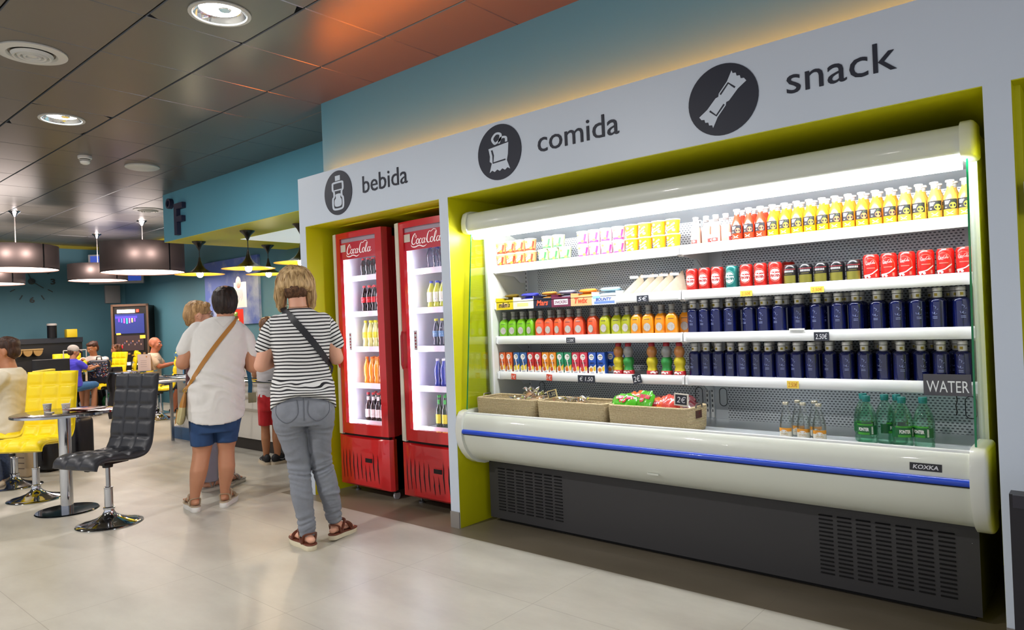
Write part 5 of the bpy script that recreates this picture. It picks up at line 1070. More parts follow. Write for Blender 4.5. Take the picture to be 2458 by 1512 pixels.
g = G(); g.rbox(-.03, .03, -.012, .012, 0, .008, mat('sugar_sachet', '#d9cfc4', .4), .004); o = tag(g.build('sugar_sachet', loc=(-5.93, 1.66, .7355)), 'crumpled sugar sachet between the two paper cups', 'sachet'); o.rotation_euler = (0, 0, .6)
pp = thing('folded_napkin', (-5.745, 1.845, .7355), 'folded pink-edged papers lying at the right edge of the round table', 'papers')
for k in range(4):
    g = G(); g.at((.0, 0, .004*k), rz=.5+.12*k); rows = []
    n = 10; v = []; f_ = []
    for i in range(n+1):
        for j in (0, 1): u = i/n-.5; v.append((u*.24, (j-.5)*(.13-.01*k), .012*abs(math.sin(3*u+k))+.003))
    g.add(v, [(2*i, 2*i+1, 2*i+3, 2*i+2) for i in range(n)], mat('paper_a', '#e9dcd8', .6) if k % 2 else mat('paper_b', '#c98d80', .6)); g.build('sheet', pp, smooth=False, fix=False)
# menu card and pendants
r = thing('menu_card', (-11.1, 4.36, .741), 'pale folded menu card standing on the table before the bald man', 'menu card'); g = G(); g.box(-.105, .105, 0, .004, 0, .25, mat('card_pale', '#dcc5bd', .5)); g.add([(-.105, .004, .25), (.105, .004, .25), (.105, .09, 0), (-.105, .09, 0)], [(0, 1, 2, 3)], mat('card_pale')); g.build('card', r, smooth=False); r.rotation_euler = (0, 0, .6)
g = G(); g.flat2d(rect2d(.03, .20, .05, .22), front(-.001), mat('card_orange', '#c98a4a', .5))
for i in range(4): g.flat2d(rect2d(-.06, .06+.03*i, .04, .064+.03*i), front(-.001), mat('card_ink', '#a08a86', .5))
g.build('printing', r, smooth=False, fix=False)
M_shade = mat('shade_black', '#0e0d13', .5, bump=.05, bscale=300)
_nt = M_shade.node_tree; _p = _nt.nodes['Principled BSDF']; _t = _nt.nodes.new('ShaderNodeBsdfTranslucent'); _t.inputs[0].default_value = (.75, .62, .60, 1); _m = _nt.nodes.new('ShaderNodeMixShader'); _m.inputs[0].default_value = .012
_nt.links.new(_p.outputs[0], _m.inputs[1]); _nt.links.new(_t.outputs[0], _m.inputs[2]); _nt.links.new(_m.outputs[0], _nt.nodes['Material Output'].inputs[0])
M_shin = mat('shade_glow', '#3a3634', .6, emit='#ffe3d2', es=3.2)
def drum(x, y, R, zb, zt, label):
    r = thing('drum_pendant', (x, y, CEIL), label, 'pendant lamp', 'large black drum pendant lamps'); zb -= CEIL; zt -= CEIL
    g = G(); g.lathe([(R+.003, zb+.002), (R+.003, zt-.002)], M_shade, n=64, cap=False); g.build('shade', r, sharp=40, fix=False)
    g = G(); g.lathe([(R-.004, zb+.012), (.001, zb+.0121)], M_shin, n=64, cap=False); g.lathe([(R+.001, zb), (R-.005, zb), (R-.004, zb+.012)], mat('shade_rim_brown', '#6d4a3c', .5), n=64, cap=False); g.build('diffuser', r, sharp=30, fix=False)
    g = G(); a = math.radians(-14); g.box(R-.002, R+.005, -.007, .007, zb, zt, K_); o = g.build('seam', r, smooth=False); o.rotation_euler = (0, 0, math.atan2(-y, -x)+.65)
    g = G(); g.lathe([(.006, zt), (.006, -.07)], mat('cord_grey', '#9a9694', .5), n=8); g.build('cord', r)
    g = G(); g.lathe([(.075, 0), (.07, -.01), (.045, -.03), (.015, -.075), (.006, -.08)], CHR, n=28); g.build('ceiling_rose', r)
    d_ = Vector((-x, -y)).normalized(); e_ = Vector((-d_.y, d_.x))
    for q in (-1, 1):
        l = bpy.data.lights.new('pendant_bulb', 'POINT'); l.energy = 15; l.color = (1, .80, .72); l.shadow_soft_size = .03; o = bpy.data.objects.new('pendant_bulb', l); sc.collection.objects.link(o)
        o.location = (x+d_.x*R*.86+e_.x*.095*q, y+d_.y*R*.86+e_.y*.095*q, CEIL+(zb+zt)/2+.02)
        g = G(); g.lathe([(.001, -.03), (.02, -.02), (.024, 0), (.014, .025), (.012, .05)], mat('bulb_socket', '#4a4642', .5), c=(o.location.x-x, o.location.y-y, o.location.z-CEIL+.07), n=14); g.build('socket', r)
    g = G(); g.lathe([(R-.02, zb+.03), (.001, zb+.0301)], mat('light_block_black', '#0c0c0e', .7), n=48, cap=False); g.build('added_light_block', r, fix=False)  # unseen black disc added to keep the diffuser glow off the shade
    area('pendant_lamp_up', (x, y, CEIL+zt-.02), R*1.2, 4.5, (1, .86, .80), rot=(math.pi, 0, 0))
    area('pendant_lamp_down', (x, y, CEIL+zb+.004), R*1.6, 12, (1, .88, .78))
drum(-11.43, 2.86, .50, 2.245, 2.575, 'large black drum pendant at the left, nearest the clock')
drum(-13.28, 4.51, .45, 2.25, 2.53, 'smallest-looking black drum pendant, the middle one over the far tables')
drum(-11.40, 4.516, .585, 2.25, 2.70, 'biggest black drum pendant, beside the blue bulkhead')
drum(-13.3, 2.98, .45, 2.17, 2.45, 'black drum pendant mostly cut off at the left edge, behind the larger one')
# kiosk cone lamps
M_conb = mat('cone_black', '#17120f', .3, coat=.4); M_cony = mat('cone_yellow', '#e2a91c', .35); M_bulb = mat('bulb', '#ffffff', .4, emit='#ffe9c8', es=60)
def cone(x, y, zb, label):
    r = thing('cone_pendant', (x, y, 2.452), label, 'pendant lamp', 'black and yellow cone pendants over the kiosk'); z = zb-2.452; n = 36
    g = G(); g.lathe([(.085, 0), (.08, -.012), (.04, -.05), (.014, -.10), (.006, -.12)], M_conb, n=24); g.build('ceiling_cup', r)
    g = G(); g.lathe([(.005, -.11), (.005, z+.20)], M_conb, n=8); g.build('cord', r)
    g = G(); g.lathe([(.01, z+.22), (.018, z+.17), (.035, z+.115), (.07, z+.07), (.13, z+.03), (.24, z+.004), (.30, z)], M_conb, n=n, cap=False); g.build('outer_shade', r, fix=False, sharp=60)
    g = G(); g.lathe([(.30, z-.001), (.24, z+.001), (.13, z+.024), (.07, z+.06), (.03, z+.08)], M_cony, n=n, cap=False); g.build('inner_shade', r, fix=False, sharp=60)
    g = G(); g.lathe([(.012, z+.08), (.02, z+.05), (.036, z+.018), (.04, z-.005), (.03, z-.03), (.012, z-.04), (.001, z-.041)], M_bulb, n=20, cap=False); g.build('bulb', r, fix=False)
    l = bpy.data.lights.new('cone_pendant_bulb', 'POINT'); l.energy = 9; l.color = (1, .82, .55); l.shadow_soft_size = .04; o = bpy.data.objects.new('cone_pendant_bulb', l); sc.collection.objects.link(o); o.location = (x, y, zb-.06)
cone(-8.86, 4.20, 2.03, 'black and yellow cone pendant, leftmost over the kiosk counter')
cone(-7.64, 4.20, 2.01, 'black and yellow cone pendant, middle and nearest over the kiosk counter')
cone(-8.80, 5.13, 2.05, 'black and yellow cone pendant, furthest back, by the striped-shirt woman head')
cone(-6.85, 4.40, 2.02, 'black and yellow cone pendant half hidden behind the white shopfront edge')
# poster of a blue sky
def sky_mat():
    m = bpy.data.materials.new('poster_sky'); m.use_nodes = True; nt = m.node_tree; b = nt.nodes['Principled BSDF']; N = nt.nodes.new; L = nt.links.new
    tc = N('ShaderNodeTexCoord'); n = N('ShaderNodeTexNoise'); n.inputs['Scale'].default_value = 1.9; n.inputs['Detail'].default_value = 7; n.inputs['Roughness'].default_value = .6; L(tc.outputs['Object'], n.inputs['Vector'])
    sp = N('ShaderNodeSeparateXYZ'); L(tc.outputs['Object'], sp.inputs[0]); mu = N('ShaderNodeMath'); mu.operation = 'MULTIPLY_ADD'; mu.inputs[1].default_value = -.10; L(sp.outputs['Z'], mu.inputs[0]); L(n.outputs['Fac'], mu.inputs[2])
    r = N('ShaderNodeValToRGB'); r.color_ramp.elements[0].position = .46; r.color_ramp.elements[1].position = .68; r.color_ramp.elements[0].color = (*lin('#4d66b4'), 1); r.color_ramp.elements[1].color = (*lin('#a9b4c4'), 1); L(mu.outputs[0], r.inputs[0]); L(r.outputs[0], b.inputs['Base Color']); b.inputs['Roughness'].default_value = .4; return m
g = G(); g.box(-.87, .87, -.04, 0, -.53, .53, sky_mat()); tag(g.build('sky_poster', loc=(-10.80, 5.648, 1.92), smooth=False), 'large blue poster of a cloudy sky on the teal wall behind the kiosk', 'poster')
# clock of loose marks on the back wall
ck = thing('wall_clock', (-15.198, 4.03, 2.36), 'dark wall clock of separate numerals and strokes on the teal back wall', 'clock')
M_ck = mat('clock_mark', '#1f2a2e', .5)
g = G(); g.at(ry=math.pi/2); g.lathe([(.055, 0), (.055, .03), (.03, .035)], M_ck, n=24); g.build('hub', ck)
for k in range(12):
    a = math.radians(90-30*k); y, z = .345*math.cos(a), .345*math.sin(a); g = G()
    if k in (0, 3, 6, 9):
        vf = fit2d(text2d({0: '12', 3: '3', 6: '6', 9: '9'}[k], 1, bold=.03), -.04 if k else -.06, -.055, .04 if k else .06, .055); g.flat2d(vf, lambda u, v: (.012, y+u, z+v), M_ck); g.build('numeral', ck, smooth=False, fix=False)
    else:
        c, s = math.cos(a), math.sin(a); g.add([(.012, y+c*d+s*e, z+s*d-c*e) for d, e in ((-.045, -.007), (.045, -.007), (.045, .007), (-.045, .007))]+[(.0, y+c*d+s*e, z+s*d-c*e) for d, e in ((-.045, -.007), (.045, -.007), (.045, .007), (-.045, .007))], [(0, 1, 2, 3), (0, 4, 5, 1), (1, 5, 6, 2), (2, 6, 7, 3), (3, 7, 4, 0)], M_ck); g.build('hour_stroke', ck, smooth=False, fix=False)
for ln, a in ((.16, 1.95), (.22, -.6)):
    g = G(); c, s = math.cos(a), math.sin(a); g.tube([(.034, 0, 0), (.034, c*ln, s*ln)], .007, M_ck, n=6); g.build('hand', ck)
# low black counter along the back wall
bc = thing('sideboard', (-14.75, 2.6, 0), 'long low black sideboard along the back wall, left', 'sideboard'); M_bk = mat('lacquer_black', '#15181f', .35)
g = G(); g.box(-.4, .3, -3.2, 2.0, 0, 1.25, M_bk); g.build('body', bc, smooth=False)
g = G(); g.box(-.4, .34, -3.2, 2.0, 1.20, 1.29, mat('lacquer_edge', '#232731', .3)); g.build('upper_shelf', bc, smooth=False)
g = G(); g.box(.30, .50, -3.2, 1.75, 0, .90, mat('lacquer_front', '#0e1016', .4)); g.build('front_cabinet', bc, smooth=False)
for j in range(9):
    pb = thing('bread_basket', (-14.33, 3.86-.152*j, 1.10), f'tan scooped wooden bread tray on the black sideboard, {ORD[j]} from the right', 'tray', 'tan trays in the sideboard')
    g = G(); pts = [(.073*math.cos(a), .115*math.sin(a)) for a in [math.pi+math.pi*i/14 for i in range(15)]]; g.add([(x_, u, v) for x_ in (-.09, .02) for u, v in pts], [(i, i+1, 16+i, 15+i) for i in range(14)]+[tuple(range(15)), tuple(range(29, 14, -1))], mat('tray_tan', '#8f713f', .6, noise=.12)); g.build('scoop', pb, smooth=False); g = G(); g.box(-.09, .03, -.076, .076, -.004, .014, mat('tray_tan_light', '#a58a5c', .6)); g.build('rim', pb, smooth=False)
g = G(); g.lathe([(.07, 0), (.075, .01), (.075, .22), (.078, .225)], M_bk, n=24); g.lathe([(.08, .225), (.08, .25), (.07, .262), (.01, .265)], mat('lid_grey', '#a9a7a6', .4), n=24); tag(g.build('canister', loc=(-14.45, 4.12, 1.291)), 'black canister with pale grey lid on the sideboard', 'canister')
g = G(); g.rbox(-.07, .07, -.085, .085, 0, .15, mat('yellow_box', '#c9b01c', .5), .006); tag(g.build('yellow_box', loc=(-14.45, 4.42, 1.291)), 'small yellow box on top of the black sideboard', 'box')
fr = thing('white_frame', (-13.95, 4.32, .62), 'thin white rectangular frame stand in front of the sideboard', 'stand'); g = G()
M_fr = mat('frame_pale', '#a9a9ab', .5)
for a, b in (((-.0, -.18, 0), (0, -.18, .44)), ((0, -.18, .44), (0, .18, .44)), ((0, .18, .44), (0, .18, 0))): g.tube([a, b], .009, M_fr, n=8)
g.build('frame_tube', fr); g = G(); g.box(-.02, .02, -.2, .2, -.62, 0, M_bk); g.build('base', fr, smooth=False)
# slot machine
sm = thing('slot_machine', (-13.75, 5.2, 0), 'tall slot machine with glowing coloured screens standing in the corner', 'slot machine', rz=math.radians(50)); M_sw = mat('slot_wood', '#5f4533', .4, coat=.2)
g = G(); g.box(-.30, .30, -.04, .32, 0, 1.84, mat('slot_body', '#17130f', .4)); g.build('cabinet', sm, smooth=False)
g = G()
for x0, x1, z0, z1 in ((-.32, -.285, .62, 1.86), (.285, .32, .62, 1.86), (-.32, .32, 1.82, 1.86), (-.32, .32, .60, .64)): g.box(x0, x1, -.07, -.03, z0, z1, M_sw)
g.build('bezel', sm, smooth=False)
def glow(nm, x0, x1, z0, z1, c, e, y=-.055):
    g = G(); g.box(x0, x1, y, y+.01, z0, z1, mat('slotglow_'+c.strip('#')+str(e), c, .4, emit=c, es=e)); return g.build(nm, sm, smooth=False)
glow('upper_screen', -.26, .24, 1.32, 1.68, '#28337a', .25); glow('marquee', -.22, .08, 1.70, 1.76, '#ffe9c0', 5); glow('lamp', .11, .15, 1.71, 1.76, '#ff3020', 3)
for i in range(7): glow('fan_stripe', -.20+.045*i, -.18+.045*i, 1.50+.012*abs(3-i), 1.60, ['#6a30ff', '#4060ff', '#ff40c0', '#30d0a0', '#ff60a0', '#ffd060', '#7040ff'][i], 1.3, -.058)
glow('blue_arc', -.25, .12, 1.60, 1.64, '#3a30e0', 1.2, -.057); glow('reel_panel', -.24, .22, 1.0, 1.28, '#3a2c2e', .12); glow('gold_lamp', -.24, -.17, 1.30, 1.33, '#ffc030', 2, -.058); glow('gold_trim', .16, .25, 1.22, 1.28, '#e0a030', 1, -.058); glow('red_display', -.24, -.14, 1.05, 1.11, '#a01820', 1, -.058)
for i in range(10): glow('reel_symbol', -.15+.035*i, -.13+.035*i, 1.10+.03*(i % 3), 1.13+.03*(i % 3), ['#8a6a5a', '#5a4a60', '#a06a50'][i % 3], .3, -.058)
for i in range(8): glow('panel_lamp', -.25+.065*i, -.21+.065*i, .90+.03*(i % 2), .93+.03*(i % 2), ['#7a5a20', '#a08030', '#5a2a2a', '#806040'][i % 4], .4, -.058)
for i, c in enumerate(('#20d050', '#ffffff', '#ffffff', '#6a6a6a', '#f0f0b0', '#7050ff')): glow('button', -.24+.085*i, -.185+.085*i, .74, .79 if i in (1, 2, 3) else .76, c, 2.5 if i != 3 else .1, -.075)
# television and wall box
tv = thing('television', (-14.25, 5.16, 2.27), 'wall television tilted above the slot machine, mostly hidden by pendant lamps', 'television', rz=math.radians(50)); g = G(); g.rbox(-.48, .48, -.03, .03, -.0, .56, mat('tv_silver', '#8f959c', .4), .01); g.build('housing', tv); g = G(); g.box(-.44, .44, -.033, -.03, .05, .53, mat('tv_screen', '#2c3f8f', .2, emit='#3450b0', es=.35)); g.build('screen', tv, smooth=False)
g = G(); g.box(-.02, .02, 0, .745, .3, .38, M_bk); g.build('bracket', tv, smooth=False)
g = G(); g.rbox(-.06, 0, -.14, .14, -.18, .18, mat('wallbox_grey', '#8f8e90', .5), .01); o = tag(g.build('wall_box', loc=(-15.14, 5.40, 2.12)), 'pale grey box mounted on the teal wall above the slot machine', 'wall box')
# kiosk counter
ct = thing('kiosk_counter', (-7.0, 3.8, 0), 'long white kiosk service counter under the blue bulkhead', 'counter'); M_cw = mat('counter_white', '#c9c4bb', .4, noise=.02)
g = G(); g.box(-1.72, 2.2, 0, .90, .13, 1.0, M_cw); g.build('body', ct, smooth=False)
g = G(); g.box(-1.74, 2.2, -.02, .93, 1.0, 1.04, mat('counter_top_blue', '#6fa3c9', .35)); g.build('worktop', ct, smooth=False)
g = G(); g.box(-1.68, 2.2, .04, .6, 0, .13, mat('counter_plinth', '#2b2522', .5)); g.build('plinth', ct, smooth=False)
g = G(); g.box(-1.82, -.9, -.03, .66, 0, .14, mat('counter_foot_blue', '#2f567e', .5)); g.build('blue_foot', ct, smooth=False)
for z in (.42, .56, .70):
    g = G(); g.box(-1.66, 2.2, -.006, 0, z, z+.03, mat('counter_groove', '#b3aca0', .5)); g.build('groove', ct, smooth=False)
g = G(); g.box(-1.727, -1.72, .12, .5, .62, .82, mat('counter_screen', '#1b2a4c', .3)); g.build('end_display', ct, smooth=False)
g = G(); g.box(-1.50, -1.2, -.008, 0, .70, .86, mat('counter_slot_dark', '#20242a', .5)); g.box(-1.53, -1.5, -.012, 0, .68, .88, mat('counter_top_blue')); g.build('niche', ct, smooth=False)
tr = thing('tray_rail', (-7.0, 3.35, .80), 'chrome tray rail running along the front of the white counter', 'tray rail')
for k in range(3):
    g = G(); g.tube([(-1.30, -.0+.12*k, 0), (1.6, -.0+.12*k, 0)], .012, CHR, n=8); g.build('rail_bar', tr)
for x in (-1.2, .1, 1.4):
    g = G(); g.tube([(x, -.01, -.01), (x, .3, -.01), (x, .445, -.03)], .013, CHR, n=8); g.build('support_arm', tr)
# long ledge at the left end of the counter
tl = thing('ledge_table', (-8.32, 3.42, 0), 'thin pale ledge table projecting left of the white counter', 'table'); g = G(); g.rbox(-.45, .45, -.2, .3, .745, .765, mat('ledge_pale', '#b9bcc6', .25, metal=.3), .006); g.build('top', tl); g = G(); g.box(-.30, -.27, .24, .27, 0, .745, CHR2); g.build('leg', tl)
g = G(); g.rbox(-.2, .2, -.14, .14, 0, .02, mat('tray_metal', '#b5b8c4', .3), .01); tag(g.build('serving_tray', loc=(-8.42, 3.44, .766)), 'thin serving tray lying on the ledge left of the counter', 'tray')
g = G(); g.rbox(-.14, .14, -.09, .09, 0, .07, mat('card_green', '#3f8a6a', .5), .006); tag(g.build('green_box', loc=(-8.55, 4.05, 1.041)), 'small green and white box on the left end of the counter', 'box')
# crisps display rack with card topper
ra = thing('snack_display_rack', (-8.38, 4.48, 1.04), 'red and green snack rack with a white card topper standing on the counter', 'display rack')
g = G(); g.box(-.20, .20, -.12, .12, 0, .02, mat('rack_red', '#d2382e', .4)); g.box(-.06, .06, -.13, .0, .0, .52, mat('rack_red')); g.build('stand', ra, smooth=False)
g = G(); g.box(-.135, .135, -.01, .01, .54, .86, mat('topper_white', '#e3dfe6', .5)); g.build('card_topper', ra, smooth=False)
g = G(); g.flat2d(disc2d(-.02, .86, .065, .075, 28), front(-.012), mat('topper_pink', '#e0707a', .5)); g.flat2d(disc2d(-.02, .82, .03, n=16), front(-.014), mat('topper_red', '#b52a3a', .5)); g.flat2d(ribbon2d([(-.05, .87), (-.02, .885), (.01, .88)], .02), front(-.0145), W_)
for k in range(8): g.flat2d(ribbon2d([(-.08+.02*k, .62+.02*(k % 3)), (-.06+.02*k, .70-.02*(k % 2)), (-.07+.02*k, .77)], .006), front(-.011), mat('topper_ink', '#8f9ac4', .5))
g.build('badge_print', ra, smooth=False, fix=False)
rr = random.Random(9)
for k in range(18):
    lv, q = divmod(k, 3); side = -1 if k % 2 else 1; bgm = ['#b5412e', '#2f5a26', '#c9b27a', '#d8382e', '#6f8f3a', '#b3a67a'][(lv*2+q) % 6]
    o = blob('snack_bag', (-8.38+(.11 if q == 0 else -.12 if q == 1 else .03), 4.35, 1.11+.075*lv), .05, .035, .02, mat('snack_'+bgm.strip('#'), bgm, .35, coat=.4, noise=.25, nscale=60), f'small snack bag on the red rack, {["left", "right", "centre"][[1, 0, 2][q]]} column, {ORD[lv]} from the bottom', 'snack bag', 50+k, rr.uniform(-.6, .6), .15, 'snack bags on the rack', None, 1.2)
# bags and luggage
def soft_box(name, loc, sx, sy, sz, m, label, cat, rz=0, extra=None, seed=1):
    r = thing(name, loc, label, cat, rz=rz); g = G(); g.rbox(-sx/2, sx/2, -sy/2, sy/2, 0, sz, m, min(sx, sy)*.28, 4); g.build('body', r, sharp=70)
    if extra: extra(r)
    return r
M_lug = mat('luggage_black', '#14141a', .45, coat=.2)
def lug(r):
    g = G(); g.box(-.1, .1, -.145, -.14, .12, .3, mat('luggage_pocket', '#1e1e26', .5)); g.build('pocket', r, smooth=False); g = G(); g.tube([(-.05, -.0, .4), (-.05, 0, .44), (.05, 0, .44), (.05, 0, .4)], .008, M_lug, n=6); g.build('carry_handle', r)
    for x in (-.14, .14):
        g = G(); g.at((x, 0, .022), ry=math.pi/2); g.lathe([(.022, -.012), (.022, .012)], K_, n=14); g.build('wheel', r)
soft_box('suitcase', (-7.95, 2.18, 0), .38, .28, .42, M_lug, 'black cabin suitcase on the floor behind the nearest yellow chair', 'suitcase', .5, lug)
soft_box('handbag', (-8.25, 2.55, 0), .30, .2, .46, mat('bag_black', '#191720', .4), 'black bag with brass fittings standing behind the suitcase', 'bag', .3, lambda r: (lambda g: (g.box(-.03, .03, -.105, -.1, .3, .36, mat('brass', '#8a6a3a', .3, metal=.8)), g.build('buckle', r, smooth=False)))(G()))
soft_box('paper_bag', (-7.75, 1.95, 0), .16, .08, .36, mat('bag_tan', '#b9a384', .6), 'small tan paper bag leaning on the black suitcase', 'bag', .4, lambda r: [(lambda g: (g.flat2d(rect2d(-.05, .08+.05*i, .05, .09+.05*i), front(-.0405), mat('bag_ink', '#6d5a48', .6)), g.build('print_line', r, smooth=False, fix=False)))(G()) for i in range(5)])
bk = soft_box('backpack', (-12.84, 4.33, .475), .34, .22, .42, mat('sequin_dark', '#1a1c2a', .35, metal=.3), 'dark backpack with multicoloured sequins on a yellow chair seat', 'backpack', 1.15)
sqm = [mat('sequin_%d' % i, c, .2, metal=.7) for i, c in enumerate(('#5a7ab8', '#c9854a', '#8f98a8', '#b04a4a', '#d9dfe8'))]; rr = random.Random(4)
for k in range(5):
    g = G()
    for q in range(30):
        x, z = rr.uniform(-.13, .13), rr.uniform(.14, .38); y = -.111; g.add([(x-.010, y, z), (x, y-.003, z-.006), (x+.010, y, z), (x, y-.003, z+.006)], [(0, 1, 2, 3)], sqm[k])
    o = g.build('sequins', bk, smooth=False, fix=False); o['kind'] = 'stuff'
g = G(); g.tube([(-.04, 0, .41), (-.03, 0, .47), (.03, 0, .47), (.04, 0, .41)], .01, K_, n=6); g.build('grab_loop', bk)
pb = blob('plastic_bag', (-13.55, 4.42, .13), .20, .14, .13, mat('plastic_white', '#c9c8cc', .35, sss=0), 'crumpled white plastic carrier bag on the floor under the table', 'carrier bag', 77, .4, .18)
g = G(); g.tube([(-.16, -.02, .06), (-.19, -.02, .17), (-.12, -.02, .24), (-.06, -.02, .16), (-.06, -.02, .08)], .014, mat('plastic_white'), n=8, flat=.4); g.build('loop_handle', pb)
blob('plastic_bag', (-13.2, 4.62, .14), .14, .12, .14, mat('plastic_green', '#1f6a3a', .4), 'dark green bag on the floor beside the white carrier bag', 'carrier bag', 78, .2, .16)
cj = thing('hanging_jacket', (-11.78, 4.20, 0), 'long black jacket hanging down to the floor behind the near black swivel chair', 'jacket', rz=.65)
g = G(); rows = []
for i in range(14):
    t = i/13; z = .0+.80*t; w_ = .13-.05*t+.02*math.sin(9*t); rows.append([(w_*math.cos(a)*(1+.14*math.sin(5*a+4*t)), .07*math.sin(a)*(1+.2*math.sin(4*a)), z) for a in [2*math.pi*k/22 for k in range(22)]])
g.loft(rows, mat('jacket_black', '#131218', .7)); g.build('garment', cj, sharp=70); g = G(); g.tube([(-.02, -.07, .78), (-.08, -.09, .6), (-.05, -.09, .42)], .022, mat('jacket_black'), n=8); g.build('sleeve', cj)
# dark board with chrome handle at the lower right edge
bd = thing('dark_board', (-.268, 2.72, 0), 'black panel standing on the floor at the right edge of the picture', 'board', rz=0.0); M_bd = mat('board_black', '#18161d', .4)
g = G(); g.add([(0, 0, 0), (.5, -.02, 0), (.5, .04, 0), (0, .06, 0), (.0, .0, .66), (.5, -.02, .66), (.5, .04, .66), (.0, .06, .66)], [(0, 1, 2, 3), (4, 5, 6, 7), (0, 1, 5, 4), (1, 2, 6, 5), (2, 3, 7, 6), (3, 0, 4, 7)], M_bd); g.build('panel', bd, smooth=False)
g = G(); g.box(.01, .5, -.012, -.0, .62, .66, mat('board_rim', '#2a2831', .4)); g.build('top_rim', bd, smooth=False); g = G(); g.tube([(.03, -.012, .22), (.032, -.03, .23), (.036, -.03, .31), (.036, -.012, .32)], .004, CHR, n=6); g.build('handle', bd)
# ================================================================== PEOPLE
from mathutils import noise as mnoise
def remesh(g, name, mats_, parent, vox=.007, it=3, disp=None, keep=None, attr=None, sharp=80):
    """fuse overlapping closed volumes into one continuous skin"""
    o = g.build(name, None, smooth=False); m = o.modifiers.new('r', 'REMESH'); m.mode = 'VOXEL'; m.voxel_size = vox; m.use_smooth_shade = True
    dg = bpy.context.evaluated_depsgraph_get(); me = bpy.data.meshes.new_from_object(o.evaluated_get(dg)); old = o.data; o.modifiers.clear(); o.data = me; bpy.data.meshes.remove(old)
    import bmesh
    b = bmesh.new(); b.from_mesh(me)
    for _ in range(it): bmesh.ops.smooth_vert(b, verts=b.verts, factor=.5, use_axis_x=True, use_axis_y=True, use_axis_z=True)
    b.normal_update()
    if disp:
        mv = [(v, v.normal*disp(v.co)) for v in b.verts]
        for v, d in mv: v.co += d
    b.normal_update(); b.to_mesh(me); b.free()
    me.materials.clear(); me.materials.append(mats_ if not isinstance(mats_, list) else mats_[0])
    if attr:
        a = me.attributes.new('stripe', 'FLOAT', 'POINT'); a.data.foreach_set('value', [attr(v.co) for v in me.vertices])
    me.polygons.foreach_set('use_smooth', [True]*len(me.polygons)); me.polygons.foreach_set('material_index', [0]*len(me.polygons)); me.update(); me.name = name
    if parent is not None: o.parent = parent
    return o
DM = mat('dummy', '#808080')
def E(g, secs, n=28, p=2.3):
    """column of horizontal ellipses (z, xl, xr, y, ry)"""
    rows = []
    for z, xl, xr, y, ry in secs:
        cx, rx = (xl+xr)/2, (xr-xl)/2; row = []
        for j in range(n):
            a = 2*math.pi*j/n; ca, sa = math.cos(a), math.sin(a); k = (abs(ca)**p+abs(sa)**p)**(-1/p); row.append((cx+rx*k*ca, y+ry*k*sa, z(ca, sa) if callable(z) else z))
        rows.append(row)
    g.loft(rows, DM)
def ball(g, c, r, n=14, rot=0):
    r = (r,)*3 if isinstance(r, (int, float)) else r; rows = []
    for i in range(n+1):
        t = math.pi*i/n; s = max(math.sin(t), 1e-3); rows.append([(c[0]+(r[0]*s*math.cos(a))*math.cos(rot)-(r[1]*s*math.sin(a))*math.sin(rot), c[1]+(r[0]*s*math.cos(a))*math.sin(rot)+(r[1]*s*math.sin(a))*math.cos(rot), c[2]-r[2]*math.cos(t)) for a in [2*math.pi*k/18 for k in range(18)]])
    g.loft(rows, DM)
def T(g, pts, rs, n=14, flat=1., up=None): g.tube(pts, rs, DM, n=n, flat=flat, up=up); [ball(g, p, r*.98) for p, r in ((pts[0], rs[0]), (pts[-1], rs[-1]))] if flat == 1. else None
def lerp(a, b, t): return tuple(a[i]+(b[i]-a[i])*t for i in range(3))
def hand(g, w, d, up, s=1., curl=.8, side=1):
    """palm at wrist w pointing along d, five separate curled fingers and a thumb"""
    d = Vector(d).normalized(); up = Vector(up); up = (up-d*up.dot(d)).normalized(); sd = d.cross(up)*side; w = Vector(w)
    T(g, [w, w+d*.035*s, w+d*.075*s], [.024*s, .030*s, .032*s], flat=1., n=12)
    for k, (o_, L_) in enumerate(((-.026, .062), (-.009, .070), (.009, .066), (.025, .052))):
        b_ = w+d*.078*s+sd*o_*s; p1 = b_+(d*math.cos(curl*.4)-up*math.sin(curl*.4))*L_*.45*s; p2 = p1+(d*math.cos(curl)-up*math.sin(curl))*L_*.32*s; p3 = p2+(d*math.cos(curl*1.6)-up*math.sin(curl*1.6))*L_*.25*s
        T(g, [b_, p1, p2, p3], [.0092*s, .0086*s, .0080*s, .0072*s], n=8)
    b_ = w+d*.022*s-sd*.024*s; T(g, [b_, b_+(d*.6-sd*.7-up*.25)*.035*s, b_+(d*1.0-sd*.85-up*.6)*.055*s], [.0125*s, .0105*s, .0085*s], n=8)
def head_shape(g, c, yaw, s=1., pitch=0., ears=True):
    """skull, jaw, nose, lips, ears; face looks towards -y turned by yaw"""
    M0 = g.M.copy(); g.M = Matrix.Translation(c) @ Matrix.Rotation(yaw, 4, 'Z') @ Matrix.Rotation(pitch, 4, 'X') @ Matrix.Scale(s, 4)
    ball(g, (0, .012, .030), (.073, .092, .088)); ball(g, (0, -.012, -.030), (.060, .072, .074)); ball(g, (0, -.040, -.075), (.036, .038, .034)); ball(g, (0, -.052, -.002), (.056, .038, .045))
    T(g, [(0, -.080, .018), (0, -.096, -.006), (0, -.106, -.022)], [.008, .010, .013], n=8); ball(g, (.013, -.092, -.026), .009); ball(g, (-.013, -.092, -.026), .009)
    ball(g, (0, -.082, -.052), (.024, .010, .006)); ball(g, (0, -.080, -.062), (.020, .011, .007)); ball(g, (0, -.074, .036), (.048, .020, .012))
    for q in (-1, 1):
        ball(g, (.040*q, -.058, -.018), (.022, .020, .022))
        if ears: ball(g, (.075*q, .008, -.004), (.010, .020, .031)); ball(g, (.076*q, .004, -.028), (.008, .011, .012))
    g.M = M0
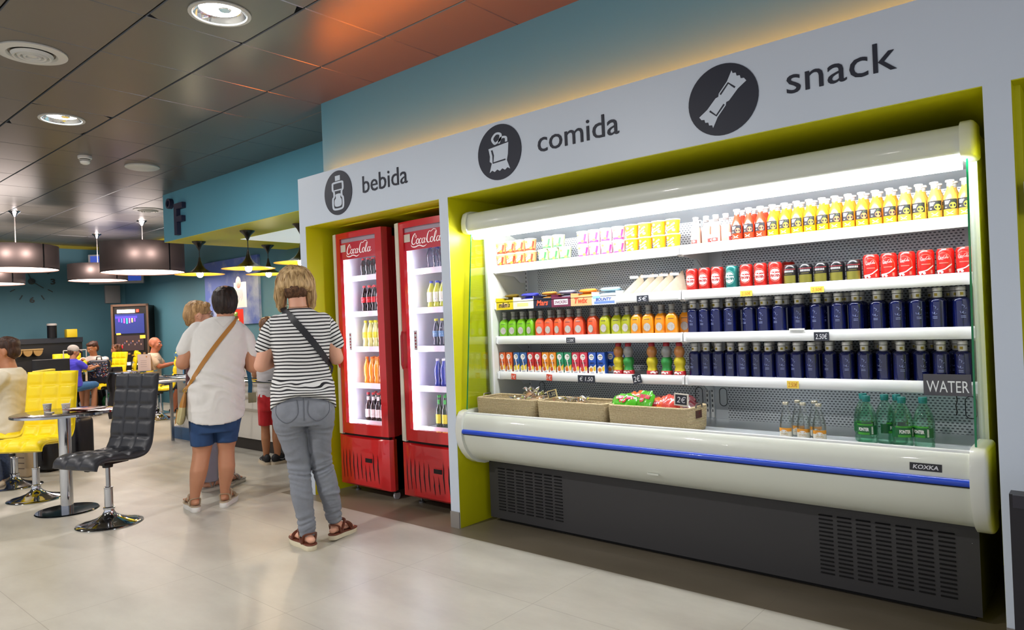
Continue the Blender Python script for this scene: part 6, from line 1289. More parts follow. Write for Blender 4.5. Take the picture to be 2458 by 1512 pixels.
def face_details(root, c, yaw, s, pitch, brow, glasses=False, lips='#a8645c'):
    M_ = Matrix.Translation(c) @ Matrix.Rotation(yaw, 4, 'Z') @ Matrix.Rotation(pitch, 4, 'X') @ Matrix.Scale(s, 4)
    for q in (-1, 1):
        g = G(); g.M = M_; g.lathe([(.0095*math.sin(math.pi*i/8), -.0095*math.cos(math.pi*i/8)) for i in range(9)], mat('eye_white', '#e6e0da', .2), c=(.031*q, -.079, .012), n=14)
        g.M = M_ @ Matrix.Translation((.031*q, -.0876, .012)) @ Matrix.Rotation(math.pi/2, 4, 'X'); g.lathe([(.0055, -.001), (.0052, .0012), (.001, .0018)], mat('iris', '#2e2019', .2), n=14); g.build('eye', root)
        g = G(); g.M = M_; g.tube([(.014*q, -.092, .030), (.031*q, -.092, .036), (.048*q, -.080, .031)], [.0025, .0034, .0018], mat('brow_'+brow.strip('#'), brow, .7), n=6); g.build('eyebrow', root)
    g = G(); g.M = M_; g.tube([(-.022, -.084, -.056), (-.008, -.0925, -.0545), (.008, -.0925, -.0545), (.022, -.084, -.056)], [.0015, .0045, .0045, .0015], mat('lips_'+lips.strip('#'), lips, .45), n=8); g.build('mouth', root)
    if glasses:
        g = G(); g.M = M_; mg = mat('glasses_frame', '#4a2f26', .3)
        for q in (-1, 1):
            ring = [(.034*q+.023*math.cos(a), -.098+.006*abs(math.cos(a)), .010+.018*math.sin(a)) for a in [2*math.pi*k/20 for k in range(21)]]; g.tube(ring, .0018, mg, n=6, cap=False); g.tube([(.057*q, -.092, .014), (.074*q, -.05, .014), (.080*q, .01, .008), (.078*q, .03, -.010)], .0016, mg, n=6)
            g.add([(.034*q, -.098, .010)]+[(.034*q+.021*math.cos(a), -.097, .010+.016*math.sin(a)) for a in [2*math.pi*k/16 for k in range(16)]], [(0, 1+i, 1+(i+1) % 16) for i in range(16)], glassmat('spectacle_lens', '#ffffff', .95, .12))
        g.tube([(-.011, -.1, .012), (0, -.103, .016), (.011, -.1, .012)], .0018, mg, n=6); g.build('glasses', root, fix=False)
def skinm(key, col): return mat('skin_'+key, col, .5, noise=.06, nscale=18, sss=.12)
def hair_mat(key, c1, c2, c3=None, sx=90, sz=5):
    m = bpy.data.materials.new('hair_'+key); m.use_nodes = True; nt = m.node_tree; b = nt.nodes['Principled BSDF']; N = nt.nodes.new; L = nt.links.new
    tc = N('ShaderNodeTexCoord'); mp = N('ShaderNodeMapping'); mp.inputs['Scale'].default_value = (sx, sx, sz); n = N('ShaderNodeTexNoise'); n.inputs['Scale'].default_value = 1; n.inputs['Detail'].default_value = 5; n.inputs['Distortion'].default_value = .6
    L(tc.outputs['Object'], mp.inputs[0]); L(mp.outputs[0], n.inputs['Vector']); r = N('ShaderNodeValToRGB'); r.color_ramp.elements[0].position = .34; r.color_ramp.elements[1].position = .66
    r.color_ramp.elements[0].color = (*lin(c1), 1); r.color_ramp.elements[1].color = (*lin(c2), 1)
    L(n.outputs['Fac'], r.inputs[0]); L(r.outputs[0], b.inputs['Base Color']); b.inputs['Roughness'].default_value = .5; b.inputs['Specular IOR Level'].default_value = .3
    bp = N('ShaderNodeBump'); bp.inputs['Strength'].default_value = .55; bp.inputs['Distance'].default_value = .006; L(n.outputs['Fac'], bp.inputs['Height']); L(bp.outputs[0], b.inputs['Normal']); return m
def hdisp(amp=.004, f=55): return lambda p: amp*(mnoise.noise((p.x*f, p.y*f, p.z*5))+.5*mnoise.noise((p.x*f*2, p.y*f*2, p.z*9)))
def folds(amp, fz=30, fx=6, zones=None):
    def f(p):
        k = 1.
        if zones: k = .25+sum(math.exp(-((p.z-z)/w_)**2)*a for z, w_, a in zones)
        v = mnoise.noise((p.x*fx, p.y*fx+3, p.z*fz+2.5*mnoise.noise((p.x*5, p.y*5, p.z*5)))); return amp*k*(1-2.2*abs(v))
    return f
def cloth_mat(key, col, rough=.85, bump=.15): return mat('cloth_'+key, col, rough, noise=.05, nscale=30, bump=bump, bscale=500, sheen=.1)
def person(x, y, yaw_deg, label): return thing('person', (x, y, 0), label, 'person', rz=math.radians(yaw_deg))
def foot(g, x, y, yaw, s=1., z=.03, heel=0.):
    M0 = g.M.copy(); g.M = Matrix.Translation((x, y, z)) @ Matrix.Rotation(yaw, 4, 'Z') @ Matrix.Rotation(-heel, 4, 'X') @ Matrix.Scale(s, 4)
    for yy, rx, rz_, zz in ((-.035, .024, .022, .024), (0, .030, .034, .034), (.05, .030, .036, .036), (.10, .036, .024, .024), (.14, .040, .016, .017), (.165, .036, .012, .012)):
        ball(g, (0, yy, zz), (rx, .035, rz_), 10)
    for k, (xx, ln) in enumerate(((-.026, .20), (-.010, .203), (.004, .198), (.017, .190), (.028, .180))): T(g, [(xx, .15, .012), (xx, ln, .009)], [.010, .008+.002*(k == 0)], n=8)
    g.M = M0
def sandal(root, x, y, yaw, sole_c, strap_c, z=0., th=.03, heel=0., s=1., sw=.0095):
    M_ = Matrix.Translation((x, y, z)) @ Matrix.Rotation(yaw, 4, 'Z') @ Matrix.Rotation(-heel, 4, 'X') @ Matrix.Scale(s, 4)
    out = smooth2d([(0, -.068), (.030, -.05), (.034, .0), (.036, .06), (.047, .13), (.042, .19), (.012, .222), (-.026, .215), (-.045, .17), (-.044, .11), (-.034, .05), (-.034, -.02), (-.028, -.052)], 4, True)
    def slab(z0, z1, k, m, nm):
        g = G(); g.M = M_; n = len(out); g.loft([[(px*k*q, py*k*q, zz) for px, py in out] for zz, q in ((z0, .96), (z0+.004, 1), (z1-.003, 1), (z1, .97))], m); return g.build(nm, root, sharp=50)
    slab(0, th, 1., mat('sole_'+sole_c.strip('#'), sole_c, .6), 'sandal_sole'); slab(th-.006, th+.004, 1.03, mat('footbed_'+strap_c.strip('#'), strap_c, .5), 'sandal_footbed')
    ms = mat('strap_'+strap_c.strip('#'), strap_c, .4, coat=.2)
    for pts in ([(-.036, .0, th), (-.035, -.02, th+.05), (0, -.050, th+.062), (.035, -.02, th+.05), (.036, .0, th)], [(-.034, .01, th+.0), (-.037, .03, th+.045), (-.03, .055, th+.075), (0, .062, th+.083), (.03, .055, th+.075), (.037, .03, th+.045), (.034, .01, th)], [(-.046, .12, th), (-.040, .125, th+.028), (0, .13, th+.044), (.040, .125, th+.028), (.046, .12, th)], [(.030, .055, th+.07), (.040, .09, th+.035), (.044, .12, th)]):
        g = G(); g.M = M_; g.tube(smooth2d(pts, 4), sw, ms, n=8, flat=.35); g.build('sandal_strap', root, sharp=60)
    g = G(); g.M = M_; g.rbox(-.046, -.038, .018, .032, th+.035, th+.05, mat('buckle_metal', '#b5a98a', .25, metal=.9), .002); g.build('buckle', root)
def stripe_mat():
    m = bpy.data.materials.new('cloth_striped'); m.use_nodes = True; nt = m.node_tree; b = nt.nodes['Principled BSDF']; N = nt.nodes.new; L = nt.links.new
    a = N('ShaderNodeAttribute'); a.attribute_name = 'stripe'; d = N('ShaderNodeMath'); d.operation = 'DIVIDE'; d.inputs[1].default_value = .0205; L(a.outputs['Fac'], d.inputs[0])
    f = N('ShaderNodeMath'); f.operation = 'FRACT'; L(d.outputs[0], f.inputs[0]); t = N('ShaderNodeMath'); t.operation = 'LESS_THAN'; t.inputs[1].default_value = .40; L(f.outputs[0], t.inputs[0])
    mx = N('ShaderNodeMix'); mx.data_type = 'RGBA'; L(t.outputs[0], mx.inputs[0]); mx.inputs[6].default_value = (*lin('#dcdcda'), 1); mx.inputs[7].default_value = (*lin('#1e1d22'), 1); L(mx.outputs[2], b.inputs['Base Color']); b.inputs['Roughness'].default_value = .85; return m
def ribbon(root, name, pts, wd, m, th=.003, nrm=None):
    g = G(); n = len(pts); rows = []
    for i, p in enumerate(pts):
        p = Vector(p); t = (Vector(pts[min(i+1, n-1)])-Vector(pts[max(i-1, 0)])).normalized(); nn = Vector(nrm[i] if nrm else (0, -1, 0)); nn = (nn-t*nn.dot(t)).normalized(); s_ = t.cross(nn)*wd/2
        rows.append([tuple(p+s_), tuple(p+s_+nn*th), tuple(p-s_+nn*th), tuple(p-s_)])
    g.loft(rows, m); return g.build(name, root, sharp=50)

# ---------------------------------------------------------------- woman in the striped top
A = person(-3.60, 2.40, 56.31, 'woman with a blonde bob, striped T-shirt and grey jeans standing with her back turned')
SK_A = skinm('light', '#d9a287')
g = G()
E(g, [(.80, -.26, .075, 0, .12), (.95, -.245, .06, 0, .11), (1.06, -.225, .04, 0, .10), (1.2, -.24, .055, 0, .11), (1.31, -.25, .06, 0, .085), (1.36, -.215, .02, 0, .07), (1.40, -.16, -.04, .0, .055)])
T(g, [(-.098, 0, 1.36), (-.104, .005, 1.42), (-.108, .012, 1.49)], [.058, .052, .053])
head_shape(g, (-.113, .030, 1.528), math.pi-.05, .97, -.25)
for sx, sh, el, wr_ in ((-1, (-.243, 0, 1.305), (-.322, -.005, 1.075), (-.20, .215, 1.115)), (1, (.045, 0, 1.305), (.108, -.005, 1.095), (.01, .215, 1.125))):
    T(g, [sh, lerp(sh, el, .5), el], [.048, .047, .041]); T(g, [el, lerp(el, wr_, .35), wr_], [.042, .041, .025]); d = Vector(wr_)-Vector(el); hand(g, wr_, (d.x*.4-sx*.0, d.y, .03), (0, 0, 1), .95, 1.0, sx)
for x0, y0, x1, y1 in ((-.10, -.03, -.088, -.055), (.045, .05, .063, .055)): T(g, [(x0, y0, .30), (x1, y1, .12), (x1, y1, .07)], [.042, .030, .030])
foot(g, -.092, -.075, .42, 1., .034); foot(g, .066, .045, -.60, .88, .038, .06)
body = remesh(g, 'body', SK_A, A, .0065, 3)
# jeans
DN = mat('denim_grey', '#7c8088', .8, noise=.10, nscale=60, bump=.12, bscale=600)
g = G()
E(g, [(.93, -.250, .065, 0, .112), (.88, -.262, .077, -.004, .128), (.82, -.270, .085, -.012, .142), (.77, -.272, .086, -.016, .148), (.72, -.262, .076, -.012, .140)])
for cx in (-.178, -.010): ball(g, (cx, -.062, .800), (.078, .088, .085))
E(g, [(.80, -.270, -.090, -.012, .13), (.74, -.268, -.082, -.015, .128), (.68, -.252, -.076, -.008, .112), (.60, -.227, -.073, -.002, .096), (.49, -.192, -.067, -.0, .072), (.44, -.188, -.068, -.008, .068), (.39, -.186, -.067, -.018, .068), (.32, -.181, -.062, -.030, .070), (.25, -.170, -.058, -.040, .062), (.17, -.150, -.056, -.050, .048), (.10, -.136, -.055, -.056, .042), (.072, -.134, -.054, -.058, .042)])
E(g, [(.80, -.095, .085, -.012, .13), (.74, -.085, .083, -.010, .126), (.68, -.076, .070, .0, .112), (.58, -.072, .056, .015, .094), (.475, -.063, .053, .030, .070), (.43, -.054, .064, .030, .067), (.375, -.043, .081, .032, .068), (.30, -.026, .094, .036, .070), (.22, -.005, .100, .045, .058), (.15, .012, .099, .052, .045), (.105, .026, .097, .055, .042)])
zn = [(.46, .07, 1.), (.13, .08, .9), (.30, .03, .5), (.70, .03, .6)]
jeans = remesh(g, 'jeans', DN, A, .0065, 2, folds(.0085, 34, 4, zn))
def onback(x, z, d=.0): return (x, -.012-.142*math.sqrt(max(0, 1-((x+.093)/.182)**2))**.9-.012*math.exp(-((z-.80)/.07)**2)*(abs(x+.093)/.1 if abs(x+.093) < .1 else 1)-d, z)
seam = mat('denim_seam', '#5f636b', .8)
for cx, sg in ((-.180, -1), (-.005, 1)):
    pts = [(cx-.058, .865), (cx-.060, .79), (cx-.006, .745), (cx+.055, .79), (cx+.054, .872)]
    ps = smooth2d(pts, 5)
    import bmesh as _bm
    from mathutils.bvhtree import BVHTree
    if sg == -1: _bv = BVHTree.FromPolygons([v.co[:] for v in jeans.data.vertices], [tuple(p.vertices) for p in jeans.data.polygons])
    P3 = []
    for x, z in ps:
        h = _bv.ray_cast(Vector((x, -.6, z)), Vector((0, 1, 0)))
        if h[0] is not None: P3.append((x, h[0].y-.0015, z))
    g = G(); g.tube(P3, .0022, seam, n=6); g.build('pocket_stitching', A)
P3 = []
for i in range(16):
    z = .90-.145*i/15; h = _bv.ray_cast(Vector((-.090, -.6, z)), Vector((0, 1, 0)))
    if h[0] is not None: P3.append((-.090, h[0].y-.0012, z))
g = G(); g.tube(P3, .0022, seam, n=6); g.build('back_seam', A)
# striped top
def hem(base, rise): return lambda ca, sa: base+rise*max(0, -sa)**1.3
g = G()
E(g, [(hem(.795, .115), -.279, .095, -.006, .163), (hem(.845, .080), -.277, .093, -.006, .158), (.93, -.274, .088, -.002, .150), (.985, -.262, .076, 0, .138), (1.06, -.247, .060, 0, .126), (1.13, -.254, .070, 0, .130), (1.20, -.262, .078, 0, .132), (1.27, -.268, .082, 0, .125), (1.325, -.258, .070, 0, .108), (1.358, -.225, .036, 0, .090), (1.382, -.185, -.002, .004, .076), (1.402, -.160, -.030, .008, .066)])
T(g, [(-.225, 0, 1.315), (-.262, 0, 1.265), (-.300, -.003, 1.182)], [.055, .060, .053]); T(g, [(.035, 0, 1.32), (.070, 0, 1.27), (.106, -.003, 1.188)], [.055, .058, .050])
def st(p):
    z = p.z+.05*max(0, (.93-p.z)/.12)*(1-((p.x+.09)/.18)**2)*-1*(1 if p.y < 0 else 0); z += .006*mnoise.noise((p.x*9, p.y*9, p.z*9))
    z += .022*math.exp(-((p.z-.955)/.03)**2)*mnoise.noise((p.x*14+5, 0, p.z*20))
    e = p.x+.092
    if abs(e) > .172 and p.z > 1.15:
        a = Vector((-.30, 0, 1.182))-Vector((-.245, 0, 1.30)) if e < 0 else Vector((.106, 0, 1.188))-Vector((.05, 0, 1.30)); a.normalize(); q = p-Vector((-.245 if e < 0 else .05, 0, 1.30)); z = 1.30-q.dot(a)
    return z
top = remesh(g, 'striped_top', stripe_mat(), A, .0065, 2, folds(.0040, 26, 7, [(.955, .035, 1.6), (.88, .06, .5), (1.08, .05, .4)]), attr=st)
bvt = BVHTree.FromPolygons([v.co[:] for v in top.data.vertices], [tuple(p.vertices) for p in top.data.polygons])
def on(bv, x, z, off=.003, y0=-.7):
    h = bv.ray_cast(Vector((x, y0, z)), Vector((0, 1, 0))); return ((x, h[0].y-off, z), tuple(h[1])) if h[0] is not None else ((x, -.02, z), (0, -1, 0))
pts, nr = [], []
for i in range(26):
    t = i/25; p, n_ = on(bvt, -.180+.240*t+.012*math.sin(t*3), 1.392-.322*t); pts.append(p); nr.append((n_[0], n_[1], 0))
pts = [(pts[0][0]-.01, .03, 1.408)]+pts+[(.082, .0, 1.03), (.06, .12, .98)]; nr = [(0, -.3, 1)]+nr+[(1, -.3, 0), (1, .3, 0)]
strap = ribbon(A, 'black_strap', pts, .038, mat('strap_black', '#1c1d22', .5), .003, nr)
bag_a = thing('belt_bag', (0, 0, 0), 'small black bag carried on the front of the striped-top woman, its strap crossing her back', 'bag'); bag_a.location = A.matrix_basis @ Vector((0, 0, 0)); bag_a.rotation_euler = A.rotation_euler
strap.parent = bag_a; g = G(); g.rbox(-.12, .02, .15, .20, .90, 1.03, mat('bag_black', '#191720', .4), .015); g.build('pouch', bag_a)
g = G(); g.tube([(-.107+.075*math.cos(a), .012+.070*math.sin(a), 1.418+.012*math.sin(a)) for a in [2*math.pi*k/40 for k in range(41)]], .0012, mat('gold', '#c9a24e', .25, metal=1.), n=5, cap=False); g.build('necklace', A)
# hair
HB = hair_mat('blonde', '#7d5f38', '#d6b684', sx=60, sz=7); HD = hair_mat('dark_nape', '#3a261a', '#6b4b34')
g = G()
E(g, [(1.658, -.150, -.078, .03, .035), (1.648, -.180, -.050, .03, .065), (1.625, -.202, -.028, .028, .09), (1.59, -.215, -.013, .026, .105), (1.555, -.225, -.004, .022, .114), (1.525, -.229, .0, .022, .113), (1.505, -.225, -.004, .035, .098), (1.495, -.21, -.02, .05, .07)], p=2.1)
T(g, [(-.196, .018, 1.53), (-.206, .022, 1.47), (-.200, .030, 1.405)], [.036, .034, .022], flat=1.); T(g, [(-.030, .018, 1.53), (-.020, .022, 1.47), (-.026, .030, 1.405)], [.036, .034, .022]); T(g, [(-.19, .08, 1.52), (-.195, .08, 1.42)], [.03, .022]); T(g, [(-.03, .08, 1.52), (-.03, .08, 1.42)], [.03, .022])
hair = remesh(g, 'hair', HB, A, .0065, 3, hdisp(.007, 42))
g = G(); E(g, [(1.535, -.185, -.042, -.02, .072), (1.50, -.183, -.044, -.012, .068), (1.475, -.175, -.052, .0, .058), (1.460, -.155, -.070, .008, .045)]); remesh(g, 'nape_hair', HD, A, .006, 2, hdisp(.004, 60))
hs = G(); rr = random.Random(2)
for k in range(110):   # loose locks over the crown
    a = rr.uniform(0, 2*math.pi); up_ = rr.uniform(1.56, 1.652); pts = []
    for q in range(7):
        t = q/6; z = up_-(up_-(1.515 if math.sin(a) < .1 and abs(math.cos(a)) < .55 else 1.41))*t; w_ = .1125 if z < 1.56 else .1125*math.sqrt(max(.02, 1-((z-1.55)/.108)**2)); aa = a+.35*math.sin(t*2+k)*.4; ry = .108 if z < 1.56 else .108*math.sqrt(max(.02, 1-((z-1.55)/.108)**2)); pts.append((-.114+w_*1.015*math.cos(aa), .024+ry*1.015*math.sin(aa), z))
    if max(0, -math.sin(a)) > .5 and pts[-1][2] < 1.5: continue
    hs.tube(pts, [.0012, .0026, .003, .003, .0026, .002, .0007], HB, n=5)
hs.build('loose_locks', A)['kind'] = 'stuff'
sandal(A, -.092, -.075, .42, '#d8ceb2', '#6d3a28', 0, .034, 0, 1., .0105); sandal(A, .066, .045, -.60, '#d8ceb2', '#6d3a28', .006, .034, .06, .90, .0105)

# ---------------------------------------------------------------- woman in the white shirt
B = person(-5.01, 2.40, 64.40, 'woman with short dark hair, white T-shirt and denim shorts, back turned')
SK_B = skinm('tan', '#bd8565')
g = G()
E(g, [(.60, -.10, .20, 0, .12), (.8, -.10, .21, 0, .12), (1.0, -.085, .215, 0, .12), (1.2, -.08, .24, 0, .12), (1.30, -.06, .25, 0, .09), (1.35, 0, .21, 0, .075)])
T(g, [(.135, 0, 1.33), (.138, .005, 1.40), (.140, .012, 1.45)], [.066, .060, .060])
head_shape(g, (.140, .02, 1.505), math.pi+.06, 1., -.05)
for sx, sh, el, wr_ in ((-1, (-.06, 0, 1.28), (-.160, -.01, 1.065), (-.075, .215, 1.075)), (1, (.245, 0, 1.27), (.315, -.01, 1.01), (.27, .23, 1.03))):
    T(g, [sh, lerp(sh, el, .5), el], [.052, .052, .047]); T(g, [el, lerp(el, wr_, .35), wr_], [.047, .044, .028]); d = Vector(wr_)-Vector(el); hand(g, wr_, tuple(d), (0, 0, 1), 1., .9, sx)
E(g, [(.62, -.12, .045, 0, .095), (.47, -.118, .022, 0, .078), (.42, -.116, .010, 0, .064), (.36, -.124, -.004, -.012, .062), (.29, -.138, -.016, -.022, .064), (.22, -.142, -.036, -.02, .055), (.13, -.143, -.070, -.01, .038), (.07, -.142, -.083, -.004, .034), (.04, -.14, -.085, 0, .032)])
E(g, [(.62, .03, .195, 0, .095), (.47, .045, .182, .01, .078), (.42, .055, .168, .014, .064), (.36, .052, .166, .008, .062), (.29, .050, .168, .0, .064), (.22, .052, .155, .008, .055), (.13, .056, .125, .02, .038), (.07, .060, .118, .026, .034), (.04, .062, .118, .03, .032)])
foot(g, -.113, -.012, .25, 1., .044); foot(g, .092, .022, -.32, .92, .044)
remesh(g, 'body', SK_B, B, .0065, 3)
DB = mat('denim_blue', '#27446e', .8, noise=.22, nscale=14, bump=.15, bscale=600)
g = G(); E(g, [(.74, -.125, .228, 0, .140), (.64, -.133, .222, 0, .148), (.56, -.130, .200, 0, .138)])
E(g, [(.64, -.132, .040, 0, .125), (.54, -.130, .034, 0, .108), (.475, -.126, .028, 0, .098), (.468, -.126, .028, 0, .098)]); E(g, [(.64, .034, .218, 0, .125), (.54, .038, .200, .005, .106), (.482, .042, .190, .008, .096), (.475, .042, .190, .008, .096)])
remesh(g, 'denim_shorts', DB, B, .0065, 2, folds(.0025, 20, 12))
WH = cloth_mat('white_knit', '#d9d6d1')
g = G(); hemB = lambda base, drop: (lambda ca, sa: base-drop*max(0, -sa)**.8)
E(g, [(hemB(.70, .080), -.150, .248, -.004, .176), (hemB(.73, .070), -.148, .247, -.004, .174), (.82, -.140, .247, 0, .164), (.93, -.122, .247, 0, .156), (1.03, -.117, .256, 0, .150), (1.12, -.113, .280, 0, .148), (1.20, -.110, .285, 0, .142), (1.27, -.098, .280, 0, .128), (1.31, -.082, .270, 0, .112), (1.345, -.045, .245, 0, .095), (1.372, -.002, .215, .004, .082), (1.392, .045, .200, .008, .070)])
T(g, [(-.05, 0, 1.30), (-.098, 0, 1.24), (-.143, -.004, 1.160)], [.062, .066, .058]); T(g, [(.235, 0, 1.28), (.275, 0, 1.22), (.306, -.004, 1.115)], [.058, .062, .054])
def fb(p):
    v = folds(.008, 14, 4, [(.90, .10, 1.1), (.78, .08, .5)])(p); return v+.007*math.sin((p.z*1.0+p.x*.55)*70+3*mnoise.noise((p.x*4, p.y*4, p.z*4)))*math.exp(-((p.z-.95)/.09)**2)
shirt = remesh(g, 'white_shirt', WH, B, .0065, 2, fb)
bvb = BVHTree.FromPolygons([v.co[:] for v in shirt.data.vertices], [tuple(p.vertices) for p in shirt.data.polygons])
P3 = [on(bvb, x, z, .0008)[0] for x, z in [(.062+.055*i/8, 1.375-.062*i/8) for i in range(9)]+[(.117+.06*i/8, 1.313+.06*i/8) for i in range(9)]]
g = G(); g.tube(P3, .0016, WH, n=5); g.build('neck_seam', B)
H2 = hair_mat('dark_short', '#120c0a', '#33251e', sx=80, sz=12)
g = G(); E(g, [(1.618, .118, .168, .02, .03), (1.608, .088, .196, .018, .065), (1.58, .062, .220, .012, .092), (1.54, .050, .229, .006, .104), (1.50, .048, .230, .002, .106), (1.46, .055, .222, -.002, .098), (1.43, .066, .210, -.002, .082), (1.412, .082, .194, -.002, .066)], p=2.1); remesh(g, 'hair', H2, B, .0065, 2, hdisp(.005, 50))
sandal(B, -.113, -.012, .25, '#e3e0da', '#b5a48a', 0, .042, 0, .94, .0065); sandal(B, .092, .022, -.32, '#e3e0da', '#b5a48a', 0, .042, 0, .94, .0065)
# her shoulder bag
bg = thing('shoulder_bag', (0, 0, 0), 'tan and cream shoulder bag at the hip of the woman in the white shirt', 'bag'); bg.location = B.location; bg.rotation_euler = B.rotation_euler
TAN = mat('leather_tan', '#a8722c', .5, noise=.06)
pts, nr = [], []
for i in range(26):
    t = i/25; p, n_ = on(bvb, .208-.330*t-.018*math.sin(math.pi*t), 1.362-.455*t); pts.append(p); nr.append((n_[0], n_[1], 0))
pts = [(.215, .03, 1.39)]+pts+[(-.150, -.05, .875)]; nr = [(0, -.3, 1)]+nr+[(-.8, -.6, 0)]
ribbon(bg, 'strap', pts, .030, TAN, .003, nr)
g = G(); rows = []
for z, xl, xr, ry in ((.868, -.152, -.142, .045), (.84, -.165, -.138, .075), (.78, -.186, -.140, .10), (.755, -.192, -.142, .105)): rows.append([((xl+xr)/2+(xr-xl)/2*math.cos(a), -.01+ry*math.sin(a), z) for a in [2*math.pi*k/24 for k in range(24)]])
g.loft(rows, TAN); g.build('upper_panel', bg)
g = G(); rows = []
for z, xl, xr, ry in ((.757, -.193, -.143, .106), (.70, -.208, -.148, .118), (.655, -.218, -.156, .12), (.638, -.205, -.165, .11)): rows.append([((xl+xr)/2+(xr-xl)/2*math.cos(a), -.01+ry*math.sin(a), z) for a in [2*math.pi*k/24 for k in range(24)]])
g.loft(rows, mat('bag_cream', '#b9ad7c', .6, noise=.08)); g.build('lower_panel', bg)
for yy in (-.06, .03):
    g = G(); g.tube([(-.150+.012*math.cos(a), yy, .872+.012*math.sin(a)) for a in [2*math.pi*k/16 for k in range(17)]], .003, mat('gold'), n=6, cap=False); g.build('ring', bg)
g = G(); g.tube([(-.20, -.118, .75), (-.215, -.13, .65)], .003, TAN, n=6); g.build('zip', bg)

# ---------------------------------------------------------------- generic figures further away
def standing(P, s, hx, hz, face, skin, hair, shirt, legs, shoe, hair_long=.0, glasses=False, brow='#6b4b34', pants=True, tilt=0., ph=None, arms=None, legx=None):
    """P root; hx, hz head centre; face = heading of the face (0 looks at the camera)"""
    sk = skinm(*skin); g = G(); k = s; sz = hz-.17*k; cx = hx if legx is None else legx
    E(g, [(.50*hz, cx-.15*k, cx+.15*k, 0, .11*k), (.62*hz, cx-.13*k, cx+.13*k, 0, .10*k), (sz-.06*k, hx-.17*k, hx+.17*k, 0, .10*k), (sz, hx-.12*k, hx+.12*k, 0, .08*k)])
    T(g, [(hx, 0, sz-.03*k), (hx, 0, hz-.06*k)], [.055*k, .05*k]); head_shape(g, (hx, -.01, hz), face, k, tilt)
    f = Vector((math.sin(face), -math.cos(face), 0)); sd = Vector((math.cos(face), math.sin(face), 0)); c0 = Vector((hx, 0, 0))
    for q in (-1, 1):
        sh = c0+sd*.165*k*q+Vector((0, 0, sz-.05*k)); el = sh+sd*.03*q*k+f*.04*k+Vector((0, 0, -.27*k)); wr_ = el+f*.22*k-sd*.04*q*k+Vector((0, 0, .03*k)); T(g, [sh, (sh+el)/2, el], [.048*k, .042*k, .038*k]); T(g, [el, (el+wr_)/2, wr_], [.038*k, .034*k, .024*k]); hand(g, wr_, f, (0, 0, 1), .9*k, .9, q)
    for q in (-1, 1):
        lx = cx+.075*k*q; T(g, [(lx, 0, .50*hz), (lx, 0, .26*hz), (lx+.005, .01, .16*hz), (lx+.01, .02, .05)], [.075*k, .055*k, .052*k, .032*k]); foot(g, lx+.01, .0, math.pi+face*.4 if face == 0 else face*.5+.2*q, k, .02)
    remesh(g, 'body', sk, P, .010, 2)
    return c0, f, sd, sz
Cp = person(-5.52, 2.78, 63.27, 'woman with short fair hair and glasses in profile, standing behind the white-shirted woman')
g = G(); SKc = skinm('fair', '#d39c80'); hx, hz = -.165, 1.418
E(g, [(.80, -.27, .0, 0, .12), (1.0, -.26, -.01, 0, .11), (1.2, -.28, .0, 0, .11), (1.28, -.25, -.04, 0, .085), (1.32, -.21, -.09, 0, .07)]); T(g, [(-.165, 0, 1.29), (-.165, 0, 1.35)], [.055, .052])
head_shape(g, (hx, 0, hz), 1.78, 1., .05)
for q, sh, el, wr_ in ((-1, (-.23, .02, 1.24), (-.20, .10, .98), (-.0, .16, 1.02)), (1, (-.03, .02, 1.24), (.0, .10, .98), (.14, .2, 1.03))): T(g, [sh, lerp(sh, el, .5), el], [.047, .042, .038]); T(g, [el, lerp(el, wr_, .4), wr_], [.038, .034, .024]); hand(g, wr_, (1, .3, 0), (0, 0, 1), .95, .8, q)
for lx, ly in ((-.13, 0), (-.015, .09)): T(g, [(lx, ly, .86), (lx, ly, .6), (lx, ly, .35), (lx, ly, .05)], [.08, .065, .045, .032])
foot(g, -.135, -.0, -1.0, 1., .03); foot(g, -.02, .10, -.75, .95, .03); remesh(g, 'body', SKc, Cp, .008, 2)
face_details(Cp, (hx, 0, hz), 1.78, 1., .05, '#8a6a48', True)
g = G(); E(g, [(.84, -.285, .02, 0, .13), (1.0, -.275, .01, 0, .125), (1.2, -.29, .01, 0, .12), (1.275, -.26, -.03, 0, .095), (1.315, -.22, -.09, 0, .078)]); T(g, [(-.235, .02, 1.25), (-.215, .07, 1.08)], [.06, .055]); T(g, [(-.03, .02, 1.25), (-.01, .07, 1.08)], [.06, .055]); remesh(g, 'dark_top', cloth_mat('maroon', '#4a2026'), Cp, .009, 2, folds(.003))
g = G(); E(g, [(.90, -.275, .02, 0, .13), (.72, -.275, .03, .02, .14), (.55, -.22, .04, .03, .12)]); E(g, [(.60, -.22, -.04, 0, .10), (.33, -.195, -.065, 0, .075), (.09, -.188, -.068, 0, .07), (.08, -.188, -.068, 0, .07)]); E(g, [(.60, -.09, .07, .07, .10), (.33, -.065, .06, .09, .075), (.10, -.06, .06, .09, .07)]); remesh(g, 'lilac_trousers', cloth_mat('lilac', '#8f8894'), Cp, .008, 2, folds(.003, 16, 14))
HC = hair_mat('fair_short', '#7d5c3a', '#c9a06c', sx=60, sz=14); g = G(); ball(g, (hx-.015, .0, hz+.045), (.098, .086, .082)); ball(g, (hx-.06, .0, hz+.005), (.062, .078, .075)); ball(g, (hx+.04, -.03, hz+.082), (.05, .05, .03)); ball(g, (hx-.065, 0, hz-.05), (.04, .055, .04)); remesh(g, 'hair', HC, Cp, .007, 2, hdisp(.007, 38))
sandal(Cp, -.135, 0, -1.0, '#cfc6b8', '#a09890', 0, .028); sandal(Cp, -.02, .10, -.75, '#cfc6b8', '#a09890', 0, .028)
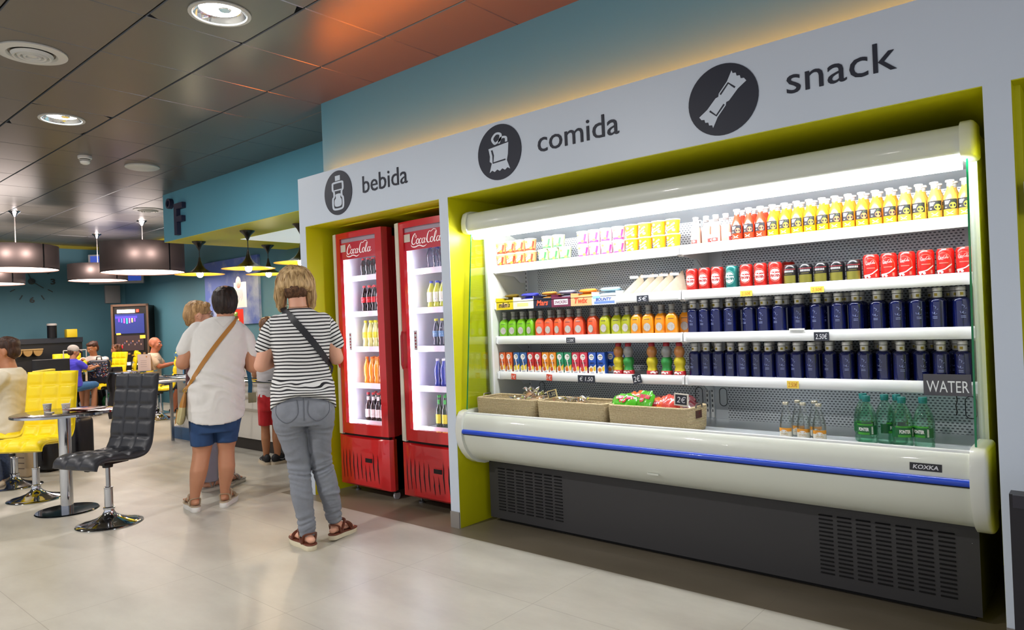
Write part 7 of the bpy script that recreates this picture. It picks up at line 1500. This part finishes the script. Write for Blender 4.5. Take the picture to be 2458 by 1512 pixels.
# boy at the counter
Bo = person(-6.15, 3.50, 60.36, 'boy in white T-shirt, red shorts and black trainers, half hidden behind the striped-top woman')
g = G(); SKk = skinm('boy', '#b07a56'); hx = .045
E(g, [(.62, -.05, .14, 0, .09), (.85, -.05, .14, 0, .09), (1.08, -.07, .16, 0, .09), (1.13, -.03, .12, 0, .07)]); T(g, [(hx, 0, 1.11), (hx, 0, 1.20)], [.045, .042]); head_shape(g, (hx, .02, 1.29), math.pi+.5, .93, -.25)
for q, sh, el, wr_ in ((-1, (-.055, 0, 1.06), (-.085, .0, .86), (-.01, .17, .90)), (1, (.145, 0, 1.06), (.17, .0, .86), (.1, .17, .9))): T(g, [sh, el], [.036, .031]); T(g, [el, wr_], [.031, .02]); hand(g, wr_, (0, 1, 0), (0, 0, 1), .8, .9, q)
for lx, ly in ((-.008, .02), (.092, -.01)): T(g, [(lx, 0, .66), (lx, ly, .50), (lx, ly, .34), (lx, ly-.01, .25), (lx, ly, .08)], [.06, .052, .040, .044, .028])
foot(g, -.008, .02, .2, .9, .02); foot(g, .095, -.01, -.9, .9, .02); remesh(g, 'body', SKk, Bo, .008, 2)
g = G(); E(g, [(.64, -.065, .155, 0, .105), (.85, -.07, .16, 0, .11), (1.04, -.085, .175, 0, .10), (1.10, -.06, .15, 0, .085), (1.14, 0, .10, 0, .06)]); T(g, [(-.06, 0, 1.07), (-.095, 0, .93)], [.052, .048]); T(g, [(.15, 0, 1.07), (.18, 0, .93)], [.052, .048]); remesh(g, 'white_shirt', cloth_mat('boy_white', '#d6d2d6'), Bo, .009, 2, folds(.003))
g = G(); E(g, [(.70, -.065, .155, 0, .10), (.55, -.07, .165, 0, .115), (.52, -.068, .16, 0, .11)]); E(g, [(.60, -.070, .055, 0, .09), (.385, -.068, .052, .01, .085), (.375, -.068, .052, .01, .085)]); E(g, [(.60, .04, .165, 0, .09), (.385, .045, .160, 0, .085), (.375, .045, .16, 0, .085)]); remesh(g, 'red_shorts', cloth_mat('red', '#b81f26'), Bo, .008, 2, folds(.003, 12, 20))
g = G(); ball(g, (hx, .0, 1.335), (.080, .092, .078)); ball(g, (hx, -.03, 1.27), (.07, .06, .07)); remesh(g, 'hair', hair_mat('brown_short', '#4a2f20', '#8a6242', sx=60, sz=14), Bo, .008, 2, hdisp(.004, 45))
def trainer(root, x, y, yaw, s=1.):
    M_ = Matrix.Translation((x, y, 0)) @ Matrix.Rotation(yaw, 4, 'Z') @ Matrix.Scale(s, 4); g = G(); g.M = M_
    for yy, rx, rz_, zz in ((-.03, .036, .045, .06), (.03, .038, .045, .06), (.09, .040, .030, .045), (.14, .042, .022, .038), (.17, .036, .018, .034)): ball(g, (0, yy, zz), (rx, .045, rz_), 10)
    o = remesh(g, 'shoe_upper', mat('shoe_black', '#191a1e', .6), root, .006, 2)
    g = G(); g.M = M_; out = smooth2d([(0, -.082), (.036, -.06), (.038, .0), (.040, .07), (.050, .13), (.042, .19), (.0, .222), (-.042, .19), (-.048, .12), (-.040, .05), (-.036, -.05)], 4, True); g.loft([[(a, b, z) for a, b in out] for z in (0, .026)], mat('shoe_sole', '#c9b9a0', .6)); g.build('shoe_sole', root)
    for q in (-1, 1):
        g = G(); g.M = M_; g.add([(q*.0455, y_, z_) for y_, z_ in ((-.02, .055), (.02, .040), (.10, .066), (.02, .050))], [(0, 1, 2, 3)], mat('swoosh', '#8f9196', .4)); g.build('curved_mark', root, smooth=False, fix=False)
trainer(Bo, -.008, .02, .2, .95); trainer(Bo, .095, -.01, -.9, .95)
# ---------------------------------------------------------------- seated figures
def seated(x, y, rz, s, label, skin, hair, hairc, top_c, leg_c, shoe_c, head_yaw=0., tilt=0., lean=0., hands=((-.09, -.34, .80), (.09, -.34, .80)), shorts=False, knees=-.40, feet_y=-.36, seat=.50, hair_kind='short', brow='#4a3426', glasses=False, sleeves=.5):
    """faces -y in its own frame, sitting at the given seat height"""
    P = thing('person', (x, y, 0), label, 'person', rz=rz); sk = skinm(*skin); g = G(); sz = seat+.53*s; ly = -lean
    def ty(z): return ly*(z-seat)/(.5*s)
    E(g, [(seat+.0, -.16*s, .16*s, 0, .12*s), (seat+.2*s, -.14*s, .14*s, ty(seat+.2*s), .105*s), (sz-.08*s, -.175*s, .175*s, ty(sz-.08*s), .10*s), (sz, -.11*s, .11*s, ty(sz), .075*s)])
    hc = (0, ty(sz)-.03*s-.06*abs(tilt), sz+.160*s); T(g, [(0, ty(sz), sz-.05*s), (0, ty(sz)-.02, sz+.08*s)], [.070*s, .056*s]); head_shape(g, hc, head_yaw, s, tilt)
    arms = []
    for q, h in ((-1, hands[0]), (1, hands[1])):
        sh = Vector((q*.185*s, ty(sz-.05), sz-.055*s)); h = Vector(h); mid = (sh+h)/2+Vector((q*.07, .03, -.09))*s; arms.append((sh, mid)); T(g, [sh, (sh+mid)/2, mid], [.047*s, .042*s, .038*s]); T(g, [mid, (mid+h)/2, h], [.038*s, .034*s, .024*s]); hand(g, h, (h-mid), (0, 0, 1), .92*s, .8, q)
        T(g, [(q*.09*s, 0, seat+.0), (q*.10*s, knees*s, seat+.01), (q*.10*s, feet_y*s, .24*s), (q*.10*s, feet_y*s+.02, .06)], [.082*s, .058*s, .050*s, .032*s]); foot(g, q*.10*s, feet_y*s+.02, math.pi, .95*s, .012)
    remesh(g, 'body', sk, P, .010, 2)
    g = G(); E(g, [(seat+.01, -.19*s, .19*s, 0, .15*s), (seat+.2*s, -.17*s, .17*s, ty(seat+.2*s), .13*s), (sz-.08*s, -.20*s, .20*s, ty(sz-.08*s), .12*s), (sz-.02, -.16*s, .16*s, ty(sz), .095*s), (sz+.022, -.085*s, .085*s, ty(sz), .075*s)])
    for sh, mid in arms: T(g, [sh, sh+(mid-sh)*sleeves*1.2], [.062*s, .055*s])
    remesh(g, 'shirt', top_c, P, .010, 2, folds(.004, 20, 8))
    g = G(); E(g, [(seat-.06*s, -.17*s, .17*s, 0, .13*s), (seat+.10*s, -.17*s, .17*s, 0, .135*s)])
    for q in (-1, 1):
        pts = [(q*.09*s, 0, seat), (q*.10*s, knees*s, seat+.01)]; rs = [.095*s, .072*s]
        if not shorts: pts += [(q*.10*s, feet_y*s, .24*s), (q*.10*s, feet_y*s+.02, .10)]; rs += [.062*s, .055*s]
        T(g, pts, rs)
    remesh(g, 'shorts' if shorts else 'trousers', leg_c, P, .010, 2, folds(.003, 14, 14))
    for q in (-1, 1):
        g = G(); g.M = Matrix.Translation((q*.10*s, feet_y*s+.02, 0)) @ Matrix.Rotation(math.pi, 4, 'Z') @ Matrix.Scale(s, 4)
        for yy, rx, rz_, zz in ((-.03, .036, .035, .045), (.05, .040, .035, .045), (.12, .042, .026, .036), (.16, .036, .02, .03)): ball(g, (0, yy, zz), (rx, .045, rz_), 8)
        remesh(g, 'shoe', shoe_c, P, .009, 1)
    if hair_kind != 'bald':
        M_ = Matrix.Translation(hc) @ Matrix.Rotation(head_yaw, 4, 'Z') @ Matrix.Rotation(tilt, 4, 'X') @ Matrix.Scale(s, 4); g = G(); g.M = M_
        ball(g, (0, .028, .052), (.082, .095, .078)); ball(g, (0, .055, .0), (.078, .062, .075)); ball(g, (0, -.03, .088), (.062, .055, .035))
        if hair_kind == 'bun': ball(g, (0, .11, .06), .04); ball(g, (0, .07, -.04), (.06, .04, .05))
        if hair_kind == 'curly': [ball(g, (.07*math.cos(a), .02+.08*math.sin(a), .07+.03*math.sin(3*a)), .03) for a in [i*.6 for i in range(10)]]
        remesh(g, 'hair', hairc, P, .009, 2, hdisp(.006 if hair_kind != 'curly' else .014, 40 if hair_kind != 'curly' else 25))
    face_details(P, hc, head_yaw, s, tilt, brow, glasses)
    return P, hc
sh_blk = mat('shoe_dark', '#1e1a1a', .6)
seated(-7.36, 1.77, face(-.53, -.84), 1.03, 'person in a cream shirt and patterned trousers seated at the left edge, back turned', ('far_a', '#b57a58'), None, hair_mat('dark_a', '#2a1a14', '#4a3022'), cloth_mat('cream_shirt', '#d6cbb4'), mat('cloth_pattern', '#4a5878', .85, noise=.55, nscale=70), mat('shoe_beige', '#cbb8a0', .6), head_yaw=.2, tilt=.12, feet_y=-.12, knees=-.30, seat=.47)
seated(-11.83, 4.74, face(.55, .83)-.0, 1.0, 'bald man in a pale shirt seated at the table beside the menu card', ('bald', '#a8664c'), None, None, cloth_mat('pale_shirt', '#c4ae98'), cloth_mat('navy', '#1d2030'), sh_blk, head_yaw=-.25, hands=((-.06, -.36, .80), (.12, -.34, .80)), hair_kind='bald', seat=.43, shorts=True, lean=.05)
seated(-13.57, 4.54, face(.75, -.66), .96, 'woman with pinned-up brown hair in a white T-shirt seated at the far table', ('far_b', '#a9714f'), None, hair_mat('brown_bun', '#2c1a14', '#4f3024'), cloth_mat('far_white', '#cdc3bf'), cloth_mat('dark_shorts', '#2a2430'), sh_blk, head_yaw=-.35, tilt=.35, lean=.10, hands=((-.10, -.32, .88), (.05, -.36, .84)), hair_kind='bun', shorts=True, seat=.42)
Pk, hk = seated(-12.48, 3.82, face(-.35, .93), .80, 'child in a grey cap and blue T-shirt seated with back turned at the far table', ('far_c', '#9c6a4c'), None, hair_mat('child_dark', '#2c1e16', '#4a3426'), cloth_mat('royal', '#3b36b4'), cloth_mat('blue_shorts', '#2a5a8a'), sh_blk, head_yaw=-.3, tilt=.2, shorts=True, seat=.50)
g = G(); g.M = Matrix.Translation(hk) @ Matrix.Rotation(-.3, 4, 'Z') @ Matrix.Rotation(.2, 4, 'X') @ Matrix.Scale(.80, 4)
ball(g, (0, .022, .062), (.095, .105, .085)); o = remesh(g, 'cap_crown', mat('cap_grey', '#a5a09c', .8, noise=.25, nscale=120), Pk, .008, 2)
g = G(); g.M = Matrix.Translation(hk) @ Matrix.Rotation(-.3, 4, 'Z') @ Matrix.Rotation(.2, 4, 'X') @ Matrix.Scale(.80, 4); g.loft([[(.07*math.cos(a), -.06-.09*math.sin(a), .055+.01*k-.02*math.sin(a)) for a in [math.pi*i/12 for i in range(13)]] for k in (0, 1)], mat('cap_grey')); g.build('cap_brim', Pk)
seated(-13.22, 4.76, face(-.6, -.8), .78, 'child with curly brown hair seated facing left in front of the slot machine', ('far_d', '#9a6246'), None, hair_mat('curly', '#3a2419', '#6b4630'), cloth_mat('dark_teal', '#22262e'), cloth_mat('black_trousers', '#15151b'), sh_blk, head_yaw=-.1, tilt=.1, hair_kind='curly', seat=.50)
g = G(); g.lathe([(.030, 0), (.032, .004), (.032, .13), (.024, .15), (.014, .155), (.014, .17), (.002, .171)], mat('drink_yellow', '#cfd21e', .35), n=18); tag(g.build('drink_bottle', loc=(-12.86, 4.12, .741)), 'bright yellow-green drink bottle on the table between the capped child and the woman', 'bottle')

ln = thing('lanyard', (0, 0, 0), 'blue lanyard with a small card pouch held by the white-shirted woman', 'lanyard'); ln.location = B.location; ln.rotation_euler = B.rotation_euler
ribbon(ln, 'neck_ribbon', [(.285, .27, 1.02), (.30, .25, .93), (.305, .24, .86), (.300, .24, .80)], .03, mat('ribbon_blue', '#1f5a7a', .6), .003)
g = G(); g.rbox(.285, .345, .235, .245, .72, .80, mat('card_pouch', '#8f8a6a', .4), .004); g.build('pouch', ln)
